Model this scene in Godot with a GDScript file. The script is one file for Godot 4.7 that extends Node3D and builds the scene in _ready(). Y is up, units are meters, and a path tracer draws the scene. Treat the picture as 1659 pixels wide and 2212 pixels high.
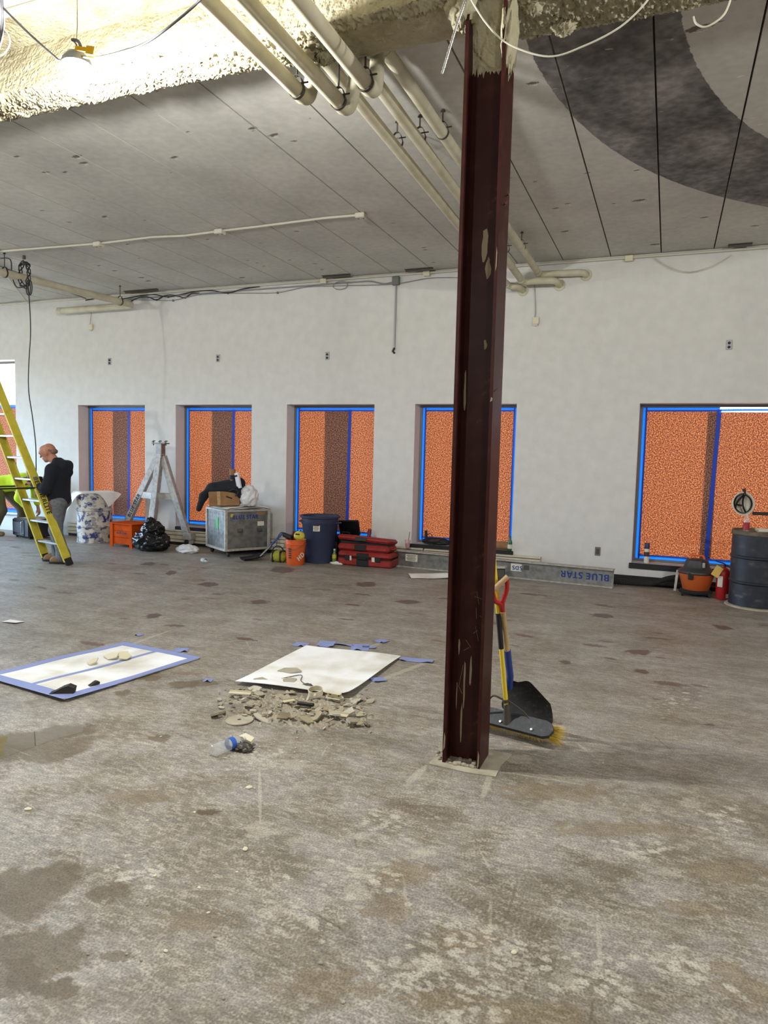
extends Node3D
# A large room under renovation: papered windows in a white wall, a red steel column, a sprayed beam,
# plank ceiling, pipes, tools along the wall and rubble on a dusty concrete floor.
# Far wall face at z = WZ, ceiling at y = HC, camera at EYE. One unit is one metre.

const FPX := 1533.0
const EYE := Vector3(0, 1.65, 0)
const WZ := -9.92
const HC := 4.27
const WIN_Z := -10.18
const PITCH := -4.779
const YAW := 21.661
const ROLL := 1.377

var cam_basis: Basis
var rng := RandomNumberGenerator.new()
var M := {}
var used := {}
var sg := 0

# ------------------------------------------------------------------ pixels of the photograph to places
func ray(px: float, py: float) -> Vector3:
	return cam_basis * Vector3((px - 829.5) / FPX, -(py - 1106.0) / FPX, -1.0)

func fl(px: float, py: float, y := 0.0) -> Vector3:      # where the ray meets the level y
	var d := ray(px, py)
	return EYE + d * ((y - EYE.y) / d.y)

func wl(px: float, py: float, z := WZ) -> Vector3:       # where the ray meets the upright plane z
	var d := ray(px, py)
	return EYE + d * (z / d.z)

# ------------------------------------------------------------------ names, things and parts
func numbered(called: String) -> String:
	if not used.has(called):
		used[called] = 0
		return called
	used[called] += 1
	return "%s_%03d" % [called, used[called]]

func thing(called: String, label: String, category: String, pos := Vector3.ZERO, turn := 0.0, group := "") -> Node3D:
	var o := Node3D.new()
	o.name = numbered(called)
	add_child(o)
	o.position = pos
	o.rotation.y = turn
	tag(o, label, category, group)
	return o

func tag(o: Node, label: String, category := "", group := "", kind := "") -> void:
	if label != "":
		o.set_meta("label", label)
	if category != "":
		o.set_meta("category", category)
	if group != "":
		o.set_meta("group", group)
	if kind != "":
		o.set_meta("kind", kind)

func part(parent: Node, called: String, s: SurfaceTool, m: Material, label := "") -> MeshInstance3D:
	s.generate_normals()
	return put(parent, called, s.commit(), m, label)

func put(parent: Node, called: String, mesh: Mesh, m: Material, label := "") -> MeshInstance3D:
	var o := MeshInstance3D.new()
	o.name = numbered(called) if parent == self else called
	o.mesh = mesh
	o.material_override = m
	parent.add_child(o, true)
	if label != "":
		o.set_meta("label", label)
	return o

func structure(called: String) -> Node3D:
	var o := Node3D.new()
	o.name = called
	o.set_meta("kind", "structure")
	add_child(o)
	return o

func copy(o: Node3D, pos: Vector3, turn := 0.0, label := "") -> Node3D:
	var c: Node3D = o.duplicate()
	c.name = numbered(String(o.name).rstrip("0123456789").trim_suffix("_"))
	add_child(c)
	c.position = pos
	c.rotation.y = turn
	if label != "":
		c.set_meta("label", label)
	return c

# ------------------------------------------------------------------ shapes
func S() -> SurfaceTool:
	var s := SurfaceTool.new()
	s.begin(Mesh.PRIMITIVE_TRIANGLES)
	s.set_smooth_group(-1)
	return s

func flat(s: SurfaceTool) -> void:
	s.set_smooth_group(-1)

func smooth(s: SurfaceTool) -> void:
	sg += 1
	s.set_smooth_group(sg)

func tri(s: SurfaceTool, a: Vector3, b: Vector3, c: Vector3, out: Vector3) -> void:
	if (b - a).cross(c - a).dot(out) > 0.0:
		s.add_vertex(a); s.add_vertex(c); s.add_vertex(b)
	else:
		s.add_vertex(a); s.add_vertex(b); s.add_vertex(c)

func quad(s: SurfaceTool, a: Vector3, b: Vector3, c: Vector3, d: Vector3, out: Vector3) -> void:
	tri(s, a, b, c, out)
	tri(s, a, c, d, out)

func box(s: SurfaceTool, c: Vector3, size: Vector3, bas := Basis.IDENTITY, bev := 0.0) -> void:
	flat(s)
	var h := size * 0.5
	var b := minf(bev, minf(h.x, minf(h.y, h.z)) * 0.9)
	for ax in 3:
		var u := (ax + 1) % 3
		var v := (ax + 2) % 3
		for sn in [-1.0, 1.0]:
			var n := Vector3.ZERO
			n[ax] = sn
			var p := []
			for k in [[-1, -1], [1, -1], [1, 1], [-1, 1]]:
				var q := Vector3.ZERO
				q[ax] = sn * h[ax]
				q[u] = k[0] * (h[u] - b)
				q[v] = k[1] * (h[v] - b)
				p.append(c + bas * q)
			quad(s, p[0], p[1], p[2], p[3], bas * n)
		if b > 0.0:
			for su in [-1.0, 1.0]:
				for sv in [-1.0, 1.0]:
					var e := []
					for k in [[-1, 0], [1, 0], [1, 1], [-1, 1]]:
						var q := Vector3.ZERO
						q[ax] = k[0] * (h[ax] - b)
						q[u] = su * (h[u] if k[1] == 0 else h[u] - b)
						q[v] = sv * (h[v] - b if k[1] == 0 else h[v])
						e.append(c + bas * q)
					var n2 := Vector3.ZERO
					n2[u] = su
					n2[v] = sv
					quad(s, e[0], e[1], e[2], e[3], bas * n2)
	if b > 0.0:
		for sx in [-1.0, 1.0]:
			for sy in [-1.0, 1.0]:
				for sz in [-1.0, 1.0]:
					var k := Vector3(sx, sy, sz)
					var i := h - Vector3(b, b, b)
					tri(s, c + bas * (k * Vector3(h.x, i.y, i.z)), c + bas * (k * Vector3(i.x, h.y, i.z)), c + bas * (k * Vector3(i.x, i.y, h.z)), bas * k)

func beam(s: SurfaceTool, a: Vector3, b: Vector3, w: float, t: float, up := Vector3.UP, bev := 0.0) -> void:   # bar from a to b, w across, t along up
	var y := (b - a).normalized()
	var x := y.cross(up).normalized()
	var z := x.cross(y)
	box(s, (a + b) * 0.5, Vector3(w, a.distance_to(b), t), Basis(x, y, z), bev)

func ring(c: Vector3, u: Vector3, v: Vector3, r: float, n: int) -> PackedVector3Array:
	var p := PackedVector3Array()
	for i in n:
		var a := TAU * i / n
		p.append(c + (u * cos(a) + v * sin(a)) * r)
	return p

func side_axes(d: Vector3) -> Array:
	var up := Vector3.UP if absf(d.y) < 0.95 else Vector3.RIGHT
	var u := d.cross(up).normalized()
	return [u, d.cross(u).normalized()]

func tube(s: SurfaceTool, pts: Array, r: float, n := 8, r2 := -1.0, caps := true) -> void:
	smooth(s)
	var d: Vector3 = (pts[1] - pts[0]).normalized()
	var ax := side_axes(d)
	var u: Vector3 = ax[0]
	var rings := []
	for i in pts.size():
		var t: Vector3
		if i == 0:
			t = pts[1] - pts[0]
		elif i == pts.size() - 1:
			t = pts[i] - pts[i - 1]
		else:
			t = (pts[i + 1] - pts[i]).normalized() + (pts[i] - pts[i - 1]).normalized()
		t = t.normalized()
		u = (u - t * u.dot(t)).normalized()
		var rr := r if r2 < 0.0 else lerpf(r, r2, float(i) / (pts.size() - 1))
		rings.append(ring(pts[i], u, t.cross(u), rr, n))
	for i in pts.size() - 1:
		for k in n:
			var m := (k + 1) % n
			var mid: Vector3 = (rings[i][k] + rings[i + 1][m]) * 0.5
			quad(s, rings[i][k], rings[i][m], rings[i + 1][m], rings[i + 1][k], mid - (pts[i] + pts[i + 1]) * 0.5)
	if caps:
		flat(s)
		for e in [0, pts.size() - 1]:
			var o: Vector3 = pts[e] - pts[1 if e == 0 else e - 1]
			for k in n:
				tri(s, pts[e], rings[e][k], rings[e][(k + 1) % n], o)

func lathe(s: SurfaceTool, prof: Array, n := 24, c := Vector3.ZERO, bas := Basis.IDENTITY) -> void:   # prof: Vector2(radius, height)
	for i in prof.size() - 1:
		var a: Vector2 = prof[i]
		var b: Vector2 = prof[i + 1]
		if a.distance_to(b) < 1e-6:
			continue
		var keep := false
		if i > 0:
			var q: Vector2 = a - prof[i - 1]
			keep = q.length() > 1e-6 and absf(q.angle_to(b - a)) < 0.7
		if not keep:
			smooth(s)
		var nout := Vector2(b.y - a.y, a.x - b.x)
		for k in n:
			var t0 := TAU * k / n
			var t1 := TAU * (k + 1) / n
			var tm := (t0 + t1) * 0.5
			var p := func(v: Vector2, t: float) -> Vector3: return c + bas * Vector3(cos(t) * v.x, v.y, sin(t) * v.x)
			var o := bas * Vector3(cos(tm) * nout.x, nout.y, sin(tm) * nout.x)
			if a.x > 1e-5:
				tri(s, p.call(a, t0), p.call(a, t1), p.call(b, t1), o)
			if b.x > 1e-5:
				tri(s, p.call(a, t0), p.call(b, t1), p.call(b, t0), o)

func prism(s: SurfaceTool, poly: PackedVector2Array, depth: float, xf := Transform3D.IDENTITY) -> void:   # extruded along local z, 0 to depth
	flat(s)
	var idx := Geometry2D.triangulate_polygon(poly)
	for z in [0.0, depth]:
		var out: Vector3 = xf.basis * Vector3(0, 0, 1 if z > 0.0 else -1)
		for i in range(0, idx.size(), 3):
			var q := []
			for k in 3:
				var p := poly[idx[i + k]]
				q.append(xf * Vector3(p.x, p.y, z))
			tri(s, q[0], q[1], q[2], out)
	var ccw := not Geometry2D.is_polygon_clockwise(poly)
	for i in poly.size():
		var a := poly[i]
		var b := poly[(i + 1) % poly.size()]
		var o := Vector2(b.y - a.y, a.x - b.x) * (1.0 if ccw else -1.0)
		quad(s, xf * Vector3(a.x, a.y, 0), xf * Vector3(b.x, b.y, 0), xf * Vector3(b.x, b.y, depth), xf * Vector3(a.x, a.y, depth), xf.basis * Vector3(o.x, o.y, 0))

func surf(s: SurfaceTool, nu: int, nv: int, f: Callable, flip := false, close_u := false) -> void:   # f(u, v) in 0..1 gives a point
	smooth(s)
	var p := []
	for j in nv + 1:
		var row := PackedVector3Array()
		for i in nu + 1:
			row.append(f.call(0.0 if close_u and i == nu else float(i) / nu, float(j) / nv))
		p.append(row)
	for j in nv:
		for i in nu:
			var a: Vector3 = p[j][i]
			var b: Vector3 = p[j][i + 1]
			var c: Vector3 = p[j + 1][i + 1]
			var d: Vector3 = p[j + 1][i]
			if flip:
				for q in [a, c, b, a, d, c]:
					s.add_vertex(q)
			else:
				for q in [a, b, c, a, c, d]:
					s.add_vertex(q)

func cloth(s: SurfaceTool, nu: int, nv: int, f: Callable, t := 0.004) -> void:   # a sheet with thickness t, below the surface f
	surf(s, nu, nv, f)
	surf(s, nu, nv, func(u, v): return f.call(u, v) - Vector3(0, t, 0), true)
	for e in 4:
		surf(s, nu if e < 2 else nv, 1, func(u, v):
			var q: Vector3 = f.call(u, 0.0 if e == 0 else 1.0) if e < 2 else f.call(0.0 if e == 2 else 1.0, u)
			return q - Vector3(0, t * v, 0))

var lump_noise := FastNoiseLite.new()
func lump(s: SurfaceTool, c: Vector3, r: Vector3, amp: float, freq: float, sd := 0, n := 28, floor_y := -99.0) -> void:   # a crumpled rounded body
	lump_noise.seed = sd
	lump_noise.frequency = freq
	lump_noise.noise_type = FastNoiseLite.TYPE_SIMPLEX
	lump_noise.fractal_type = FastNoiseLite.FRACTAL_RIDGED
	lump_noise.fractal_octaves = 3
	surf(s, n * 2, n, func(u, v):
		var d := Vector3(cos(u * TAU) * sin(v * PI), cos(v * PI), sin(u * TAU) * sin(v * PI))
		var q := c + d * r * (1.0 + amp * lump_noise.get_noise_3dv(d * 10.0))
		q.y = maxf(q.y, floor_y)
		return q, true, true)

# bones: [a, b, ra, rb]; capsules joined with a smooth minimum and meshed as surface nets
func flesh(s: SurfaceTool, bones: Array, cell: float, k: float) -> void:
	var lo := Vector3(1e9, 1e9, 1e9)
	var hi := -lo
	for b in bones:
		for e in 2:
			var r = Vector3.ONE * (b[2 + e] + k + cell * 2.0)
			lo = lo.min(b[e] - r)
			hi = hi.max(b[e] + r)
	var nx := int((hi.x - lo.x) / cell) + 2
	var ny := int((hi.y - lo.y) / cell) + 2
	var nz := int((hi.z - lo.z) / cell) + 2
	var fd := PackedFloat32Array()
	fd.resize(nx * ny * nz)
	fd.fill(9.0)
	for b in bones:
		var a: Vector3 = b[0]
		var e: Vector3 = b[1] - a
		var r0: float = b[2]
		var r1: float = b[3]
		var ll := maxf(e.length_squared(), 1e-9)
		var m := maxf(r0, r1) + k + cell * 2.0
		var p0: Vector3 = ((a.min(b[1]) - Vector3(m, m, m) - lo) / cell).floor()
		var p1: Vector3 = ((a.max(b[1]) + Vector3(m, m, m) - lo) / cell).ceil()
		for z in range(maxi(0, int(p0.z)), mini(nz - 1, int(p1.z)) + 1):
			for y in range(maxi(0, int(p0.y)), mini(ny - 1, int(p1.y)) + 1):
				var row := (z * ny + y) * nx
				for x in range(maxi(0, int(p0.x)), mini(nx - 1, int(p1.x)) + 1):
					var q := lo + Vector3(x, y, z) * cell - a
					var t := clampf(q.dot(e) / ll, 0.0, 1.0)
					var d := (q - e * t).length() - (r0 + (r1 - r0) * t)
					var g := fd[row + x]
					var h := maxf(k - absf(d - g), 0.0) / k
					fd[row + x] = minf(d, g) - h * h * k * 0.25
	var at := PackedInt32Array()
	at.resize(nx * ny * nz)
	at.fill(-1)
	var pts := PackedVector3Array()
	var off := [0, 1, nx, nx + 1, nx * ny, nx * ny + 1, nx * ny + nx, nx * ny + nx + 1]
	var cor := [Vector3(0, 0, 0), Vector3(1, 0, 0), Vector3(0, 1, 0), Vector3(1, 1, 0), Vector3(0, 0, 1), Vector3(1, 0, 1), Vector3(0, 1, 1), Vector3(1, 1, 1)]
	var edges := [[0, 1], [2, 3], [4, 5], [6, 7], [0, 2], [1, 3], [4, 6], [5, 7], [0, 4], [1, 5], [2, 6], [3, 7]]
	for z in nz - 1:
		for y in ny - 1:
			for x in nx - 1:
				var i := (z * ny + y) * nx + x
				if absf(fd[i]) > cell * 2.0:
					continue
				var sum := Vector3.ZERO
				var cnt := 0
				for ed in edges:
					var va: float = fd[i + off[ed[0]]]
					var vb: float = fd[i + off[ed[1]]]
					if (va < 0.0) != (vb < 0.0):
						sum += cor[ed[0]].lerp(cor[ed[1]], va / (va - vb))
						cnt += 1
				if cnt:
					at[i] = pts.size()
					pts.append(lo + (Vector3(x, y, z) + sum / cnt) * cell)
	smooth(s)
	var step := [1, nx, nx * ny]
	for z in range(1, nz - 1):
		for y in range(1, ny - 1):
			for x in range(1, nx - 1):
				var i := (z * ny + y) * nx + x
				var va := fd[i]
				if absf(va) > cell * 2.0:
					continue
				for ax in 3:
					var vb := fd[i + step[ax]]
					if (va < 0.0) == (vb < 0.0):
						continue
					var u: int = step[(ax + 1) % 3]
					var v: int = step[(ax + 2) % 3]
					var c := [at[i], at[i - u], at[i - u - v], at[i - v]]
					if c.min() < 0:
						continue
					var o := Vector3.ZERO
					o[ax] = 1.0 if va < 0.0 else -1.0
					quad(s, pts[c[0]], pts[c[1]], pts[c[2]], pts[c[3]], o)

func letters(parent: Node, txt: String, high: float, at: Vector3, bas: Basis, m: Material, called := "lettering", wide := 1.0) -> MeshInstance3D:
	var t := TextMesh.new()
	t.text = txt
	var f := SystemFont.new()
	f.font_names = PackedStringArray(["Droid Sans"])
	f.font_weight = 700
	t.font = f
	t.font_size = 64
	t.pixel_size = high / 46.0
	t.depth = 0.002
	t.curve_step = 2.0
	var o := put(parent, called, t, m)
	o.transform = Transform3D(bas * Basis.from_scale(Vector3(wide, 1, 1)), at)
	return o

# ------------------------------------------------------------------ materials
func c8(r: float, g: float, b: float) -> Color:
	return Color(r / 255.0, g / 255.0, b / 255.0)

func mat(col: Color, rough := 0.7, metal := 0.0) -> StandardMaterial3D:
	var m := StandardMaterial3D.new()
	m.albedo_color = col
	m.roughness = rough
	m.metallic = metal
	return m

func noise_tex(stops: Array, freq: float, sd := 0, octaves := 4, kind := FastNoiseLite.TYPE_SIMPLEX_SMOOTH, hard := false, size := 256, fractal := FastNoiseLite.FRACTAL_FBM) -> NoiseTexture2D:
	var n := FastNoiseLite.new()
	n.noise_type = kind
	n.frequency = freq
	n.seed = sd
	n.fractal_octaves = octaves
	n.fractal_type = fractal
	var t := NoiseTexture2D.new()
	t.width = size
	t.height = size
	t.seamless = true
	t.noise = n
	if stops.size():
		var g := Gradient.new()
		g.offsets = PackedFloat32Array(stops.map(func(x): return x[0]))
		g.colors = PackedColorArray(stops.map(func(x): return x[1]))
		if hard:
			g.interpolation_mode = Gradient.GRADIENT_INTERPOLATE_CONSTANT
		t.color_ramp = g
	return t

func tri_mat(tex: Texture2D, scale: float, rough := 0.8, metal := 0.0, world := false) -> StandardMaterial3D:
	var m := mat(Color.WHITE, rough, metal)
	m.albedo_texture = tex
	m.uv1_triplanar = true
	m.uv1_world_triplanar = world
	m.uv1_scale = Vector3.ONE * scale
	return m

func relief(m: StandardMaterial3D, tex: Texture2D, cm: float) -> void:
	m.heightmap_enabled = true
	m.heightmap_texture = tex
	m.heightmap_scale = cm

func clear(col: Color, alpha: float, rough := 0.05) -> StandardMaterial3D:
	var m := mat(Color(col.r, col.g, col.b, alpha), rough)
	m.transparency = BaseMaterial3D.TRANSPARENCY_ALPHA
	m.cull_mode = BaseMaterial3D.CULL_DISABLED
	return m

# ------------------------------------------------------------------ the scene
func _ready() -> void:
	rng.seed = 7
	cam_basis = Basis.from_euler(Vector3(deg_to_rad(PITCH), deg_to_rad(YAW), deg_to_rad(ROLL)))
	var cam := Camera3D.new()
	cam.name = "camera"
	cam.fov = rad_to_deg(2.0 * atan(1106.0 / FPX))
	cam.transform = Transform3D(cam_basis, EYE)
	cam.near = 0.05
	cam.far = 200.0
	add_child(cam)
	var env := Environment.new()
	env.background_mode = Environment.BG_SKY
	var sky := Sky.new()
	var sm := ProceduralSkyMaterial.new()
	sm.sky_top_color = Color(0.68, 0.86, 1.04)
	sm.sky_horizon_color = Color(0.86, 0.94, 1.02)
	sm.sky_energy_multiplier = 3.6
	sm.ground_bottom_color = Color(0.55, 0.55, 0.53)
	sm.ground_horizon_color = Color(0.62, 0.62, 0.60)
	sm.ground_energy_multiplier = 3.3
	sky.sky_material = sm
	env.sky = sky
	env.tonemap_mode = Environment.TONE_MAPPER_LINEAR
	env.tonemap_exposure = 1.1
	env.sdfgi_enabled = true
	env.ssao_enabled = true
	env.ssil_enabled = true
	var we := WorldEnvironment.new()
	we.name = "environment"
	we.environment = env
	add_child(we)

	make_materials()
	make_floor()
	make_ceiling()
	make_walls()
	make_windows()
	make_column_and_beam()
	make_pipes()
	make_wall_services()
	make_lamps()
	make_left_group()
	make_people()
	make_middle_group()
	make_right_group()
	make_floor_sheets()
	make_rubble()
	make_column_tools()

func make_materials() -> void:
	M.white_wall = tri_mat(noise_tex([[0.0, c8(206, 204, 199)], [1.0, c8(216, 214, 209)]], 0.02, 3), 0.8, 0.75)
	relief(M.white_wall, noise_tex([], 0.06, 4, 2), 0.08)
	M.concrete = tri_mat(noise_tex([[0.0, c8(112, 98, 80)], [0.5, c8(140, 130, 112)], [1.0, c8(170, 162, 146)]], 0.01, 23, 6), 0.5, 0.75)
	M.mortar = tri_mat(noise_tex([[0.0, c8(140, 130, 110)], [0.5, c8(166, 158, 138)], [1.0, c8(186, 178, 160)]], 0.02, 26, 5), 1.0, 0.85)
	M.grey_wall = mat(c8(200, 198, 190), 0.85)
	M.block_wall = mat(c8(138, 134, 126), 0.9)
	M.roof = mat(c8(70, 66, 62), 0.9)
	M.steel_red = tri_mat(noise_tex([[0.0, c8(50, 22, 18)], [0.5, c8(56, 26, 22)], [0.86, c8(65, 33, 28)], [1.0, c8(104, 70, 60)]], 0.02, 5, 5), 1.1, 0.42)
	M.steel_red.metallic_specular = 0.28
	M.bare_paint = mat(c8(150, 138, 112), 0.8)
	M.spray = tri_mat(noise_tex([[0.0, c8(122, 110, 82)], [0.4, c8(166, 158, 130)], [1.0, c8(186, 180, 156)]], 0.012, 6, 5), 0.9, 0.95)
	relief(M.spray, noise_tex([], 0.06, 8, 3, FastNoiseLite.TYPE_SIMPLEX, false, 512), 0.8)
	M.pipe = tri_mat(noise_tex([[0.0, c8(176, 168, 140)], [0.6, c8(198, 192, 168)], [1.0, c8(206, 200, 178)]], 0.015, 7), 1.0, 0.6)
	M.hanger = mat(c8(84, 80, 72), 0.5, 0.5)
	M.conduit = mat(c8(150, 152, 152), 0.45, 0.6)
	M.conduit_paint = mat(c8(196, 192, 176), 0.6)
	M.dark_cable = mat(c8(38, 38, 42), 0.55)
	M.grey_cable = mat(c8(92, 90, 96), 0.6)
	M.white_cable = mat(c8(205, 200, 184), 0.6)
	M.black = mat(c8(22, 22, 25), 0.55)
	M.black_gloss = mat(c8(16, 17, 20), 0.22)
	M.grit = tri_mat(noise_tex([[0.0, c8(128, 118, 98)], [0.5, c8(160, 151, 131)], [1.0, c8(196, 188, 170)]], 0.09, 97, 4, FastNoiseLite.TYPE_SIMPLEX, false, 512), 1.2, 0.9)
	M.broom_block = tri_mat(noise_tex([[0.0, c8(40, 42, 46)], [0.7, c8(58, 60, 64)], [1.0, c8(104, 102, 98)]], 0.04, 96, 5), 2.5, 0.6)
	M.rubber = mat(c8(30, 30, 31), 0.85)
	M.aluminium = tri_mat(noise_tex([[0.0, c8(116, 116, 113)], [0.5, c8(142, 142, 139)], [1.0, c8(160, 159, 155)]], 0.02, 9, 4), 1.5, 0.42, 0.75)
	M.dull_alu = tri_mat(noise_tex([[0.0, c8(148, 144, 138)], [0.5, c8(176, 173, 166)], [1.0, c8(196, 193, 186)]], 0.03, 10, 4), 1.5, 0.6, 0.35)
	M.steel = mat(c8(128, 128, 126), 0.4, 0.8)
	M.stencil_blue = mat(c8(24, 52, 128), 0.7)
	M.stencil_black = mat(c8(30, 36, 52), 0.7)
	M.paper_white = tri_mat(noise_tex([[0.0, c8(214, 210, 200)], [0.55, c8(232, 229, 221)], [1.0, c8(238, 236, 230)]], 0.008, 12, 5), 1.0, 0.85)
	M.sheet_dusty = tri_mat(noise_tex([[0.0, c8(200, 194, 178)], [0.36, c8(226, 224, 217)], [0.6, c8(236, 236, 234)], [1.0, c8(242, 242, 242)]], 0.006, 13, 6), 1.0, 0.85)
	M.cardboard = tri_mat(noise_tex([[0.0, c8(132, 96, 62)], [1.0, c8(158, 120, 82)]], 0.02, 14), 1.0, 0.85)
	M.plastic_white = mat(c8(225, 225, 226), 0.35)
	M.plastic_white.backlight_enabled = true
	M.plastic_white.backlight = Color(0.55, 0.55, 0.55)
	M.orange = tri_mat(noise_tex([[0.0, c8(176, 66, 12)], [1.0, c8(194, 78, 18)]], 0.02, 15), 1.2, 0.9)
	M.orange.metallic_specular = 0.2
	M.orange_plastic = mat(c8(214, 92, 36), 0.45)
	M.red = tri_mat(noise_tex([[0.0, c8(120, 30, 28)], [0.6, c8(146, 40, 36)], [1.0, c8(156, 52, 46)]], 0.02, 16), 1.5, 0.5)
	M.red_paint = mat(c8(168, 30, 30), 0.35)
	M.red_dark = mat(c8(104, 22, 24), 0.5)
	M.blue_bin = tri_mat(noise_tex([[0.0, c8(36, 44, 70)], [1.0, c8(48, 56, 84)]], 0.02, 17), 1.5, 0.55)
	M.yellow = tri_mat(noise_tex([[0.0, c8(172, 158, 40)], [0.5, c8(198, 182, 52)], [1.0, c8(208, 194, 74)]], 0.02, 18), 1.5, 0.5)
	M.yellow_pole = mat(c8(226, 196, 52), 0.4)
	M.bristle = mat(c8(214, 182, 58), 0.8)
	M.wood = tri_mat(noise_tex([[0.0, c8(160, 128, 86)], [1.0, c8(192, 164, 122)]], 0.03, 19), 2.0, 0.6)
	M.tape = mat(c8(30, 72, 196), 0.6)
	M.tape_floor = mat(c8(134, 146, 194), 0.6)
	M.cream = mat(c8(214, 206, 178), 0.6)
	M.cream_metal = tri_mat(noise_tex([[0.0, c8(196, 188, 164)], [1.0, c8(214, 208, 188)]], 0.02, 20), 1.0, 0.5)
	M.yellow_tag = mat(c8(214, 178, 92), 0.8)
	M.green = mat(c8(64, 190, 96), 0.6)
	M.label = mat(c8(214, 208, 192), 0.7)
	M.chrome = mat(c8(190, 190, 190), 0.25, 0.9)
	M.glass = clear(c8(235, 245, 248), 0.06, 0.02)
	M.clear_plastic = clear(c8(225, 230, 232), 0.22, 0.08)

# ------------------------------------------------------------------ painted surfaces
var fb := PackedByteArray()
var fw := 0
var fh := 0
var fpx := 0.0
var fo := Vector2.ZERO
var rough_edge := FastNoiseLite.new()

func layer(wf: float, sd: int, stretch := 1, kind := FastNoiseLite.TYPE_SIMPLEX_SMOOTH, octaves := 5, fractal := FastNoiseLite.FRACTAL_FBM) -> PackedByteArray:
	var n := FastNoiseLite.new()
	n.noise_type = kind
	n.seed = sd
	n.fractal_octaves = octaves
	n.fractal_type = fractal
	n.frequency = wf * fpx
	n.offset = Vector3(fo.x / (fpx * stretch), fo.y / fpx, 0)
	var w2 := int(ceil(float(fw) / stretch))
	var im := n.get_image(w2, fh, false, false, false)
	if stretch > 1:
		im.resize(w2 * stretch, fh, Image.INTERPOLATE_BILINEAR)
		im = im.get_region(Rect2i(0, 0, fw, fh))
	im.convert(Image.FORMAT_L8)
	return im.get_data()

func begin_paint(x0: float, z0: float, wide: float, deep: float, px: float) -> void:
	fw = int(round(wide / px))
	fh = int(round(deep / px))
	fpx = px
	fo = Vector2(x0, z0)
	fb = PackedByteArray()
	fb.resize(fw * fh * 3)

func end_paint() -> ImageTexture:
	return ImageTexture.create_from_image(Image.create_from_data(fw, fh, false, Image.FORMAT_RGB8, fb))

func dab(c: Vector2, r: Vector2, turn: float, col: Color, alpha: float, ragged := 0.35, stripes := 0.0) -> void:   # an irregular stain
	var m := maxf(r.x, r.y) * (1.0 + ragged)
	var i0 := maxi(0, int((c.x - m - fo.x) / fpx))
	var i1 := mini(fw - 1, int((c.x + m - fo.x) / fpx))
	var j0 := maxi(0, int((c.y - m - fo.y) / fpx))
	var j1 := mini(fh - 1, int((c.y + m - fo.y) / fpx))
	var cs := cos(turn)
	var sn := sin(turn)
	var freq := 2.2 / maxf(minf(r.x, r.y), 0.004)
	for j in range(j0, j1 + 1):
		for i in range(i0, i1 + 1):
			var x := fo.x + i * fpx - c.x
			var z := fo.y + j * fpx - c.y
			var u := (x * cs + z * sn) / r.x
			var v := (z * cs - x * sn) / r.y
			var d := sqrt(u * u + v * v) + ragged * rough_edge.get_noise_2d((x + c.x) * freq * 40.0, (z + c.y) * freq * 40.0)
			var a := clampf((1.0 - d) * 4.0, 0.0, 1.0) * alpha
			if stripes > 0.0:
				a *= 0.35 + 0.65 * float(fposmod(u * stripes + 0.3 * sin(v * 6.0), 1.0) < 0.55)
			if a <= 0.0:
				continue
			var o := (j * fw + i) * 3
			fb[o] = int(lerpf(fb[o], col.r8, a))
			fb[o + 1] = int(lerpf(fb[o + 1], col.g8, a))
			fb[o + 2] = int(lerpf(fb[o + 2], col.b8, a))

func dash(a: Vector2, b: Vector2, w: float, col: Color, alpha: float) -> void:
	dab((a + b) * 0.5, Vector2(a.distance_to(b) * 0.5, w * 0.5), (b - a).angle(), col, alpha, 0.25)

func f2(px: float, py: float) -> Vector2:
	var p := fl(px, py)
	return Vector2(p.x, p.z)

func c2(px: float, py: float) -> Vector2:
	var p := fl(px, py, HC)
	return Vector2(p.x, p.z)

func paint_floor(x0: float, z0: float, wide: float, deep: float, px: float) -> ImageTexture:
	begin_paint(x0, z0, wide, deep, px)
	var n1 := layer(0.9, 11)
	var n2 := layer(5.0, 12, 4)
	var n7 := layer(80.0, 17, 10, FastNoiseLite.TYPE_SIMPLEX, 2)
	var n8 := layer(2.2, 18, 1, FastNoiseLite.TYPE_SIMPLEX, 4)
	var n3 := layer(22.0, 13, 2, FastNoiseLite.TYPE_SIMPLEX, 4)
	var n4 := layer(5.0, 14)
	var n5 := layer(60.0, 15, 1, FastNoiseLite.TYPE_SIMPLEX, 2)
	var n6 := layer(3.2, 16, 2, FastNoiseLite.TYPE_SIMPLEX, 4, FastNoiseLite.FRACTAL_RIDGED)
	for i in fw * fh:
		var worn := 0.42 + 0.58 * smoothstep(-4.6, -2.4, fo.y + (i / fw) * fpx)
		var t := clampf(0.46 + worn * (-0.46) + worn * ((n1[i] - 128) * 0.010 + (n4[i] - 128) * 0.006 + (n8[i] - 128) * 0.008 + 0.46), 0.0, 1.0)
		var k := 1.0 + (n2[i] - 128) * 0.0009 + (n3[i] - 128) * 0.0009 + (n5[i] - 128) * 0.0009 + (n7[i] - 128) * 0.0007
		var p := clampf((n4[i] + (n3[i] - 128) * 0.9 + (n5[i] - 128) * 0.5 - 158) * 0.022, 0.0, 0.6)
		var q := clampf((n6[i] + (n5[i] - 128) * 0.4 - 206) * 0.02, 0.0, 0.5)
		p = maxf(p * 0.65, q) * worn
		var o := i * 3
		fb[o] = int(clampf(lerpf(lerpf(160.0, 136.0, t), 181.0, p) * k, 0, 255))
		fb[o + 1] = int(clampf(lerpf(lerpf(154.0, 127.0, t), 174.0, p) * k, 0, 255))
		fb[o + 2] = int(clampf(lerpf(lerpf(144.0, 111.0, t), 162.0, p) * k, 0, 255))
	return null

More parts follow.
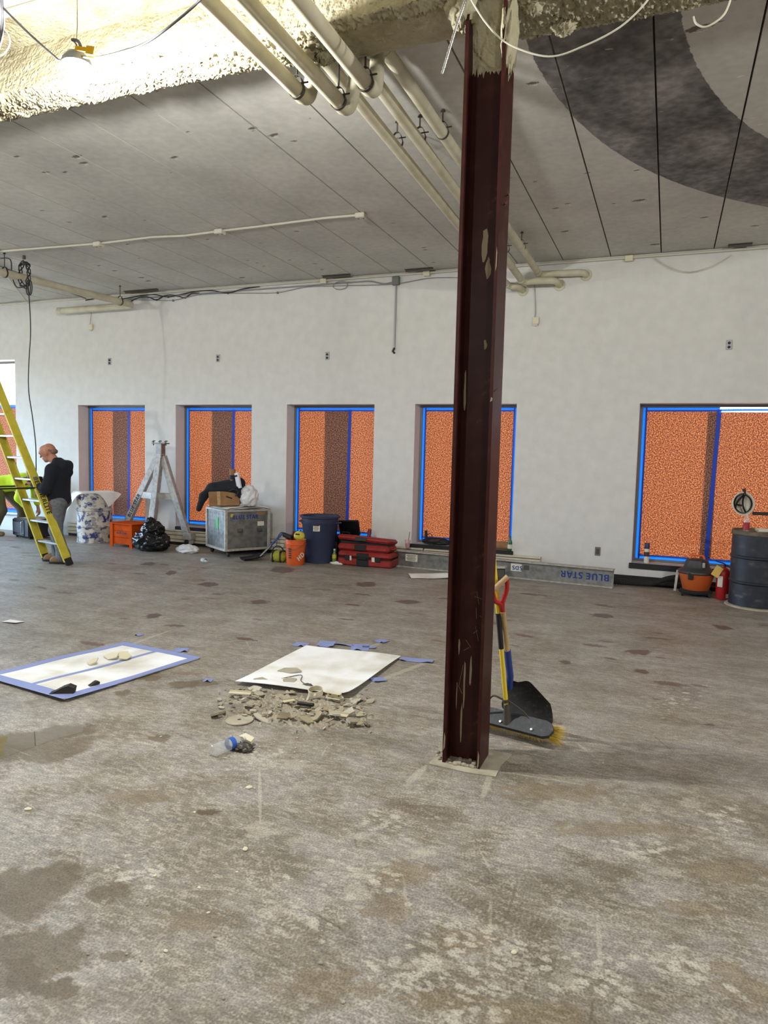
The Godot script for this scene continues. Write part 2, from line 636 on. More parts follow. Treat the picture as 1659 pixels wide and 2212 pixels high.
func floor_marks() -> void:
	var r := RandomNumberGenerator.new()
	r.seed = 21
	var dark := c8(84, 70, 60)
	# dark drips and reddish spots over the far half
	for i in 150:
		var c := Vector2(r.randf_range(-11.0, 2.5), r.randf_range(-9.4, -4.2))
		var l := r.randf_range(0.02, 0.11)
		dab(c, Vector2(l * r.randf_range(1.0, 1.9), l * 0.55), r.randf_range(-0.3, 0.3), dark.lerp(c8(98, 66, 58), r.randf()), r.randf_range(0.25, 0.75), 0.5)
	for q in [[610, 1231, 30, 8], [370, 1237, 12, 5], [450, 1262, 22, 5], [790, 1262, 24, 6], [330, 1330, 18, 6], [1560, 1355, 20, 5], [1380, 1408, 30, 6], [1385, 1450, 16, 5], [1220, 1430, 14, 4], [320, 1218, 18, 4], [880, 1300, 30, 5], [560, 1300, 22, 5], [1300, 1330, 26, 5]]:
		var a := f2(q[0] - q[2], q[1])
		var b := f2(q[0] + q[2], q[1])
		dab((a + b) * 0.5, Vector2(a.distance_to(b) * 0.5, f2(q[0], q[1] - q[3]).distance_to(f2(q[0], q[1] + q[3])) * 0.5), (b - a).angle(), c8(82, 60, 54), 0.7, 0.45)
	# pale lines left by old partitions and tape
	for q in [[205, 1420, 380, 1357, 0.05], [770, 1405, 835, 1385, 0.05], [790, 1480, 950, 1420, 0.06], [880, 1425, 960, 1440, 0.05], [560, 1650, 562, 1790, 0.02], [925, 1650, 870, 1700, 0.05], [1075, 1665, 1290, 1700, 0.015], [1060, 1665, 1040, 1730, 0.04], [930, 1640, 1078, 1668, 0.03], [1290, 1975, 1296, 2105, 0.02], [1060, 1930, 1050, 2110, 0.02], [870, 1880, 880, 2000, 0.015], [500, 1655, 600, 1650, 0.01], [1240, 1600, 1290, 1640, 0.02]]:
		dash(f2(q[0], q[1]), f2(q[2], q[3]), q[4], c8(196, 190, 172), 0.55)
	# wet and oily stains
	for q in [[60, 1925, 130, 62, 0.62], [235, 1925, 48, 24, 0.62], [90, 2060, 120, 60, 0.6], [120, 2135, 60, 22, 0.75], [250, 2065, 40, 12, 0.55], [30, 2110, 70, 40, 0.5], [450, 1754, 30, 7, 0.85], [120, 1844, 20, 5, 0.5], [265, 1497, 20, 7, 0.6], [325, 1462, 28, 10, 0.6], [395, 1478, 30, 10, 0.6], [345, 1595, 26, 9, 0.6], [440, 1475, 34, 9, 0.5], [50, 1612, 170, 34, 0.5], [150, 1578, 60, 15, 0.5]]:
		var a := f2(q[0] - q[2], q[1])
		var b := f2(q[0] + q[2], q[1])
		dab((a + b) * 0.5, Vector2(a.distance_to(b) * 0.5, f2(q[0], q[1] - q[3]).distance_to(f2(q[0], q[1] + q[3])) * 0.5), (b - a).angle(), c8(92, 78, 56), q[4], 0.55)
	# pale scuffs and plaster smears
	for q in [[770, 1930, 36, 20], [1225, 2115, 36, 18], [905, 1842, 34, 12], [1350, 2140, 16, 8], [785, 1890, 30, 14], [1120, 1640, 40, 10], [640, 1650, 34, 12], [1080, 2190, 30, 20], [1440, 1885, 30, 10], [600, 1970, 50, 16], [1230, 1790, 30, 9], [930, 2080, 60, 18], [1490, 1735, 28, 12], [560, 1790, 34, 22]]:
		var a := f2(q[0] - q[2], q[1])
		var b := f2(q[0] + q[2], q[1])
		dab((a + b) * 0.5, Vector2(a.distance_to(b) * 0.5, f2(q[0], q[1] - q[3]).distance_to(f2(q[0], q[1] + q[3])) * 0.5), (b - a).angle(), c8(192, 185, 166), 0.5, 0.6)
	for i in 260:
		var c := Vector2(r.randf_range(-4.2, 0.9), r.randf_range(-5.6, -1.4))
		var a := r.randf_range(-0.5, 0.5) + (1.3 if r.randf() < 0.25 else 0.0)
		var l := r.randf_range(0.04, 0.3)
		dash(c, c + Vector2(cos(a), sin(a)) * l, r.randf_range(0.003, 0.012), c8(198, 190, 170) if r.randf() < 0.7 else c8(98, 84, 66), r.randf_range(0.2, 0.5))
	# worn brown patches where the dust is gone, and flaking white crusts
	for q in [[880, 1885, 70, 30], [700, 2130, 110, 45], [1190, 1710, 120, 22], [1320, 1790, 150, 18], [1560, 1880, 90, 24], [1600, 2120, 60, 50], [1010, 2030, 80, 30], [420, 1990, 90, 26], [1160, 2190, 130, 30], [1490, 1960, 70, 20], [840, 1960, 60, 34], [960, 2160, 90, 26], [300, 1720, 80, 14]]:
		var a := f2(q[0] - q[2], q[1])
		var b := f2(q[0] + q[2], q[1])
		dab((a + b) * 0.5, Vector2(a.distance_to(b) * 0.5, f2(q[0], q[1] - q[3]).distance_to(f2(q[0], q[1] + q[3])) * 0.5), (b - a).angle(), c8(128, 110, 82), 0.42, 0.75)
	for q in [[1000, 2020, 90], [900, 2100, 80], [780, 1890, 90], [640, 1985, 70], [1120, 2060, 90], [1290, 2120, 80], [1480, 2080, 70], [1380, 1830, 60], [560, 1640, 60], [830, 1780, 60], [1560, 1770, 60], [300, 1880, 60], [1050, 2180, 90], [1180, 1600, 50], [1450, 1520, 50]]:
		for i in 46:
			var c := f2(q[0] + r.randfn(0, 1.0) * q[2] * 0.6, q[1] + r.randfn(0, 1.0) * q[2] * 0.28)
			var l := r.randf_range(0.003, 0.016)
			dab(c, Vector2(l * r.randf_range(1.0, 2.2), l), r.randf_range(-0.5, 0.5), c8(204, 198, 182), r.randf_range(0.35, 0.8), 0.6)
	# boot prints
	for q in [[880, 1745, 0.2], [1010, 1943, 0.5], [1150, 1990, 0.3], [1105, 2000, 0.2], [960, 1755, 0.1], [640, 2005, 0.4], [1330, 1880, 0.2]]:
		dab(f2(q[0], q[1]), Vector2(0.13, 0.05), q[2], c8(110, 98, 78), 0.5, 0.2, 6.0)

func area(parent: Node, called: String, x0: float, z0: float, wide: float, deep: float, y: float, m: Material) -> void:
	var s := S()
	for q in [[0, 0], [1, 0], [1, 1], [0, 0], [1, 1], [0, 1]]:
		s.set_uv(Vector2(q[0], q[1]))
		s.set_uv2(Vector2(x0 + q[0] * wide, z0 + q[1] * deep) / 1.1)
		s.add_vertex(Vector3(x0 + q[0] * wide, y, z0 + q[1] * deep))
	part(parent, called, s, m)

func make_floor() -> void:
	var f := structure("floor")
	var s := S()
	box(s, Vector3(-3.5, -0.156, -2.7), Vector3(22.6, 0.3, 15.2))

	part(f, "slab", s, M.concrete)
	var grain := noise_tex([[0.0, Color(0.72, 0.72, 0.72, 1)], [0.5, Color(0.98, 0.98, 0.98, 1)], [1.0, Color(1, 1, 1, 1)]], 0.09, 24, 3, FastNoiseLite.TYPE_SIMPLEX, false, 1024)
	for a in [[-4.3, -3.15, 5.3, 2.20, 0.0026], [-7.0, -5.2, 8.8, 2.05, 0.0044], [-13.2, -9.92, 16.8, 4.72, 0.0083]]:
		paint_floor(a[0], a[1], a[2], a[3], a[4])
		floor_marks()
		var m := mat(Color.WHITE, 0.52)
		m.albedo_texture = end_paint()
		m.texture_repeat = true
		m.detail_enabled = true
		m.detail_albedo = grain
		m.detail_blend_mode = BaseMaterial3D.BLEND_MODE_MUL
		m.detail_uv_layer = BaseMaterial3D.DETAIL_UV_2
		area(f, "screed", a[0], a[1], a[2], a[3], 0.0, m)
	print("floor")

func make_ceiling() -> void:
	var c := structure("ceiling")
	var s := S()
	box(s, Vector3(-3.5, HC + 0.19, -2.7), Vector3(22.6, 0.3, 15.2))
	part(c, "roof_slab", s, M.roof)
	var r := RandomNumberGenerator.new()
	r.seed = 5
	var tex := []
	for g in [[-10.7, -1.5, 0.008], [-1.5, 2.6, 0.0045]]:
		begin_paint(g[0], WZ, g[1] - g[0], 6.3, g[2])
		var n1 := layer(0.7, 31)
		var n2 := layer(9.0, 32, 1, FastNoiseLite.TYPE_SIMPLEX_SMOOTH, 3)
		var n3 := layer(1.2, 33, 1, FastNoiseLite.TYPE_SIMPLEX_SMOOTH, 4)
		for j in fh:
			for i in fw:
				var o := j * fw + i
				var k := 1.0 + (n1[o] - 128) * 0.0007 + (n2[o] - 128) * 0.0004
				var x: float = g[0] + i * fpx + (n2[o] - 128) * 0.00007
				var z := WZ + j * fpx
				var bare := Vector2(x - 4.188, z + 4.552).length() < 5.169 and Vector2(x - 4.537, z + 4.247).length() > 4.635
				var col := Color(187, 184, 176)
				if bare:
					k = 1.0 + (n3[o] - 128) * 0.004 + (n2[o] - 128) * 0.002
					col = Color(110, 106, 105)
				fb[o * 3] = int(col.r * k)
				fb[o * 3 + 1] = int(col.g * k)
				fb[o * 3 + 2] = int(col.b * k)
		# chips, nail holes and tape marks seen in the photograph
		for q in [[180, 352, 14], [165, 338, 16], [98, 372, 12], [140, 372, 9], [375, 340, 12], [545, 277, 12], [590, 292, 14], [635, 305, 8], [35, 338, 10], [405, 285, 6], [225, 468, 14], [90, 455, 8], [150, 480, 8], [300, 558, 8], [213, 574, 10], [247, 585, 12], [305, 600, 16], [320, 607, 16], [275, 528, 8], [448, 517, 8], [535, 563, 8], [555, 568, 8], [570, 575, 8], [523, 600, 16], [640, 500, 10], [625, 562, 8], [680, 570, 10], [695, 582, 9], [730, 556, 8], [848, 482, 6], [915, 535, 10], [918, 540, 10], [935, 567, 8], [1150, 180, 12], [1155, 393, 6], [1225, 440, 8], [1380, 433, 18], [1325, 440, 6], [1520, 470, 12], [1630, 488, 12], [1415, 528, 18], [1268, 374, 8], [1375, 368, 8], [1220, 500, 14], [1200, 450, 10], [1445, 82, 6], [1508, 62, 22]]:
			dab(c2(q[0], q[1]), Vector2(q[2] * 0.004, q[2] * 0.0016), r.randf_range(-0.3, 0.3), c8(78, 72, 66), 0.8, 0.5)
			dab(c2(q[0] + 6, q[1] + 4), Vector2(q[2] * 0.002, q[2] * 0.001), 0.2, c8(226, 222, 210), 0.6, 0.5)
		for i in 50:
			dab(Vector2(r.randf_range(g[0], g[1]), r.randf_range(WZ, -4.0)), Vector2(r.randf_range(0.008, 0.04), r.randf_range(0.004, 0.01)), r.randf_range(-0.4, 0.4), c8(96, 90, 82) if r.randf() < 0.6 else c8(222, 218, 206), r.randf_range(0.4, 0.8), 0.5)
		for i in 40:
			var a := r.randf_range(0.0, 1.4)
			var p := Vector2(4.188, -4.552) + Vector2(-cos(a), -sin(a)) * r.randf_range(4.9, 5.16)
			dash(p, p + Vector2(r.randf_range(0.02, 0.09), 0.01), 0.008, c8(176, 170, 160), 0.6)
		var m := mat(Color.WHITE, 0.8)
		m.albedo_texture = end_paint()
		m.texture_repeat = false
		tex.append([m, g])
	var x := -0.222 - 0.611 * 23
	while x < 7.4:
		var right := x > -1.6
		var g: Array = tex[1 if right else 0][1]
		var a := x + 0.007
		var b := x + 0.604
		var zz := [WZ, -3.75]
		var q := S()
		q.set_uv(Vector2.ZERO)
		# sides first, then the underside with its own texture places
		quad(q, Vector3(a, HC, zz[0]), Vector3(a, HC, zz[1]), Vector3(a, HC + 0.045, zz[1]), Vector3(a, HC + 0.045, zz[0]), Vector3.LEFT)
		quad(q, Vector3(b, HC, zz[0]), Vector3(b, HC, zz[1]), Vector3(b, HC + 0.045, zz[1]), Vector3(b, HC + 0.045, zz[0]), Vector3.RIGHT)
		quad(q, Vector3(a, HC, zz[1]), Vector3(b, HC, zz[1]), Vector3(b, HC + 0.045, zz[1]), Vector3(a, HC + 0.045, zz[1]), Vector3.BACK)
		quad(q, Vector3(a, HC + 0.045, zz[0]), Vector3(b, HC + 0.045, zz[0]), Vector3(b, HC + 0.045, zz[1]), Vector3(a, HC + 0.045, zz[1]), Vector3.UP)
		for k in [[a, 0], [b, 0], [b, 1], [a, 0], [b, 1], [a, 1]]:
			q.set_uv(Vector2((k[0] - g[0]) / (g[1] - g[0]), (zz[k[1]] - WZ) / 6.3))
			q.add_vertex(Vector3(k[0], HC, zz[k[1]]))
		part(c, "plank", q, tex[1 if right else 0][0])
		x += 0.611
	# the near bay is sprayed with fireproofing
	var nz := FastNoiseLite.new()
	nz.frequency = 9.0
	nz.fractal_octaves = 3
	var p := S()
	surf(p, 200, 60, func(u, v): return Vector3(lerpf(-5.4, 1.4, u), HC - 0.006 + 0.010 * nz.get_noise_2d(u * 6.8, v * 1.9), lerpf(-3.70, -2.0, v)), true)
	part(c, "sprayed_finish", p, M.spray)
	print("ceiling")

func make_walls() -> void:
	var s := S()
	var open := [[-12.95, -11.44, 0.24, 3.22]]
	for i in 4:
		open.append([-9.913 + 2.142 * i, -9.913 + 2.142 * i + 1.494, 0.31, 2.372])
	open.append([-0.382, 1.95, 0.27, 2.372])
	var at := -14.6
	for o in open + [[7.6, 7.6, 0, 0]]:
		box(s, Vector3((at + o[0]) * 0.5, HC * 0.5 + 0.02, WZ - 0.17), Vector3(o[0] - at, HC + 0.04, 0.34))
		if o[1] > o[0]:
			box(s, Vector3((o[0] + o[1]) * 0.5, o[2] * 0.5, WZ - 0.17), Vector3(o[1] - o[0], o[2], 0.34))
			box(s, Vector3((o[0] + o[1]) * 0.5, (o[3] + HC + 0.04) * 0.5, WZ - 0.17), Vector3(o[1] - o[0], HC + 0.04 - o[3], 0.34))
		at = o[1]
	var w := part(self, "wall_back", s, M.white_wall)
	tag(w, "long white painted wall with six papered window openings", "wall", "", "structure")
	for q in [["wall_left", Vector3(-14.7, HC * 0.5, -2.7), Vector3(0.3, HC + 0.1, 15.0)], ["wall_right", Vector3(7.7, HC * 0.5, -2.7), Vector3(0.3, HC + 0.1, 15.0)], ["wall_front", Vector3(-3.5, HC * 0.5, 4.75), Vector3(22.6, HC + 0.1, 0.3)]]:
		if q[0] == "wall_left":
			continue
		var t := S()
		box(t, q[1], q[2])
		tag(part(self, q[0], t, M.block_wall if q[0] == "wall_front" else M.grey_wall), "plain light grey painted wall", "wall", "", "structure")
	# three bare windows added in the unseen end wall supply cool daylight at left
	var e := S()
	var zs := [[-10.2, -9.3], [-7.3, -7.1], [-5.1, -4.9], [-2.9, 4.8]]
	for q in zs:
		box(e, Vector3(-14.7, HC * 0.5, (q[0] + q[1]) * 0.5), Vector3(0.3, HC + 0.1, q[1] - q[0]))
	for k in 3:
		var z0: float = zs[k][1]
		var z1: float = zs[k + 1][0]
		box(e, Vector3(-14.7, 0.2, (z0 + z1) * 0.5), Vector3(0.3, 0.5, z1 - z0))
		box(e, Vector3(-14.7, (3.2 + HC) * 0.5, (z0 + z1) * 0.5), Vector3(0.3, HC + 0.1 - 3.2, z1 - z0))
		var w7 := structure("window_%d" % (7 + k))
		for f in [[Vector3(-14.75, 1.825, z0 + 0.02), Vector3(0.05, 2.75, 0.04)], [Vector3(-14.75, 1.825, z1 - 0.02), Vector3(0.05, 2.75, 0.04)], [Vector3(-14.75, 0.47, (z0 + z1) / 2), Vector3(0.05, 0.04, z1 - z0 - 0.08)], [Vector3(-14.75, 3.18, (z0 + z1) / 2), Vector3(0.05, 0.04, z1 - z0 - 0.08)]]:
			var fs := S()
			box(fs, f[0], f[1], Basis.IDENTITY, 0.003)
			part(w7, "frame_bar", fs, M.hanger)
		var gs := S()
		quad(gs, Vector3(-14.76, 0.49, z0 + 0.04), Vector3(-14.76, 0.49, z1 - 0.04), Vector3(-14.76, 3.16, z1 - 0.04), Vector3(-14.76, 3.16, z0 + 0.04), Vector3.RIGHT)
		part(w7, "pane", gs, M.glass)
	tag(part(self, "wall_left", e, M.grey_wall), "plain light grey end wall with three tall added windows", "wall", "", "structure")
	var b := S()
	box(b, Vector3(0.5 * (-0.62 + 7.5), 0.05, WZ + 0.007), Vector3(8.12, 0.10, 0.014), Basis.IDENTITY, 0.003)
	tag(part(self, "baseboard_back", b, M.rubber), "black rubber cove base along the white wall", "baseboard", "", "structure")
	# cream convector covers under the windows
	for k in 5:
		var x0 := -10.15 + k * 1.72
		var h := thing("baseboard_heater", "cream sheet-metal baseboard heater cover at the wall " + ["behind the peeling drum", "behind the gantry stand", "behind the metal case and bucket", "behind the red tool cases", "behind the aluminium beam"][k], "heater", Vector3(x0 + 0.85, 0, WZ), 0.0, "baseboard heaters under the windows")
		var a := S()
		box(a, Vector3(0, 0.135, 0.035), Vector3(1.70, 0.17, 0.07), Basis.IDENTITY, 0.008)
		part(h, "casing", a, M.cream_metal)
		a = S()
		box(a, Vector3(0, 0.245, 0.03), Vector3(1.70, 0.02, 0.06), Basis(Vector3.RIGHT, 0.25), 0.004)
		part(h, "damper", a, M.cream_metal)
		for y in [0.10, 0.17]:
			a = S()
			box(a, Vector3(0, y, 0.0725), Vector3(1.62, 0.008, 0.006))
			part(h, "louvre_slot", a, M.hanger)
		a = S()
		box(a, Vector3(0, 0.025, 0.02), Vector3(1.68, 0.05, 0.04))
		part(h, "kick_recess", a, M.black)

func strip(p: Node, called: String, a: Vector2, b: Vector2, c: Vector2, d: Vector2, z: float, m: Material) -> void:
	var s := S()
	quad(s, Vector3(a.x, a.y, z), Vector3(b.x, b.y, z), Vector3(c.x, c.y, z), Vector3(d.x, d.y, z), Vector3.BACK)
	part(p, called, s, m)

func paper(p: Node, x0: float, x1: float, y0: float, y1: float, z: float, sd: float, lean := 0.0) -> void:
	var s := S()
	surf(s, 14, 24, func(u, v): return Vector3(lerpf(x0, x1, u) + lean * (1.0 - v) * u, lerpf(y0, y1, v), z + 0.0025 * sin(u * 9.0 + sd) * sin(v * 7.0 + sd * 2.0)), false)
	part(p, "masking_paper", s, M.paper)

func make_windows() -> void:
	# red masking paper, thin enough for daylight to come through its fibres
	M.paper = tri_mat(noise_tex([[0.0, c8(88, 60, 52)], [0.3, c8(102, 72, 62)], [0.5, c8(132, 97, 83)], [0.68, c8(174, 137, 114)], [1.0, c8(212, 180, 150)]], 0.10, 41, 3, FastNoiseLite.TYPE_SIMPLEX, false, 512), 0.8, 0.9)
	M.paper.backlight_enabled = true
	M.paper.backlight = Color(0.70, 0.43, 0.235)
	M.window_tape = mat(c8(20, 66, 190), 0.6)
	M.window_tape.backlight_enabled = true
	M.window_tape.backlight = Color(0.02, 0.29, 0.50)
	M.frame_grey = mat(c8(120, 118, 116), 0.5, 0.3)
	var wins := []
	for i in 4:
		wins.append([-9.913 + 2.142 * i, -9.913 + 2.142 * i + 1.494, 0.31, 2.372, [[244, 280], [457, 505], [700, 755], [980, 1030]][i]])
	wins.append([-0.382, 1.95, 0.27, 2.372, [1523, 1548]])
	for i in 5:
		var q: Array = wins[i]
		var w := structure("window_%d" % (i + 1))
		var xa: float = q[0]
		var xb: float = q[1]
		var yb: float = q[2]
		var yt: float = q[3]
		var z := WIN_Z
		var fwid := 0.035
		for e in [[Vector3(xa + fwid / 2, (yb + yt) / 2, z), Vector3(fwid, yt - yb, 0.05)], [Vector3(xb - fwid / 2, (yb + yt) / 2, z), Vector3(fwid, yt - yb, 0.05)], [Vector3((xa + xb) / 2, yt - fwid / 2, z), Vector3(xb - xa - fwid * 2, fwid, 0.05)], [Vector3((xa + xb) / 2, yb + fwid / 2, z), Vector3(xb - xa - fwid * 2, fwid, 0.05)]]:
			var s := S()
			box(s, e[0], e[1], Basis.IDENTITY, 0.003)
			part(w, "frame_bar", s, M.frame_grey)
		var a := xa + fwid
		var b := xb - fwid
		var c := yb + fwid
		var d := yt - fwid
		strip(w, "pane", Vector2(a, c), Vector2(b, c), Vector2(b, d), Vector2(a, d), z - 0.022, M.glass)
		var m0 := wl(q[4][0], 1000, z).x
		var m1 := wl(q[4][1], 1000, z).x
		var g := 0.032
		var drop := 0.03 if i == 4 else 0.0
		paper(w, a + g, m1, c + g, d - g, z - 0.004, i)
		paper(w, m0, b - g, c + g, d - g - drop, z - 0.010, i + 3.0)
		var t := 0.056
		var lean := 0.05 if i == 4 else 0.015
		strip(w, "tape_strip", Vector2(a, c), Vector2(a + t, c), Vector2(a + t, d), Vector2(a, d), z + 0.002, M.window_tape)
		strip(w, "tape_strip", Vector2(b - t, c), Vector2(b, c), Vector2(b, d), Vector2(b - t, d), z + 0.002, M.window_tape)
		strip(w, "tape_strip", Vector2(a + t * 0.6, d - t), Vector2((m1 if i == 4 else b - t * 0.6), d - t), Vector2((m1 if i == 4 else b - t * 0.6), d), Vector2(a + t * 0.6, d), z + 0.004, M.window_tape)
		strip(w, "tape_strip", Vector2(a + t * 0.6, c), Vector2(b - t * 0.6, c), Vector2(b - t * 0.6, c + t), Vector2(a + t * 0.6, c + t), z + 0.004, M.window_tape)
		strip(w, "tape_strip", Vector2(m1 - 0.03 - lean, c + t * 0.5), Vector2(m1 + 0.022 - lean, c + t * 0.5), Vector2(m1 + 0.022, d - t * 0.5), Vector2(m1 - 0.03, d - t * 0.5), z + 0.006, M.window_tape)
		if i == 4:
			strip(w, "tape_strip", Vector2(m1, d - 0.052), Vector2(b, d - 0.040), Vector2(b, d - 0.012), Vector2(m1, d - 0.024), z + 0.004, M.window_tape)
		var sill := S()
		box(sill, Vector3((xa + xb) / 2, yb - 0.035, WZ - 0.07), Vector3(xb - xa + (0.06 if i > 2 else -0.002), 0.07, 0.20), Basis.IDENTITY, 0.006)
		part(w, "sill", sill, M.black)
	# the taller window beside the ladder: paper below, bare glass above
	var w0 := structure("window_6")
	for e in [[Vector3(-12.93, 1.73, WIN_Z), Vector3(0.04, 2.98, 0.05)], [Vector3(-11.46, 1.73, WIN_Z), Vector3(0.04, 2.98, 0.05)], [Vector3(-12.195, 3.20, WIN_Z), Vector3(1.43, 0.04, 0.05)], [Vector3(-12.195, 0.26, WIN_Z), Vector3(1.43, 0.04, 0.05)]]:
		var s := S()
		box(s, e[0], e[1], Basis.IDENTITY, 0.003)
		part(w0, "frame_bar", s, M.frame_grey)
	strip(w0, "pane", Vector2(-12.91, 0.28), Vector2(-11.48, 0.28), Vector2(-11.48, 3.18), Vector2(-12.91, 3.18), WIN_Z - 0.02, M.glass)
	paper(w0, -12.90, -11.49, 0.36, 2.36, WIN_Z - 0.004, 9.0)
	strip(w0, "tape_strip", Vector2(-12.90, 2.33), Vector2(-11.48, 2.33), Vector2(-11.48, 2.40), Vector2(-12.90, 2.40), WIN_Z + 0.004, M.window_tape)
	strip(w0, "tape_strip", Vector2(-12.90, 0.30), Vector2(-11.48, 0.30), Vector2(-11.48, 0.39), Vector2(-12.90, 0.39), WIN_Z + 0.004, M.window_tape)
	print("windows")

# ------------------------------------------------------------------ column, beam, pipes, wiring
func rounded(pts: Array, r: float, n := 6) -> Array:
	var o := [pts[0]]
	for i in range(1, pts.size() - 1):
		var p: Vector3 = pts[i]
		var a: Vector3 = p + (pts[i - 1] - p).limit_length(minf(r, p.distance_to(pts[i - 1]) * 0.49))
		var b: Vector3 = p + (pts[i + 1] - p).limit_length(minf(r, p.distance_to(pts[i + 1]) * 0.49))
		for k in n + 1:
			var t := float(k) / n
			o.append(a.lerp(p, t).lerp(p.lerp(b, t), t))
	o.append(pts[-1])
	return o

func curve(pts: Array, n := 8) -> Array:      # a smooth line through the points
	var o := []
	for i in pts.size() - 1:
		var p0: Vector3 = pts[maxi(i - 1, 0)]
		var p3: Vector3 = pts[mini(i + 2, pts.size() - 1)]
		for k in n:
			o.append(pts[i].cubic_interpolate(pts[i + 1], p0, p3, float(k) / n))
	o.append(pts[-1])
	return o

func make_column_and_beam() -> void:
	var c := thing("steel_column", "dark red painted steel I-section column standing in the concrete floor", "column", Vector3(-0.937, 0, -3.65))
	var hx := 0.102
	var hz := 0.102
	var tf := 0.017
	var poly := PackedVector2Array()
	for q in [[-hx, -hz], [-hx + tf, -hz], [-hx + tf, -0.006], [hx - tf, -0.006], [hx - tf, -hz], [hx, -hz], [hx, hz], [hx - tf, hz], [hx - tf, 0.006], [-hx + tf, 0.006], [-hx + tf, hz], [-hx, hz]]:
		poly.append(Vector2(q[0], q[1]))
	var s := S()
	prism(s, poly, 3.95, Transform3D(Basis(Vector3.RIGHT, Vector3.FORWARD, Vector3.UP), Vector3.ZERO))
	part(c, "shaft", s, M.steel_red)
	# bare patches where paint was knocked off, on the web and on the flange edges
	var wz := 0.0066
	for q in [[0.008, 2.72, 0.022, 0.10], [0.03, 2.60, 0.018, 0.07], [-0.07, 1.98, 0.010, 0.12], [-0.055, 0.62, 0.006, 0.05], [-0.02, 0.42, 0.008, 0.16], [0.012, 0.50, 0.010, 0.09], [-0.03, 0.20, 0.006, 0.14], [0.03, 2.22, 0.012, 0.03], [-0.06, 0.35, 0.004, 0.10]]:
		var p := PackedVector2Array()
		for k in 12:
			var a := TAU * k / 12
			p.append(Vector2(q[0] + cos(a) * q[2] * rng.randf_range(0.45, 1.0), q[1] + sin(a) * q[3] * rng.randf_range(0.7, 1.0)))
		s = S()
		prism(s, p, 0.0006, Transform3D(Basis.IDENTITY, Vector3(0, 0, wz)))
		part(c, "paint_scrape", s, M.bare_paint)
	for q in [[0.0945, 1.93, 0.006, 0.012], [-0.0935, 0.12, 0.005, 0.05], [0.0935, 0.05, 0.005, 0.05], [0.0945, 2.62, 0.003, 0.06]]:
		s = S()
		prism(s, PackedVector2Array([Vector2(q[0] - q[2], q[1] - q[3]), Vector2(q[0] + q[2] * 0.7, q[1] - q[3] * 0.6), Vector2(q[0] + q[2], q[1] + q[3] * 0.5), Vector2(q[0] - q[2] * 0.3, q[1] + q[3])]), 0.0006, Transform3D(Basis.IDENTITY, Vector3(0, 0, hz + 0.0004)))
		part(c, "paint_scrape", s, M.bare_paint)
	# chalk marks
	for q in [[Vector2(0.03, 0.93), Vector2(0.045, 0.86)], [Vector2(0.02, 0.90), Vector2(0.06, 0.89)], [Vector2(0.03, 0.84), Vector2(0.035, 0.78)], [Vector2(0.05, 0.80), Vector2(0.065, 0.79)], [Vector2(0.03, 0.74), Vector2(0.05, 0.66)], [Vector2(0.02, 0.70), Vector2(0.045, 0.72)], [Vector2(-0.02, 0.66), Vector2(0.01, 0.62)], [Vector2(0.0, 0.62), Vector2(-0.03, 0.60)], [Vector2(-0.03, 0.52), Vector2(-0.05, 0.40)], [Vector2(-0.05, 0.40), Vector2(-0.03, 0.36)]]:
		s = S()
		beam(s, Vector3(q[0].x, q[0].y, wz), Vector3(q[1].x, q[1].y, wz), 0.0015, 0.0006, Vector3.BACK)
		part(c, "chalk_mark", s, M.bare_paint)
	for q in [[Vector3(0.105, 2.90, 0.03), Vector3(0.118, 2.90, 0.05)], [Vector3(0.105, 2.96, -0.02), Vector3(0.122, 2.96, 0.0)], [Vector3(0.105, 1.97, 0.09), Vector3(0.12, 1.985, 0.10)]]:
		s = S()
		tube(s, [q[0], q[1]], 0.003, 6)
		part(c, "weld_stud", s, M.hanger)
	var nz := FastNoiseLite.new()
	nz.fractal_octaves = 3
	nz.frequency = 12.0
	# what is left of the fireproofing round the head of the column
	s = S()
	surf(s, 24, 16, func(u, v): return Vector3(lerpf(-hx + tf, hx - tf, u), 3.93 - v * (0.37 + 0.05 * nz.get_noise_1d(u * 3.0)), 0.008 + 0.075 * (1.0 - v) * (1.0 - v) + 0.02 * nz.get_noise_2d(u * 2.0, v * 3.0) * (1.0 - v)))
	part(c, "fireproofing_remnant", s, M.spray)
	s = S()
	lump(s, Vector3(0.10, 3.74, 0.02), Vector3(0.035, 0.20, 0.08), 0.35, 0.2, 3, 16)
	part(c, "fireproofing_remnant", s, M.spray)
	s = S()
	lump(s, Vector3(-0.13, 3.86, 0.06), Vector3(0.07, 0.08, 0.09), 0.4, 0.2, 8, 16)
	part(c, "fireproofing_remnant", s, M.spray)
	# mortar and broken concrete round the foot
	for k in 26:
		var a := rng.randf() * TAU
		var d := Vector3(cos(a) * rng.randf_range(0.03, 0.085), 0.0, rng.randf_range(0.015, 0.10))
		if k > 15:
			d = Vector3(-0.115 - rng.randf() * 0.06, 0, rng.randf_range(-0.10, 0.08))
		var r := rng.randf_range(0.006, 0.017)
		s = S()
		lump(s, d + Vector3(0, r * 0.5, 0), Vector3(r, r * 0.7, r * 0.9), 0.4, 0.25, k, 6)
		part(c, "mortar_crumb", s, M.grit)
	var pf := PackedVector2Array()
	for q in [[-0.19, -0.15], [0.02, -0.165], [0.17, -0.15], [0.165, 0.0], [0.19, 0.16], [0.05, 0.165], [-0.12, 0.155], [-0.21, 0.14], [-0.20, 0.0]]:
		pf.append(Vector2(q[0] + 0.03, q[1]))
	s = S()
	prism(s, pf, 0.004, Transform3D(Basis(Vector3.RIGHT, Vector3.FORWARD, Vector3.UP), Vector3(0, 0.0005, 0)))
	part(c, "mortar_bed", s, M.mortar)

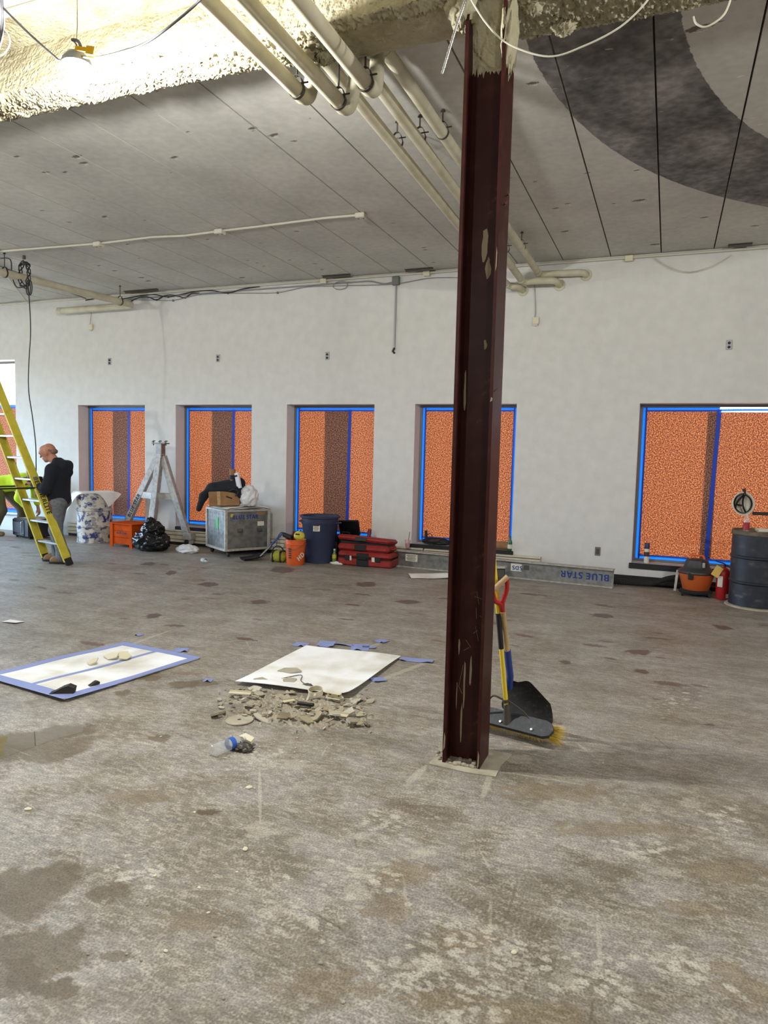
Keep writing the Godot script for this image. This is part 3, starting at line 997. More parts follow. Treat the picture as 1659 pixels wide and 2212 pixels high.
	# the beam, thick with sprayed fireproofing
	var b := thing("ceiling_beam", "ceiling beam thickly coated in rough cream sprayed fireproofing", "beam", Vector3(0, 0, 0))
	var far := func(x: float) -> float:
		return -3.80 - 0.09 * smoothstep(-2.6, -1.7, x) - 0.13 * smoothstep(-1.0, -0.8, x)
	var fine := FastNoiseLite.new()
	fine.noise_type = FastNoiseLite.TYPE_SIMPLEX
	fine.frequency = 52.0
	fine.fractal_type = FastNoiseLite.FRACTAL_FBM
	fine.fractal_octaves = 3
	var shape := func(x: float, v: float) -> Vector3:
		var zf: float = far.call(x)
		var p := [Vector2(-3.68, HC + 0.01), Vector2(-3.60, 4.10), Vector2(-3.555, 3.97), Vector2(-3.54, 3.91), Vector2(-3.58, 3.885), Vector2(-3.70, 3.88), Vector2(zf + 0.05, 3.88), Vector2(zf, 3.90), Vector2(zf + 0.02, 4.0), Vector2(zf + 0.03, HC + 0.01)]
		var w := [0.0, 0.16, 0.28, 0.35, 0.40, 0.52, 0.72, 0.78, 0.86, 1.0]
		var i := 0
		while i < 8 and v > w[i + 1]:
			i += 1
		var q: Vector2 = p[i].lerp(p[i + 1], (v - w[i]) / (w[i + 1] - w[i]))
		var rough := 0.30 + 0.7 * smoothstep(0.30, 0.42, v)
		if x > -1.78 and x < -1.06 and v > 0.42:
			rough = 0.10
		var d := fine.get_noise_3d(x, q.y * 1.3, q.x) * 0.032 * rough + nz.get_noise_3d(x * 0.5, q.y, q.x * 0.5) * 0.02
		var n := Vector2(0.5, -0.2) if v < 0.3 else (Vector2(0.2, -1.0) if v < 0.74 else Vector2(-1.0, -0.1))
		q += n * d
		return Vector3(x, q.y, q.x)
	s = S()
	surf(s, 720, 100, func(u, v): return shape.call(lerpf(-5.0, 1.3, u), v), true)
	surf(s, 60, 74, func(u, v): return shape.call(lerpf(-14.5, -5.0, u), v), true)
	surf(s, 50, 74, func(u, v): return shape.call(lerpf(1.3, 7.5, u), v), true)
	part(b, "sprayed_coat", s, M.spray)
	for q in [[Vector3(-2.02, 3.87, -3.70), 0.055], [Vector3(-1.92, 3.87, -3.76), 0.045], [Vector3(-0.62, 3.875, -3.92), 0.05], [Vector3(-1.12, 3.88, -3.66), 0.04], [Vector3(-0.74, 3.875, -3.72), 0.04]]:
		s = S()
		lump(s, q[0], Vector3(q[1], q[1] * 0.8, q[1]), 0.45, 0.3, int(q[1] * 1000), 18)
		part(b, "spray_lump", s, M.spray)
	print("beam")

func hanger(p: Node, at: Vector3, r: float, top: float) -> void:
	var s := S()
	var pts := []
	for k in 21:
		var a := TAU * k / 20.0
		pts.append(at + Vector3(cos(a) * (r + 0.006) * (1.0 if sin(a) < 0.3 else 0.75), sin(a) * (r + 0.006) + (0.0 if sin(a) < 0.3 else 0.03), 0))
	for k in 20:
		beam(s, pts[k], pts[k + 1], 0.024, 0.003, (pts[k] - at).normalized())
	tube(s, [at + Vector3(-r - 0.03, r * 0.75, 0), at + Vector3(r + 0.03, r * 0.75, 0)], 0.005, 6)
	var h := part(p, "hanger", s, M.hanger)
	s = S()
	tube(s, [at + Vector3(0, r + 0.03, 0), Vector3(at.x, top, at.z)], 0.006, 6)
	lathe(s, [Vector2(0.0, 0.0), Vector2(0.02, 0.004), Vector2(0.012, 0.02), Vector2(0.0, 0.02)], 8, Vector3(at.x, top - 0.02, at.z))
	part(h, "rod", s, M.hanger)

func make_pipes() -> void:
	var r := 0.044
	var lab := ["cream painted ceiling pipe under the beam, farthest from the red column", "cream painted ceiling pipe under the beam, the middle one of three", "cream painted ceiling pipe under the beam, closest to the red column"]
	for k in 3:
		var lx: float = [-2.14, -1.965, -1.725][k]
		var ux: float = [-2.13, -1.93, -1.735][k]
		var ez: float = [-4.00, -4.20, -4.05][k]
		var ly := 3.76
		var uy := 4.10
		var wallz: float = [-9.70, -9.68, -9.81][k]
		var wy: float = [3.93, 3.97, 4.08][k]
		var endx: float = [-1.99, -1.50, -1.16][k]
		var p := thing("heating_pipe", lab[k], "pipe", Vector3(lx, ly, ez), 0.0, "ceiling pipes beside the red column")
		var o := Vector3(lx, ly, ez)
		var path := rounded([Vector3(lx, ly, 4.5) - o, Vector3(lx, ly, ez) - o, Vector3(ux, uy, ez - 0.04) - o, Vector3(ux, wy, wallz) - o, Vector3(endx, wy - 0.01, wallz) - o, Vector3(endx + 0.02, wy - 0.02, WZ) - o], 0.10)
		var s := S()
		tube(s, path, r, 20)
		part(p, "run", s, M.pipe)
		for q in [Vector3(lx, ly, ez), Vector3(ux, uy, ez - 0.04), Vector3(ux, wy, wallz)]:   # collars of the elbows
			s = S()
			var dz := 0.12 if q.y < 4.0 else -0.13
			if q.z < -9.0:
				dz = 0.12
			lathe(s, [Vector2(r - 0.002, -0.03), Vector2(r + 0.006, -0.028), Vector2(r + 0.006, 0.028), Vector2(r - 0.002, 0.03)], 20, q - o + Vector3(0, 0, dz), Basis(Vector3.RIGHT, Vector3.FORWARD, Vector3.UP))
			part(p, "fitting_collar", s, M.pipe)
		hanger(p, Vector3(lx, ly, ez + 0.16) - o, r, HC - o.y if k != 1 else HC - o.y)
		for z in [-5.45, -8.6]:
			hanger(p, Vector3(ux, uy, z + k * 0.03) - o, r, HC - o.y)
		s = S()
		lathe(s, [Vector2(0.0, 0.01), Vector2(0.075, 0.008), Vector2(0.078, 0.0)], 20, Vector3(endx + 0.02, wy - 0.02, WZ + 0.002) - o, Basis(Vector3.RIGHT, Vector3.BACK, Vector3.UP))
		part(p, "wall_plate", s, M.pipe)
	# the big pipe over the left part of the wall and its stub along the wall
	var a := wl(0, 588, -7.3)
	var e := wl(281, 657, -9.62)
	var p4 := thing("heating_pipe", "cream painted ceiling pipe meeting the white wall above the ladder", "pipe", e)
	var s4 := S()
	var dirn := (a - e).normalized()
	var stub := wl(128, 672, -9.72)
	tube(s4, rounded([a + dirn * 9.0 - e, Vector3.ZERO, wl(281, 660, -9.72) - e + Vector3(0.02, 0, 0), stub - e], 0.08), 0.055, 20)
	part(p4, "run", s4, M.pipe)
	for q in [wl(100, 607, -7.3), wl(268, 650, -9.4)]:
		var t := clampf((q - e).dot(dirn), 0.0, 9.0)
		hanger(p4, dirn * t, 0.055, HC - e.y)
	s4 = S()
	lathe(s4, [Vector2(0.0, -0.02), Vector2(0.058, -0.02), Vector2(0.062, 0.0), Vector2(0.06, 0.07), Vector2(0.054, 0.075)], 18, stub - e, Basis(Vector3.UP, Vector3.RIGHT, Vector3.FORWARD))
	part(p4, "end_cap", s4, M.pipe)
	# two thinner lines beside it
	for k in 2:
		var b0 := wl(0, 640 + k * 12, -7.8) if k else wl(0, 596, -7.8)
		var b1 := wl(185, 640, -9.85) if k == 0 else wl(60, 655, -9.85)
		b0.y = HC - 0.03
		b1.y = HC - 0.05
		var t := thing("ceiling_conduit", ["thin dark conduit running over the ceiling planks beside the big pipe", "thin pale conduit running over the ceiling planks near the ladder"][k], "conduit", b1)
		s4 = S()
		tube(s4, [Vector3.ZERO, b0 - b1, (b0 - b1) * 2.2], 0.012, 8)
		part(t, "run", s4, M.conduit if k == 0 else M.conduit_paint)
	# painted conduit on the ceiling with its boxes
	var pts := []
	for q in [[-60, 548], [0, 543], [213, 526], [330, 512], [400, 509], [475, 499], [560, 489], [700, 471], [780, 464]]:
		pts.append(fl(q[0], q[1], HC - 0.02))
	var c := thing("ceiling_conduit", "cream conduit with three junction boxes crossing the ceiling planks", "conduit", pts[4])
	s4 = S()
	tube(s4, pts.map(func(q): return q - pts[4]), 0.014, 10)
	part(c, "run", s4, M.conduit_paint)
	for i in [2, 5, 8]:
		s4 = S()
		box(s4, pts[i] - pts[4] + Vector3(0, -0.012, 0), Vector3(0.11, 0.055, 0.10), Basis.IDENTITY, 0.008)
		var jb := part(c, "junction_box", s4, M.conduit_paint)
		for u in [-1, 1]:
			s4 = S()
			lathe(s4, [Vector2(0.0, -0.004), Vector2(0.009, -0.003), Vector2(0.01, 0.0)], 8, pts[i] - pts[4] + Vector3(0.03 * u, -0.040, 0.0))
			part(jb, "screw", s4, M.hanger)
	# three lines under the sprayed ceiling of the near bay
	for k in 3:
		var t := thing("ceiling_conduit", "straight cream conduit under the sprayed ceiling in front of the beam", "conduit", Vector3(-3.6, HC - 0.03, -3.32 + k * 0.075), 0.0, "parallel conduits in front of the beam")
		s4 = S()
		tube(s4, [Vector3(-8.0, 0, -0.06), Vector3(0.45, 0, 0.0)], 0.026, 12)
		part(t, "run", s4, M.conduit_paint)
	print("pipes")

func outlet(px: float, py: float, label: String, duplex := true) -> void:
	var p := wl(px, py)
	var o := thing("wall_outlet", label, "outlet", p, 0.0, "outlets high on the white wall" if duplex else "")
	var s := S()
	box(s, Vector3(0, 0, 0.004), Vector3(0.072, 0.118, 0.008), Basis.IDENTITY, 0.003)
	part(o, "cover_plate", s, M.steel if not duplex else M.conduit)
	if duplex:
		for y in [-0.028, 0.022]:
			s = S()
			lathe(s, [Vector2(0.0, 0.006), Vector2(0.017, 0.005), Vector2(0.018, 0.0)], 14, Vector3(0, y, 0.008), Basis(Vector3.RIGHT, Vector3.BACK, Vector3.UP))
			part(o, "socket", s, M.black)
	else:
		s = S()
		box(s, Vector3(0, 0, 0.010), Vector3(0.04, 0.07, 0.005), Basis.IDENTITY, 0.002)
		part(o, "blank_insert", s, M.hanger)

func make_wall_services() -> void:
	outlet(237, 781, "duplex outlet high on the white wall above the window beside the drum")
	outlet(471, 774, "duplex outlet high on the white wall above the window behind the metal case")
	outlet(707, 769, "duplex outlet high on the white wall above the window behind the blue bin")
	outlet(1575, 745, "duplex outlet high on the white wall above the wide window")
	outlet(1291, 1191, "grey blank cover plate low on the white wall above the aluminium beam", false)
	# conduits along the head of the wall
	var s := S()
	var t := thing("wall_conduit", "cream conduit with small boxes along the top of the white wall", "conduit", Vector3(-3.0, HC - 0.035, WZ + 0.03))
	tube(s, [Vector3(-11.5, 0, 0), Vector3(10.4, 0, 0)], 0.016, 10)
	part(t, "run", s, M.conduit_paint)
	for px in [700, 922, 1357, 230]:
		s = S()
		var q := wl(px, 600, WZ + 0.03)
		box(s, Vector3(q.x + 3.0, -0.012, 0.004), Vector3(0.10, 0.075, 0.06), Basis.IDENTITY, 0.006)
		part(t, "junction_box", s, M.cream)
	t = thing("wall_conduit", "bare metal conduit and grey junction box with a drop down the white wall", "conduit", wl(857, 640))
	var o: Vector3 = t.position
	s = S()
	var bx := wl(857, 608)
	tube(s, rounded([Vector3(-9.0, HC - 0.10, WZ + 0.02) - o, Vector3(wl(800, 615).x, HC - 0.09, WZ + 0.02) - o, wl(830, 614, WZ + 0.02) - o, bx - o + Vector3(0, 0, 0.02)], 0.06), 0.010, 8)
	part(t, "run", s, M.conduit)
	s = S()
	box(s, bx - o + Vector3(0, 0, 0.03), Vector3(0.11, 0.12, 0.06), Basis.IDENTITY, 0.006)
	part(t, "junction_box", s, M.steel)
	s = S()
	var lo := wl(853, 752)
	tube(s, [bx - o + Vector3(0, 0, 0.02), Vector3(lo.x - o.x, lo.y - o.y, 0.02)], 0.012, 8)
	part(t, "drop", s, M.conduit)
	s = S()
	tube(s, [Vector3(lo.x - o.x, lo.y - o.y, 0.02), Vector3(lo.x - o.x - 0.02, lo.y - o.y - 0.05, 0.03), Vector3(lo.x - o.x + 0.01, lo.y - o.y - 0.08, 0.03)], 0.016, 8)
	part(t, "cable_end", s, M.black)
	# dark cables strapped along the wall head near the big pipe
	for k in 3:
		var ca := wl([185, 250, 270][k], 640, WZ + 0.03)
		var cb2 := wl([560, 430, 1000][k], 620, WZ + 0.03)
		t = thing("wall_cable", ["dark cable sagging along the wall head beside the end of the big pipe", "short dark cable bundled at the wall head above the gantry stand", "long thin grey cable along the wall head towards the red column"][k], "cable", Vector3((ca.x + cb2.x) * 0.5, HC - 0.07 - 0.03 * k, WZ + 0.025))
		s = S()
		var run2 := []
		for j in 13:
			run2.append(Vector3(lerpf(ca.x, cb2.x, j / 12.0) - t.position.x, 0.018 * sin(j * 1.7 + k) - (0.03 if j % 4 == 2 else 0.0), 0.006 * cos(j * 2.3)))
		tube(s, curve(run2, 5), 0.009 if k < 2 else 0.006, 6)
		part(t, "run", s, M.dark_cable if k < 2 else M.conduit)
		for j in [2, 6, 10]:
			s = S()
			box(s, run2[j] + Vector3(0, 0, -0.008), Vector3(0.03, 0.03, 0.02), Basis.IDENTITY, 0.004)
			part(t, "clip", s, M.hanger)
	# loose wires at the head of the wall
	s = S()
	t = thing("loose_wire", "loop of grey wire hanging at the top of the white wall", "wire", wl(738, 615))
	var pts := []
	for k in 17:
		var a := TAU * k / 16.0
		pts.append(Vector3(cos(a) * 0.12, sin(a) * 0.06 - 0.02, 0.05 + 0.01 * sin(a * 2.0)))
	tube(s, pts, 0.006, 6)
	part(t, "run", s, M.conduit)
	t = thing("loose_wire", "thin white wires drooping below the ceiling above the wide window", "wire", wl(1480, 580))
	for k in 2:
		s = S()
		tube(s, curve([wl(1412, 556 + k * 4, WZ + 0.02) - t.position, wl(1450, 578 + k * 3, WZ + 0.03) - t.position, wl(1490, 587 + k * 2, WZ + 0.03) - t.position, wl(1540, 573 + k * 3, WZ + 0.03) - t.position, wl(1580, 551, WZ + 0.02) - t.position]), 0.0035, 5)
		part(t, "strand", s, M.white_cable)
	for q in [[198, 707, 200, 672, "small cream box with a dangling wire on the wall under the pipe stub"], [1158, 693, 1155, 612, "small cream box with a dangling wire on the wall under the pipe ends"]]:
		var p := wl(q[0], q[1])
		t = thing("thermostat_box", q[4], "control box", p)
		s = S()
		box(s, Vector3(0, 0, 0.018), Vector3(0.085, 0.095, 0.036), Basis.IDENTITY, 0.005)
		part(t, "backplate", s, M.cream)
		s = S()
		box(s, Vector3(0.0, -0.055, 0.03), Vector3(0.06, 0.02, 0.05), Basis(Vector3.RIGHT, 0.5), 0.003)
		part(t, "loose_cover", s, M.label)
		s = S()
		tube(s, curve([Vector3(-0.01, 0.04, 0.03), wl(q[0] - 2, (q[1] * 2 + q[3]) / 3.0) - p + Vector3(0.01, 0, 0.02), wl(q[2], q[3]) - p + Vector3(0, 0, 0.03)]), 0.005, 6)
		part(t, "wire", s, M.conduit)
	# dark strips of scraped paint at the ceiling edge
	for q in [[740, 596, 50], [920, 590, 50], [1618, 526, 44], [320, 626, 60]]:
		var a := wl(q[0] - q[2], q[1], WZ + 0.25)
		var b := wl(q[0] + q[2] * 0.2, q[1], WZ + 0.25)
		t = thing("metal_angle", "grey metal angle strip on the ceiling edge " + {740: "above the loop of grey wire", 920: "beside the red column", 1618: "above the wide window", 320: "near the end of the big cream pipe"}[q[0]], "bracket", Vector3((a.x + b.x) / 2, HC, WZ + 0.16), 0.0, "metal strips along the ceiling edge")
		s = S()
		box(s, Vector3(0, -0.004, 0), Vector3(b.x - a.x, 0.008, 0.05))
		part(t, "flange", s, M.hanger)
		s = S()
		box(s, Vector3(0, -0.02, -0.02), Vector3(b.x - a.x, 0.03, 0.006))
		part(t, "leg", s, M.hanger)
	# the coil of black cable and the cord that hangs to the worker's hands
	var hook := fl(52, 552, HC)
	t = thing("cable_coil", "coil of black cable hung from the ceiling above the ladder", "cable", hook)
	s = S()
	tube(s, [Vector3.ZERO, Vector3(0, -0.05, 0)], 0.02, 8)
	part(t, "hook", s, M.hanger)
	s = S()
	var loops := []
	for k in 70:
		var a := TAU * k / 16.0
		loops.append(Vector3(cos(a) * (0.13 + 0.02 * sin(k * 0.9)), -0.26 + sin(a) * (0.17 + 0.02 * cos(k * 0.7)), sin(k * 1.3) * 0.05 + cos(a) * 0.04))
	tube(s, loops, 0.008, 6)
	for k in 2:
		var small := []
		for j in 17:
			var a := TAU * j / 16.0
			small.append(Vector3(0.09 + k * 0.03 + cos(a) * 0.04, -0.45 + sin(a) * 0.10, 0.02))
		tube(s, small, 0.008, 6)
	part(t, "loops", s, M.dark_cable)
	s = S()
	var z := hook.z
	tube(s, curve([Vector3(-0.45, 0.0, 0), Vector3(-0.26, -0.04, 0), Vector3(-0.24, -0.25, 0), Vector3(-0.15, -0.42, 0), Vector3(0.0, -0.42, 0)]), 0.008, 6)
	part(t, "lead", s, M.dark_cable)
	t = thing("extension_lead", "black power lead hanging from the ceiling coil down to the worker in the dark hoodie", "cord", hook)
	s = S()
	var cord := []
	for q in [[60, 612], [64, 660], [66, 720], [62, 790], [62, 845], [70, 900], [77, 960], [78, 1018]]:
		cord.append(wl(q[0], q[1], lerpf(z, -7.45, clampf((q[1] - 612) / 406.0, 0, 1))) - hook)
	tube(s, curve(cord, 5), 0.0075, 6)
	part(t, "run", s, M.dark_cable)
	# wires that hang from the beam by the column
	t = thing("armoured_cable", "short length of silver armoured cable hanging from the beam beside the column", "cable", wl(1005, 0, -3.4))
	s = S()
	var top: Vector3 = t.position
	var e := wl(955, 160, -3.4)
	var run := curve([Vector3(0.02, 0.12, 0), Vector3.ZERO, wl(985, 60, -3.4) - top, e - top], 10)
	tube(s, run, 0.0065, 8)
	part(t, "sheath", s, M.chrome)
	s = S()
	for k in range(1, run.size() - 1):
		tube(s, [run[k], run[k] + (run[k + 1] - run[k]).normalized() * 0.004], 0.0082, 8)
	part(t, "armour_rib", s, M.chrome)
	t = thing("loose_wire", "white wire drooping across the head of the red column", "wire", wl(1185, 122, -3.45))
	s = S()
	var wz2 := -3.45
	tube(s, curve([wl(1010, -14, wz2) - t.position, wl(1050, 50, wz2) - t.position, wl(1100, 96, wz2) - t.position, wl(1185, 122, wz2) - t.position, wl(1260, 100, wz2) - t.position, wl(1340, 58, wz2) - t.position, wl(1398, 2, wz2) - t.position, wl(1410, -30, wz2) - t.position]), 0.0042, 6)
	part(t, "run", s, M.white_cable)
	t = thing("loose_wire", "short curl of white wire hanging from the beam over the bare grey ceiling arc", "wire", wl(1520, 57, -3.5))
	s = S()
	tube(s, curve([wl(1584, -20, -3.5) - t.position, wl(1565, 30, -3.5) - t.position, wl(1528, 57, -3.5) - t.position, wl(1505, 52, -3.5) - t.position, wl(1498, 36, -3.5) - t.position]), 0.0042, 6)
	part(t, "run", s, M.white_cable)
	# bundle of grey wire at the very left of the near bay
	t = thing("wire_bundle", "bundle of grey wire hanging from the sprayed ceiling beside the work light", "wire", wl(4, 10, -3.0))
	for k in 3:
		s = S()
		tube(s, curve([Vector3(-0.02 * k, 0.12, 0), Vector3(0.01, -0.02, 0.01 * k), Vector3(0.01 - 0.015 * k, -0.14, 0), Vector3(-0.03, -0.26 + 0.03 * k, 0.01)]), 0.005, 6)
		part(t, "strand", s, M.grey_cable)
	s = S()
	tube(s, curve([Vector3(0.01, -0.13, 0), Vector3(0.045, -0.17, 0), Vector3(0.05, -0.22, 0), Vector3(0.0, -0.26, 0), Vector3(-0.06, -0.25, 0)]), 0.004, 6)
	part(t, "strand", s, M.white_cable)

func make_lamps() -> void:
	var spots := [[Vector3(-2.95, 3.56, -2.97), "hanging work light with a glaring bulb and yellow tag before the sprayed beam", 9.0], [Vector3(-9.1, 3.56, -2.97), "hanging work light in line with the beam beyond the ladder", 7.5], [Vector3(3.2, 3.56, -2.97), "hanging work light in line with the beam beyond the dark drum", 9.5], [Vector3(-2.95, 3.56, 3.1), "hanging work light near the block wall opposite the papered windows", 4.0], [Vector3(3.2, 3.56, 3.1), "hanging work light in the corner of the block wall and the plain right wall", 7.0]]
	M.bulb = mat(Color(1, 0.97, 0.9), 0.4)
	M.bulb.emission_enabled = true
	M.bulb.emission = Color(1.0, 1.0, 0.99)
	M.bulb.emission_energy_multiplier = 14.0
	var dome := mat(c8(116, 120, 128), 0.4)
	for k in spots.size():
		var p: Vector3 = spots[k][0]
		var t := thing("work_light", spots[k][1], "lamp", p)
		var s := S()
		lathe(s, [Vector2(0.0, -0.085), Vector2(0.03, -0.08), Vector2(0.05, -0.055), Vector2(0.058, -0.02), Vector2(0.05, 0.015), Vector2(0.035, 0.04), Vector2(0.0, 0.042)], 20)
		part(t, "bulb", s, M.bulb)
		s = S()
		lathe(s, [Vector2(0.075, 0.05), Vector2(0.07, 0.075), Vector2(0.045, 0.105), Vector2(0.02, 0.115), Vector2(0.0, 0.116)], 24)
		lathe(s, [Vector2(0.073, 0.05), Vector2(0.068, 0.073), Vector2(0.04, 0.098), Vector2(0.0, 0.10)], 24)
		part(t, "dome", s, dome)
		s = S()
		tube(s, curve([Vector3(0, 0.115, 0), Vector3(0.0, 0.15, 0), Vector3(-0.025, 0.175, 0)]), 0.004, 6)
		tube(s, curve([Vector3(-0.03, 0.18, 0), Vector3(0.0, 0.172, 0), Vector3(0.02, 0.155, 0), Vector3(0.028, 0.135, 0)]), 0.008, 8)
		part(t, "hook", s, M.grey_cable)
		s = S()
		tube(s, [Vector3(0.0, 0.17, 0), Vector3(0.008, 0.25, 0), Vector3(0.01, HC - p.y, 0)], 0.003, 6)
		part(t, "hanging_wire", s, M.white_cable)
		if k == 0:
			s = S()
			beam(s, Vector3(0.05, 0.095, 0.06), Vector3(0.12, 0.075, 0.06), 0.003, 0.022, Vector3.UP)
			beam(s, Vector3(0.12, 0.075, 0.06), Vector3(0.17, 0.06, 0.06), 0.003, 0.04, Vector3.UP)
			part(t, "yellow_tag", s, mat(c8(206, 160, 6), 0.8))
		var l := OmniLight3D.new()
		l.name = "work_light_glow_%d" % k
		l.position = p + Vector3(0, -0.02, 0)
		l.light_color = Color(1.0, 1.0, 0.99)
		l.light_energy = spots[k][2]
		l.light_size = 0.055
		l.omni_range = 40.0
		l.omni_attenuation = 2.0
		l.shadow_enabled = true
		add_child(l)
	var t2 := thing("light_cord", "grey cord slung between the work lights in front of the sprayed beam", "cord", spots[0][0])
	var o: Vector3 = t2.position
	var s2 := S()
	tube(s2, curve([wl(-60, -50, -3.0) - o, wl(0, 10, -3.0) - o, wl(60, 70, -3.0) - o, wl(128, 131, -2.97) - o]), 0.006, 6)
	part(t2, "run", s2, M.grey_cable)
	s2 = S()
	tube(s2, curve([wl(204, 126, -2.95) - o, wl(250, 115, -2.93) - o, wl(310, 95, -2.9) - o, wl(360, 62, -2.85) - o, wl(420, 12, -2.8) - o, wl(450, -20, -2.75) - o]), 0.006, 6)
	part(t2, "run", s2, M.grey_cable)
	s2 = S()
	tube(s2, [wl(128, 131, -2.97) - o, Vector3(-0.04, 0.07, 0), Vector3(0.05, 0.07, 0.03), wl(204, 126, -2.95) - o], 0.006, 6)
	part(t2, "run", s2, M.grey_cable)
	print("lamps")

# ------------------------------------------------------------------ along the wall: drum, crate, stand, case
func ridged(n: int, base: float, out: float, w: float) -> Array:   # a thin bead on a lathe profile at height n
	return [Vector2(base, n - w), Vector2(base + out, n), Vector2(base, n + w)]

func drum(t: Node3D, r: float, h: float, m: Material) -> void:
	var s := S()
	lathe(s, [Vector2(0.0, 0.012), Vector2(r - 0.012, 0.012), Vector2(r - 0.012, 0.0), Vector2(r + 0.004, 0.0), Vector2(r + 0.004, 0.018), Vector2(r, 0.022), Vector2(r, h * 0.33 - 0.02), Vector2(r + 0.012, h * 0.33 - 0.006), Vector2(r + 0.012, h * 0.33 + 0.006), Vector2(r, h * 0.33 + 0.02), Vector2(r, h * 0.66 - 0.02), Vector2(r + 0.012, h * 0.66 - 0.006), Vector2(r + 0.012, h * 0.66 + 0.006), Vector2(r, h * 0.66 + 0.02), Vector2(r, h - 0.03)], 40)
	part(t, "shell", s, m)

func page(t: Node, called: String, at: Vector3, bas: Basis, w: float, h: float, m: Material) -> MeshInstance3D:
	var s := S()
	box(s, at, Vector3(w, h, 0.0012), bas)
	return part(t, called, s, m)

func make_left_group() -> void:
	# microwave on the floor
	var k := fl(61, 1166)
	var turn := deg_to_rad(-16.0)
	var b := Basis(Vector3.UP, turn)
	var t := thing("microwave_oven", "black microwave oven on the floor beside the ladder", "microwave", k - b * Vector3(0.29, 0, 0.24), turn)
	var s := S()
	box(s, Vector3(0, 0.185, -0.01), Vector3(0.58, 0.31, 0.46), Basis.IDENTITY, 0.012)
	part(t, "body", s, M.black)
	s = S()
	box(s, Vector3(-0.07, 0.185, 0.229), Vector3(0.42, 0.28, 0.022), Basis.IDENTITY, 0.006)
	var d := part(t, "door", s, M.black_gloss)
	s = S()
	tube(s, rounded([Vector3(0.115, 0.30, 0.24), Vector3(0.115, 0.30, 0.275), Vector3(0.115, 0.07, 0.275), Vector3(0.115, 0.07, 0.24)], 0.02), 0.009, 8)
	part(d, "handle", s, M.chrome)
	s = S()
	box(s, Vector3(-0.08, 0.19, 0.2415), Vector3(0.32, 0.18, 0.002))
	part(d, "door_glass", s, M.black)
	s = S()
	box(s, Vector3(0.215, 0.185, 0.227), Vector3(0.13, 0.28, 0.018), Basis.IDENTITY, 0.004)
	part(t, "control_panel", s, M.black)
	for q in [[-0.24, 0.18], [0.24, 0.18], [-0.24, -0.2], [0.24, -0.2]]:
		s = S()
		lathe(s, [Vector2(0, 0), Vector2(0.02, 0), Vector2(0.018, 0.03), Vector2(0, 0.03)], 10, Vector3(q[0], 0, q[1]))
		part(t, "foot", s, M.rubber)
	s = S()
	cloth(s, 10, 8, func(u, v): return Vector3(lerpf(-0.20, 0.27, u), 0.3435 + 0.004 * sin(u * 7 + v * 3), lerpf(-0.22, 0.16, v)), 0.002)
	part(t, "dusty_cloth", s, M.mortar)
	# peeling drum with a sheet of paper on its lid
	M.peel = tri_mat(noise_tex([[0.0, c8(30, 44, 108)], [0.37, c8(44, 58, 120)], [0.40, c8(94, 78, 70)], [0.43, c8(196, 190, 176)], [0.72, c8(206, 202, 190)], [0.86, c8(150, 136, 116)], [0.90, c8(206, 202, 192)]], 0.016, 51, 5, FastNoiseLite.TYPE_SIMPLEX, true, 512), 0.75, 0.6)
	var bx := wl(205, 1170, -9.5)
	bx.y = 0
	t = thing("steel_drum", "steel drum with peeling blue and white paint beside the orange crate", "drum", bx)
	drum(t, 0.286, 0.84, M.peel)
	s = S()
	lathe(s, [Vector2(0.286, 0.81), Vector2(0.297, 0.815), Vector2(0.297, 0.838), Vector2(0.286, 0.845), Vector2(0.272, 0.838), Vector2(0.268, 0.825), Vector2(0.0, 0.825)], 40)
	part(t, "lid", s, M.peel)
	var pp := thing("paper_sheet", "crumpled white printed paper sheet draped over the peeling drum", "paper", bx + Vector3(0, 0.85, 0), deg_to_rad(20))
	s = S()
	cloth(s, 26, 22, func(u, v):
		var p := Vector3(lerpf(-0.42, 0.40, u), 0.0, lerpf(-0.30, 0.31, v))
		var r := Vector2(p.x, p.z).length()
		var fall := maxf(r - 0.30, 0.0)
		p.y = 0.012 + 0.012 * sin(u * 11.0 + v * 5.0) - fall * (0.85 + 0.75 * sin(atan2(p.z, p.x) * 3.0 + 0.8))
		p.x *= 1.0 - fall * 0.5
		p.z *= 1.0 - fall * 0.5
		return p, 0.002)
	part(pp, "sheet", s, M.paper_white)
	# orange crate
	turn = deg_to_rad(-9.0)
	b = Basis(Vector3.UP, turn)
	k = fl(284, 1186)
	t = thing("wooden_crate", "orange painted wooden crate with battens beside the black rubbish bag", "crate", k - b * Vector3(0.27, 0, 0.21), turn)
	for y in 3:
		s = S()
		box(s, Vector3(0, 0.105 + y * 0.108, 0), Vector3(0.50, 0.104, 0.36), Basis.IDENTITY, 0.004)
		part(t, "board", s, M.orange)
	for q in [[-0.235, 0.19], [0.235, 0.19], [-0.235, -0.19], [0.235, -0.19]]:
		s = S()
		box(s, Vector3(q[0], 0.19, q[1]), Vector3(0.07, 0.38, 0.02), Basis.IDENTITY, 0.003)
		part(t, "batten", s, M.orange)
	for x in [-0.26, 0.26]:
		s = S()
		box(s, Vector3(x, 0.19, 0.0), Vector3(0.02, 0.30, 0.07), Basis.IDENTITY, 0.003)
		part(t, "batten", s, M.orange)
	s = S()
	box(s, Vector3(0, 0.388, 0), Vector3(0.56, 0.02, 0.42), Basis.IDENTITY, 0.004)
	part(t, "lid", s, M.orange)
	s = S()
	box(s, Vector3(0.275, 0.22, 0.06), Vector3(0.004, 0.10, 0.05))
	part(t, "latch", s, M.steel)
	letters(t, "BLUE STAR", 0.035, Vector3(0, 0.235, 0.182), Basis.IDENTITY, M.stencil_black)
	# aluminium A-frame stand
	var top := wl(347, 985, -9.6)
	top.y = 1.5
	var fL := Vector3(-8.84, 0, -9.74)
	var fR := Vector3(-7.33, 0, -9.70)
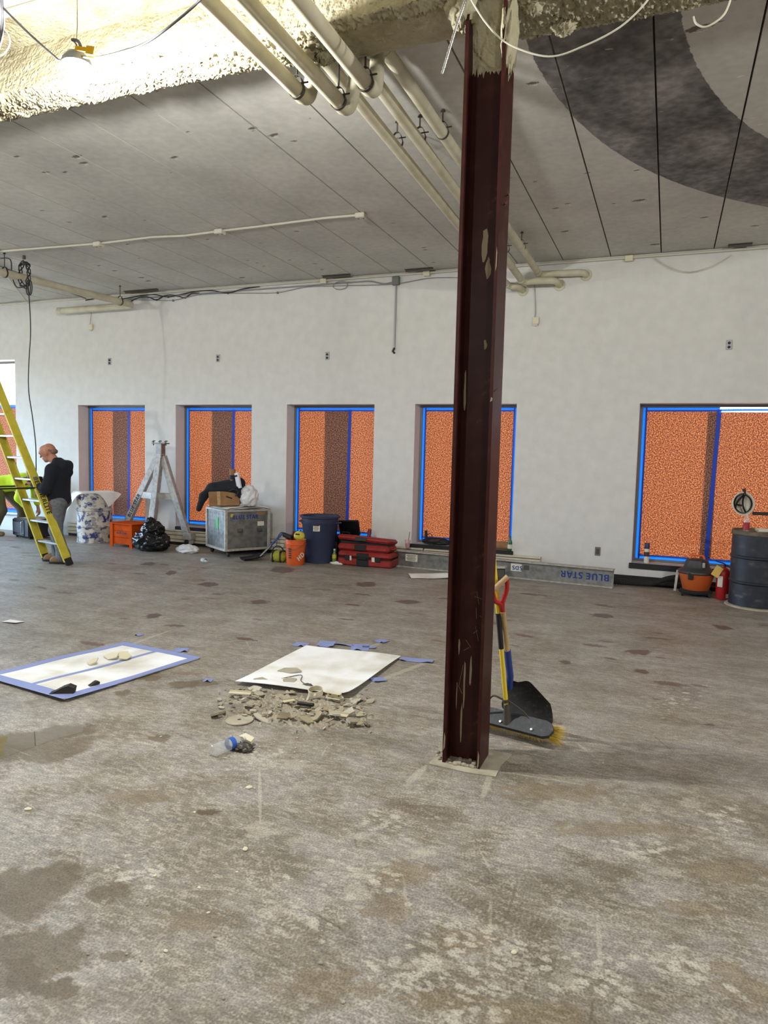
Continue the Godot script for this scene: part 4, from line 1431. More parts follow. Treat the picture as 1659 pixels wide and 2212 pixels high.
	var fC := Vector3(-7.97, 0.0, -9.50)
	t = thing("gantry_stand", "tall aluminium gantry leg frame with stencilled slanting legs leaning by the wall", "stand", Vector3(top.x, 0, top.z))
	var o := Vector3(top.x, 0, top.z)
	for e in [[fL, "left"], [fR, "right"]]:
		s = S()
		var up: Vector3 = top + Vector3(-0.05 if e[1] == "left" else 0.05, 0, 0)
		beam(s, up - o, e[0] - o + Vector3(0, 0.12 if e[1] == "right" else 0.02, 0), 0.11, 0.08, Vector3.BACK, 0.005)
		var lg := part(t, "leg", s, M.dull_alu)
		if e[1] == "left":
			var ax: Vector3 = (up - e[0]).normalized()
			var nrm := Vector3(0.1, 0.0, 1.0)
			nrm = (nrm - ax * nrm.dot(ax)).normalized()
			letters(lg, "BLUE STAR", 0.062, e[0].lerp(up, 0.435) - o + nrm * 0.042, Basis(ax, nrm.cross(ax), nrm), M.stencil_black, "lettering", 1.1)
	s = S()
	beam(s, top - o + Vector3(0, 0.05, 0.02), fC - o + Vector3(0, 0.02, 0), 0.115, 0.09, Vector3.BACK, 0.005)
	var post := part(t, "centre_leg", s, M.dull_alu)
	var pax := (top - fC).normalized()
	var pn := (Vector3(0.35, 0, 0.94) - pax * Vector3(0.35, 0, 0.94).dot(pax)).normalized()
	letters(post, "STAR", 0.055, fC.lerp(top, 0.27) - o + pn * 0.056, Basis(pax, pn.cross(pax), pn), M.stencil_black)
	s = S()
	beam(s, fL.lerp(top, 0.56) - o, fC.lerp(top, 0.56) - o, 0.05, 0.11, Vector3.UP, 0.004)
	part(t, "cross_bar", s, M.dull_alu)
	s = S()
	beam(s, fR.lerp(top, 0.56) - o, fC.lerp(top, 0.56) - o, 0.05, 0.11, Vector3.UP, 0.004)
	part(t, "cross_bar", s, M.dull_alu)
	s = S()
	box(s, Vector3(0, 1.60, 0), Vector3(0.11, 0.22, 0.11), Basis.IDENTITY, 0.006)
	box(s, Vector3(0, 1.49, 0), Vector3(0.13, 0.03, 0.13), Basis.IDENTITY, 0.006)
	part(t, "sleeve", s, M.aluminium)
	s = S()
	box(s, Vector3(0, 1.715, 0), Vector3(0.26, 0.02, 0.14), Basis.IDENTITY, 0.004)
	part(t, "top_plate", s, M.steel)
	for x in [-0.12, 0.01, 0.13]:
		s = S()
		tube(s, [Vector3(x, 1.68, 0.03), Vector3(x, 1.765, 0.03)], 0.010, 8)
		beam(s, Vector3(x - 0.03, 1.74, 0.03), Vector3(x + 0.03, 1.755, 0.03), 0.02, 0.012)
		part(t, "wing_bolt", s, M.hanger)
	s = S()
	box(s, fR - o + Vector3(0.0, 0.19, 0), Vector3(0.16, 0.12, 0.14), Basis.IDENTITY, 0.008)
	box(s, fR - o + Vector3(0.02, 0.11, 0), Vector3(0.07, 0.10, 0.10), Basis.IDENTITY, 0.006)
	part(t, "foot_bracket", s, M.dull_alu)
	s = S()
	lathe(s, [Vector2(0.0, -0.03), Vector2(0.065, -0.03), Vector2(0.075, -0.02), Vector2(0.075, 0.02), Vector2(0.065, 0.03), Vector2(0.0, 0.03)], 20, fR - o + Vector3(0.0, 0.075, 0.03), Basis(Vector3.UP, Vector3.RIGHT, Vector3.FORWARD))
	part(t, "caster_wheel", s, M.rubber)
	# black rubbish bag
	var c := wl(327, 1192, -9.12)
	c.y = 0
	var bagm := mat(c8(20, 21, 24), 0.25)
	t = thing("rubbish_bag", "full black plastic rubbish bag slumped beside the orange crate", "bag", c)
	s = S()
	lump(s, Vector3(0, 0.15, 0), Vector3(0.29, 0.18, 0.22), 0.22, 0.10, 4, 36, 0.002)
	part(t, "lower_lobe", s, bagm)
	s = S()
	lump(s, Vector3(0.03, 0.34, 0.0), Vector3(0.17, 0.12, 0.15), 0.26, 0.12, 11, 30)
	part(t, "upper_lobe", s, bagm)
	s = S()
	lump(s, Vector3(0.0, 0.47, 0.02), Vector3(0.08, 0.05, 0.05), 0.5, 0.3, 13, 18)
	part(t, "knot", s, bagm)
	c = wl(405, 1190, -9.2)
	c.y = 0
	t = thing("plastic_bag", "crumpled white plastic bag on the floor at the stand's wheel", "bag", c)
	s = S()
	lump(s, Vector3(0, 0.05, 0), Vector3(0.17, 0.07, 0.11), 0.3, 0.12, 21, 30, 0.002)
	part(t, "crumpled_film", s, M.plastic_white)
	# aluminium case on casters
	turn = deg_to_rad(58.0)
	b = Basis(Vector3.UP, turn)
	var cw := 0.74
	var corner := Vector3(-6.17, 0, -9.05)
	var cen := corner + b * Vector3(cw * 0.5, 0, -cw * 0.5)
	t = thing("metal_case", "square aluminium equipment case on casters with blue stencilled name", "case", cen, turn)
	s = S()
	box(s, Vector3(0, 0.41, 0), Vector3(cw - 0.02, 0.60, cw - 0.02))
	part(t, "body", s, M.aluminium)
	for y in [0.11, 0.71]:
		for q in [[0, 1], [0, -1], [1, 0], [-1, 0]]:
			s = S()
			box(s, Vector3(q[0] * cw * 0.495, y, q[1] * cw * 0.495), Vector3(cw if q[0] == 0 else 0.035, 0.035, cw if q[1] == 0 else 0.035), Basis.IDENTITY, 0.005)
			part(t, "edge_rail", s, M.dull_alu)
	for q in [[1, 1], [1, -1], [-1, 1], [-1, -1]]:
		s = S()
		box(s, Vector3(q[0] * cw * 0.485, 0.41, q[1] * cw * 0.485), Vector3(0.045, 0.62, 0.045), Basis.IDENTITY, 0.006)
		part(t, "corner_post", s, M.dull_alu)
		s = S()
		lathe(s, [Vector2(0.0, -0.016), Vector2(0.044, -0.016), Vector2(0.048, 0.0), Vector2(0.044, 0.016), Vector2(0.0, 0.016)], 16, Vector3(q[0] * 0.30, 0.048, q[1] * 0.30), Basis(Vector3.UP, Vector3.RIGHT, Vector3.FORWARD))
		box(s, Vector3(q[0] * 0.30, 0.085, q[1] * 0.30), Vector3(0.06, 0.025, 0.06), Basis.IDENTITY, 0.004)
		part(t, "caster", s, M.rubber)
	for i in 9:       # tread-plate dimples on the ribbed face
		for j in 9:
			s = S()
			box(s, Vector3(-cw * 0.5 + 0.010, 0.17 + i * 0.06, -0.29 + j * 0.0725), Vector3(0.006, 0.034, 0.010), Basis(Vector3.RIGHT, 0.7 if (i + j) % 2 == 0 else -0.7), 0.002)
			part(t, "tread_bar", s, M.aluminium)
	letters(t, "BLUE STAR", 0.062, Vector3(-0.04, 0.61, cw * 0.5 - 0.008), Basis.IDENTITY, M.stencil_blue)
	for x in [-0.13, 0.20]:
		s = S()
		box(s, Vector3(x, 0.40, cw * 0.5 - 0.008), Vector3(0.10, 0.07, 0.006), Basis.IDENTITY, 0.002)
		var h := part(t, "handle_plate", s, M.steel)
		s = S()
		tube(s, rounded([Vector3(x - 0.035, 0.415, cw * 0.5 - 0.006), Vector3(x - 0.035, 0.385, cw * 0.5 + 0.012), Vector3(x + 0.035, 0.385, cw * 0.5 + 0.012), Vector3(x + 0.035, 0.415, cw * 0.5 - 0.006)], 0.01), 0.005, 6)
		part(h, "handle", s, M.hanger)
	page(t, "sticker", Vector3(0.22, 0.50, cw * 0.5 - 0.008), Basis.IDENTITY, 0.11, 0.07, M.label)
	page(t, "sticker", Vector3(0.22, 0.66, cw * 0.5 - 0.008), Basis.IDENTITY, 0.14, 0.05, M.cardboard)
	var sd := S()
	lathe(sd, [Vector2(0.0, 0.003), Vector2(0.028, 0.002), Vector2(0.028, 0.0)], 14, Vector3(-0.26, 0.64, cw * 0.5 - 0.010), Basis(Vector3.RIGHT, Vector3.BACK, Vector3.UP))
	part(t, "yellow_sticker", sd, M.yellow)
	page(t, "green_tag", Vector3(-cw * 0.5 + 0.004, 0.50, 0.04), Basis(Vector3.UP, PI / 2), 0.075, 0.17, M.green)
	# the heap on the case
	var lid := cen + Vector3(0, 0.73, 0)
	for i in 3:
		var p := thing("folded_sheet", "folded white dust sheet, part of the layers on top of the metal case", "sheet", lid + Vector3(0, 0.014 * i + 0.004, 0), turn + 0.02 * i, "white sheets on the metal case")
		s = S()
		cloth(s, 18, 18, func(u, v): return Vector3(lerpf(-0.35, 0.35, u), 0.012 + 0.010 * sin(u * 8.0 + i * 2.0) * sin(v * 6.0 + i) - 0.05 * pow(absf(u - 0.5) * 2.0, 8.0) * (1.0 if i == 0 else 0.4), lerpf(-0.35, 0.36, v)), 0.006)
		part(p, "layer", s, M.paper_white)
	var y0 := 0.775
	var cb := wl(486, 1085, -9.30)
	t = thing("cardboard_box", "taped brown cardboard box under the dark jacket on the metal case", "box", Vector3(cb.x, y0 + 0.0, cb.z), deg_to_rad(30))
	s = S()
	box(s, Vector3(0, 0.115, 0), Vector3(0.46, 0.225, 0.34), Basis(Vector3.BACK, 0.05), 0.008)
	part(t, "carton", s, M.cardboard)
	page(t, "packing_tape", Vector3(-0.08, 0.12, 0.1715), Basis(Vector3.BACK, 0.05), 0.05, 0.21, M.wood)
	s = S()
	beam(s, Vector3(0.03, 0.15, 0.172), Vector3(0.12, 0.12, 0.172), 0.02, 0.004, Vector3.BACK)
	part(t, "hand_hole", s, M.rubber)
	# dark jacket slung over it
	var jm := tri_mat(noise_tex([[0.0, c8(18, 20, 26)], [1.0, c8(34, 36, 44)]], 0.05, 61), 4.0, 0.95)
	t = thing("dark_jacket", "crumpled black jacket with one sleeve hanging over the cardboard box", "jacket", Vector3(cb.x, y0 + 0.20, cb.z))
	s = S()
	var R := Vector3(0.929, 0, -0.369)
	var F := Vector3(0.369, 0, 0.929)
	flesh(s, [[R * -0.20 + Vector3(0, 0.06, 0), R * 0.22 + Vector3(0, 0.15, 0), 0.085, 0.09], [R * -0.14 + F * 0.1 + Vector3(0, 0.03, 0), R * 0.20 + F * 0.12 + Vector3(0, 0.06, 0), 0.06, 0.055], [R * 0.05 - F * 0.1 + Vector3(0, 0.06, 0), R * 0.22 + Vector3(0, 0.12, 0), 0.07, 0.07], [R * -0.20 + Vector3(0, 0.06, 0) + F * 0.05, R * -0.30 + F * 0.14 + Vector3(0, -0.06, 0), 0.07, 0.055], [R * -0.30 + F * 0.14 + Vector3(0, -0.06, 0), R * -0.36 + F * 0.18 + Vector3(0, -0.25, 0), 0.055, 0.042], [R * 0.22 + F * 0.1 + Vector3(0, 0.05, 0), R * 0.26 + F * 0.13 + Vector3(0, -0.04, 0), 0.05, 0.04]], 0.014, 0.06)
	part(t, "body_and_sleeve", s, jm)
	s = S()
	tube(s, curve([R * 0.10 + F * 0.19 + Vector3(0, 0.03, 0), R * 0.18 + F * 0.20 + Vector3(0, 0.06, 0), R * 0.24 + F * 0.18 + Vector3(0, 0.02, 0), R * 0.2 + F * 0.19 + Vector3(0, -0.04, 0)]), 0.012, 8)
	part(t, "cuff_strap", s, M.black)
	var at := wl(502, 1020, -9.32)
	t = thing("paper_cup", "brown cup standing behind the jacket on the cardboard box", "cup", Vector3(at.x, 1.08, at.z))
	s = S()
	lathe(s, [Vector2(0.0, 0.0), Vector2(0.035, 0.0), Vector2(0.045, 0.22), Vector2(0.048, 0.24), Vector2(0.05, 0.26), Vector2(0.0, 0.26)], 18)
	part(t, "cup", s, M.cardboard)
	s = S()
	lathe(s, [Vector2(0.041, 0.10), Vector2(0.0438, 0.10), Vector2(0.0462, 0.17), Vector2(0.043, 0.17)], 18)
	part(t, "sleeve", s, M.stencil_black)
	at = wl(512, 1018, -9.26)
	t = thing("white_carton", "slim white carton leaning beside the brown cup on the metal case", "carton", Vector3(at.x, 1.04, at.z))
	s = S()
	box(s, Vector3(0.02, 0.13, 0), Vector3(0.07, 0.24, 0.04), Basis(Vector3.BACK, 0.22), 0.004)
	part(t, "carton", s, M.plastic_white)
	s = S()
	box(s, Vector3(-0.005, 0.20, 0.0212), Vector3(0.05, 0.03, 0.002), Basis(Vector3.BACK, 0.22))
	part(t, "print", s, M.stencil_black)
	at = wl(538, 1075, -9.35)
	t = thing("plastic_bag", "white plastic bag bunched beside the cardboard box on the metal case", "bag", Vector3(at.x, 0.78, at.z))
	s = S()
	lump(s, Vector3(0, 0.14, 0), Vector3(0.13, 0.16, 0.11), 0.26, 0.12, 31, 30, 0.0)
	part(t, "crumpled_film", s, M.plastic_white)
	print("left")

# ------------------------------------------------------------------ people and ladder
func hand(bones: Array, w: Vector3, fwd: Vector3, side: Vector3, up: Vector3) -> void:   # w wrist, fwd along the palm, side towards the thumb, up the back of the hand
	bones.append([w, w + fwd * 0.085 + side * 0.005, 0.026, 0.030])
	bones.append([w + fwd * 0.05 - side * 0.02, w + fwd * 0.09 - side * 0.022, 0.020, 0.018])
	bones.append([w + fwd * 0.05 + side * 0.02, w + fwd * 0.09 + side * 0.022, 0.020, 0.018])
	for i in 4:
		var r := w + fwd * 0.095 + side * (0.033 - 0.022 * i)
		var l: float = [0.040, 0.046, 0.043, 0.034][i]
		var k := r + fwd * l * 0.8 - up * l * 0.35
		bones.append([r, k, 0.0095, 0.009])
		bones.append([k, k + fwd * l * 0.25 - up * l * 0.75, 0.009, 0.008])
	var th := w + fwd * 0.03 + side * 0.03
	var tm := th + fwd * 0.035 + side * 0.03 - up * 0.01
	bones.append([th, tm, 0.013, 0.011])
	bones.append([tm, tm + fwd * 0.03 + side * 0.004 - up * 0.015, 0.011, 0.009])

func head(bones: Array, c: Vector3, f: Vector3, up: Vector3) -> void:    # c middle of the skull
	var sd := f.cross(up)
	bones.append([c - f * 0.025 + up * 0.025, c + f * 0.03 + up * 0.03, 0.088, 0.080])
	bones.append([c + f * 0.02 - up * 0.02, c + f * 0.045 - up * 0.075, 0.070, 0.048])
	bones.append([c + f * 0.045 - up * 0.09, c + f * 0.07 - up * 0.10, 0.035, 0.024])
	bones.append([c + f * 0.092 + up * 0.005, c + f * 0.118 - up * 0.028, 0.010, 0.015])
	bones.append([c + f * 0.10 + up * 0.022 + sd * 0.03, c + f * 0.10 + up * 0.022 - sd * 0.03, 0.016, 0.016])
	bones.append([c + f * 0.088 - up * 0.062 + sd * 0.018, c + f * 0.088 - up * 0.062 - sd * 0.018, 0.013, 0.013])
	for k in [-1, 1]:
		bones.append([c - f * 0.012 + sd * k * 0.083 + up * 0.015, c - f * 0.006 + sd * k * 0.080 - up * 0.035, 0.018, 0.011])

func make_people() -> void:
	var skin := tri_mat(noise_tex([[0.0, c8(168, 112, 88)], [1.0, c8(192, 138, 112)]], 0.03, 71), 3.0, 0.55)
	# worker in the dark hoodie
	var base := fl(131, 1215)
	var p := thing("person", "bald worker in a dark hooded sweatshirt, grey jeans and tan boots beside the ladder", "person", base, deg_to_rad(180.0 + 21.66))
	var hipL := Vector3(0.03, 0.86, -0.095)
	var hipR := Vector3(0.03, 0.86, 0.095)
	var kneeL := Vector3(0.02, 0.47, -0.10)
	var kneeR := Vector3(0.10, 0.46, 0.09)
	var ankL := Vector3(-0.10, 0.09, -0.10)
	var ankR := Vector3(0.08, 0.09, 0.09)
	var neck := Vector3(0.045, 1.40, 0)
	var headc := Vector3(0.155, 1.545, 0)
	var hf := Vector3(0.93, -0.36, 0).normalized()
	var hu := Vector3(0.36, 0.93, 0).normalized()
	var shL := Vector3(0.02, 1.31, -0.185)
	var shR := Vector3(0.02, 1.31, 0.185)
	var elL := Vector3(0.08, 1.04, -0.25)
	var elR := Vector3(0.10, 1.04, 0.25)
	var wrL := Vector3(0.31, 1.10, -0.13)
	var wrR := Vector3(0.34, 1.17, 0.09)
	var body := [[hipL, kneeL, 0.075, 0.055], [hipR, kneeR, 0.075, 0.055], [kneeL, ankL, 0.052, 0.038], [kneeR, ankR, 0.052, 0.038], [ankL, ankL + Vector3(0.17, -0.05, 0), 0.036, 0.028], [ankR, ankR + Vector3(0.17, -0.05, 0), 0.036, 0.028], [hipL, hipR, 0.085, 0.085], [Vector3(0.03, 0.88, 0), Vector3(0.03, 1.22, 0), 0.11, 0.12], [shL, shR, 0.055, 0.055], [Vector3(0.02, 1.3, 0), neck, 0.07, 0.058], [neck, headc - hu * 0.05, 0.056, 0.055], [shL, elL, 0.048, 0.04], [elL, wrL, 0.038, 0.026], [shR, elR, 0.048, 0.04], [elR, wrR, 0.038, 0.026]]
	var s := S()
	flesh(s, body, 0.016, 0.04)
	var hb := []
	head(hb, headc, hf, hu)
	hb.append([headc - hu * 0.05 - hf * 0.02, neck, 0.058, 0.062])
	flesh(s, hb, 0.0065, 0.02)
	for e in [[wrL, elL, 1.0], [wrR, elR, -1.0]]:
		var hd := [[e[1].lerp(e[0], 0.7), e[0], 0.030, 0.026]]
		var fw2: Vector3 = (e[0] - e[1]).normalized()
		var up2 := Vector3(0, 1, 0)
		up2 = (up2 - fw2 * up2.dot(fw2)).normalized()
		hand(hd, e[0], fw2, Vector3(0, 0, 1) * e[2], up2)
		flesh(s, hd, 0.0055, 0.008)
	part(p, "body", s, skin)
	# hoodie
	var navy := tri_mat(noise_tex([[0.0, c8(17, 19, 27)], [1.0, c8(30, 33, 44)]], 0.04, 72), 3.0, 0.95)
	s = S()
	flesh(s, [[Vector3(0.02, 0.90, -0.06), Vector3(0.02, 0.90, 0.06), 0.135, 0.135], [Vector3(0.02, 0.92, 0), Vector3(0.02, 1.2, 0), 0.155, 0.165], [Vector3(0.07, 1.0, 0), Vector3(0.06, 1.12, 0), 0.125, 0.125], [shL, shR, 0.078, 0.078], [Vector3(0.0, 1.28, -0.06), Vector3(0.0, 1.28, 0.06), 0.12, 0.12], [shL, elL, 0.072, 0.068], [elL, elL.lerp(wrL, 0.92), 0.066, 0.044], [shR, elR, 0.072, 0.068], [elR, elR.lerp(wrR, 0.92), 0.066, 0.044], [Vector3(-0.02, 1.36, -0.08), Vector3(-0.02, 1.36, 0.08), 0.075, 0.075], [Vector3(-0.10, 1.37, -0.05), Vector3(-0.10, 1.37, 0.05), 0.07, 0.07], [Vector3(-0.12, 1.30, 0), Vector3(-0.14, 1.27, 0), 0.07, 0.05], [Vector3(0.02, 1.43, -0.055), Vector3(0.02, 1.43, 0.055), 0.045, 0.045]], 0.013, 0.05)
	var hood := part(p, "hooded_sweatshirt", s, navy)
	# faded chest print
	s = S()
	var pl := Basis(Vector3.UP, deg_to_rad(70))
	box(s, Vector3(0.175, 1.19, -0.105), Vector3(0.10, 0.018, 0.004), Basis(Vector3.UP, deg_to_rad(125)))
	part(hood, "chest_print", s, M.label)
	# jeans
	var jeans := tri_mat(noise_tex([[0.0, c8(84, 88, 92)], [0.6, c8(108, 112, 116)], [1.0, c8(128, 130, 130)]], 0.03, 73), 2.5, 0.95)
	s = S()
	flesh(s, [[Vector3(0.02, 0.90, -0.06), Vector3(0.02, 0.90, 0.06), 0.118, 0.118], [hipL + Vector3(-0.03, -0.02, 0), kneeL, 0.105, 0.082], [hipR, kneeR, 0.10, 0.08], [kneeL, ankL + Vector3(0.0, 0.0, 0), 0.082, 0.078], [kneeR, ankR, 0.08, 0.076], [ankL + Vector3(0.03, 0.03, 0), ankL + Vector3(0.01, 0.04, 0), 0.082, 0.08], [hipL + Vector3(-0.06, 0, 0), hipR + Vector3(-0.06, 0, 0), 0.085, 0.085]], 0.014, 0.05)
	part(p, "jeans", s, jeans)
	var bm := tri_mat(noise_tex([[0.0, c8(112, 86, 58)], [1.0, c8(142, 112, 78)]], 0.04, 74), 3.0, 0.8)
	for a in [ankL, ankR]:
		s = S()
		flesh(s, [[a + Vector3(-0.02, 0.03, 0), a + Vector3(-0.01, -0.02, 0), 0.055, 0.056], [a + Vector3(-0.03, -0.04, 0), a + Vector3(0.16, -0.048, 0), 0.05, 0.044], [a + Vector3(0.02, 0.0, 0), a + Vector3(0.13, -0.03, 0), 0.048, 0.046]], 0.009, 0.03)
		var bt := part(p, "boot", s, bm)
		s = S()
		var sp := PackedVector2Array()
		for k in 20:
			var g := TAU * k / 20
			sp.append(Vector2(0.055 + cos(g) * 0.155, sin(g) * (0.052 + 0.006 * cos(g))))
		prism(s, sp, 0.028, Transform3D(Basis(Vector3.RIGHT, Vector3.FORWARD, Vector3.UP), a + Vector3(0.01, -a.y + 0.001, 0)))
		part(bt, "sole", s, M.rubber)
	# hair fringe, belt pouches
	s = S()
	for k in [-1, 1]:
		flesh(s, [[headc - hf * 0.05 + hu * 0.012 + Vector3(0, 0, 0.062 * k), headc - hf * 0.085 - hu * 0.02 + Vector3(0, 0, 0.03 * k), 0.024, 0.027]], 0.006, 0.01)
	flesh(s, [[headc - hf * 0.085 - hu * 0.02 + Vector3(0, 0, -0.03), headc - hf * 0.085 - hu * 0.02 + Vector3(0, 0, 0.03), 0.036, 0.036]], 0.006, 0.01)
	part(p, "hair_fringe", s, mat(c8(126, 98, 84), 0.9))
	var leather := mat(c8(104, 68, 44), 0.75)
	s = S()
	lump(s, Vector3(0.05, 0.78, -0.165), Vector3(0.07, 0.105, 0.035), 0.08, 0.1, 5, 18)
	part(p, "tool_pouch", s, leather)
	s = S()
	lump(s, Vector3(0.17, 0.78, 0.02), Vector3(0.045, 0.09, 0.06), 0.08, 0.1, 6, 18)
	part(p, "tool_pouch", s, leather)
	s = S()
	lathe(s, [Vector2(0.135, -0.02), Vector2(0.142, -0.02), Vector2(0.142, 0.02), Vector2(0.135, 0.02)], 28, Vector3(0.02, 0.885, 0), Basis(Vector3(0.92, 0, 0), Vector3.UP, Vector3(0, 0, 1.38)))
	part(p, "belt", s, leather)
	# the connector the worker is holding
	var tool := thing("cable_connector", "small dark connector on the hanging cord in the worker's hands", "connector", p.transform * Vector3(0.43, 1.16, -0.03), p.rotation.y)
	s = S()
	tube(s, [Vector3(-0.03, 0.0, 0.07), Vector3(0.03, 0.02, -0.06)], 0.018, 10)
	part(tool, "plug", s, M.dark_cable)
	s = S()
	tube(s, [Vector3(0.0, 0.02, 0.02), Vector3(0.02, 0.12, 0.02)], 0.013, 8)
	part(tool, "socket", s, M.cream)
	print("person")
	# worker bending over in a yellow shirt
	base = wl(26, 1150, -9.35)
	base.y = 0
	p = thing("person", "worker in a fluorescent yellow shirt and olive trousers bending over behind the ladder", "person", base, deg_to_rad(21.66))
	var h1 := Vector3(-0.20, 0.86, 0.10)
	var h2 := Vector3(-0.20, 0.86, -0.10)
	var k1 := Vector3(-0.10, 0.46, 0.14)
	var k2 := Vector3(0.12, 0.47, -0.14)
	var a1 := Vector3(-0.26, 0.09, 0.14)
	var a2 := Vector3(0.08, 0.09, -0.14)
	var chest := Vector3(0.22, 0.98, 0)
	var n2 := Vector3(0.40, 0.93, 0)
	var hd2 := Vector3(0.50, 0.84, 0)
	var s1 := Vector3(0.30, 0.97, 0.19)
	var s2 := Vector3(0.30, 0.97, -0.19)
	var e1 := Vector3(0.26, 0.70, 0.24)
	var e2 := Vector3(0.32, 0.70, -0.24)
	var w1 := Vector3(0.36, 0.50, 0.16)
	var w2 := Vector3(0.40, 0.50, -0.16)
	s = S()
	flesh(s, [[h1, k1, 0.075, 0.055], [h2, k2, 0.075, 0.055], [k1, a1, 0.05, 0.038], [k2, a2, 0.05, 0.038], [a1, a1 + Vector3(0.17, -0.05, 0), 0.036, 0.028], [a2, a2 + Vector3(0.17, -0.05, 0), 0.036, 0.028], [h1, h2, 0.08, 0.08], [Vector3(-0.18, 0.88, 0), chest, 0.11, 0.12], [s1, s2, 0.055, 0.055], [chest, n2, 0.07, 0.055], [n2, hd2, 0.055, 0.05], [s1, e1, 0.047, 0.04], [s2, e2, 0.047, 0.04], [e1, w1, 0.037, 0.026], [e2, w2, 0.037, 0.026]], 0.017, 0.04)
	hb = []
	head(hb, hd2, Vector3(0.45, -0.89, 0), Vector3(0.89, 0.45, 0))
	flesh(s, hb, 0.0075, 0.02)
	for e in [[w1, e1, -1.0], [w2, e2, 1.0]]:
		var hd := [[e[1].lerp(e[0], 0.7), e[0], 0.030, 0.026]]
		hand(hd, e[0], (e[0] - e[1]).normalized(), Vector3(0, 0, 1) * e[2], Vector3(0.85, 0.4, 0).normalized())
		flesh(s, hd, 0.006, 0.008)
	part(p, "body", s, skin)
	s = S()
	flesh(s, [[Vector3(-0.14, 0.93, -0.05), Vector3(-0.14, 0.93, 0.05), 0.13, 0.13], [Vector3(-0.12, 0.93, 0), chest, 0.15, 0.155], [chest + Vector3(0, 0, -0.08), chest + Vector3(0, 0, 0.08), 0.13, 0.13], [s1, s2, 0.075, 0.075], [s1, e1, 0.075, 0.07], [e1, e1.lerp(w1, 0.6), 0.068, 0.055], [s2, e2, 0.075, 0.07], [e2, e2.lerp(w2, 0.6), 0.068, 0.055], [n2 - Vector3(0.05, 0, 0), n2, 0.075, 0.068]], 0.014, 0.05)
	part(p, "yellow_shirt", s, mat(c8(206, 236, 40), 0.8))
	s = S()
	flesh(s, [[Vector3(-0.20, 0.88, -0.05), Vector3(-0.20, 0.88, 0.05), 0.118, 0.118], [h1, k1, 0.105, 0.08], [h2, k2, 0.105, 0.08], [k1, a1, 0.08, 0.07], [k2, a2, 0.08, 0.07]], 0.015, 0.05)
	part(p, "trousers", s, mat(c8(92, 84, 66), 0.95))
	for a in [a1, a2]:
		s = S()
		flesh(s, [[a, a + Vector3(0, -0.03, 0), 0.055, 0.055], [a + Vector3(-0.03, -0.04, 0), a + Vector3(0.16, -0.048, 0), 0.05, 0.042]], 0.011, 0.03)
		part(p, "boot", s, bm)
	s = S()
	flesh(s, [[hd2 + Vector3(0.03, 0.035, -0.02), hd2 + Vector3(0.03, 0.035, 0.02), 0.088, 0.088]], 0.010, 0.02)
	part(p, "grey_cap", s, mat(c8(84, 84, 88), 0.9))
	print("person 2")
	# stepladder
	var nf := fl(151, 1221)
	var ff := fl(101, 1211)
	ff = nf + (ff - nf).normalized() * 0.60
	var nt := wl(-26, 780, nf.z + 0.40)
	var ft := nt + (ff - nf).normalized() * 0.40
	t_ladder(nf, ff, nt, ft)

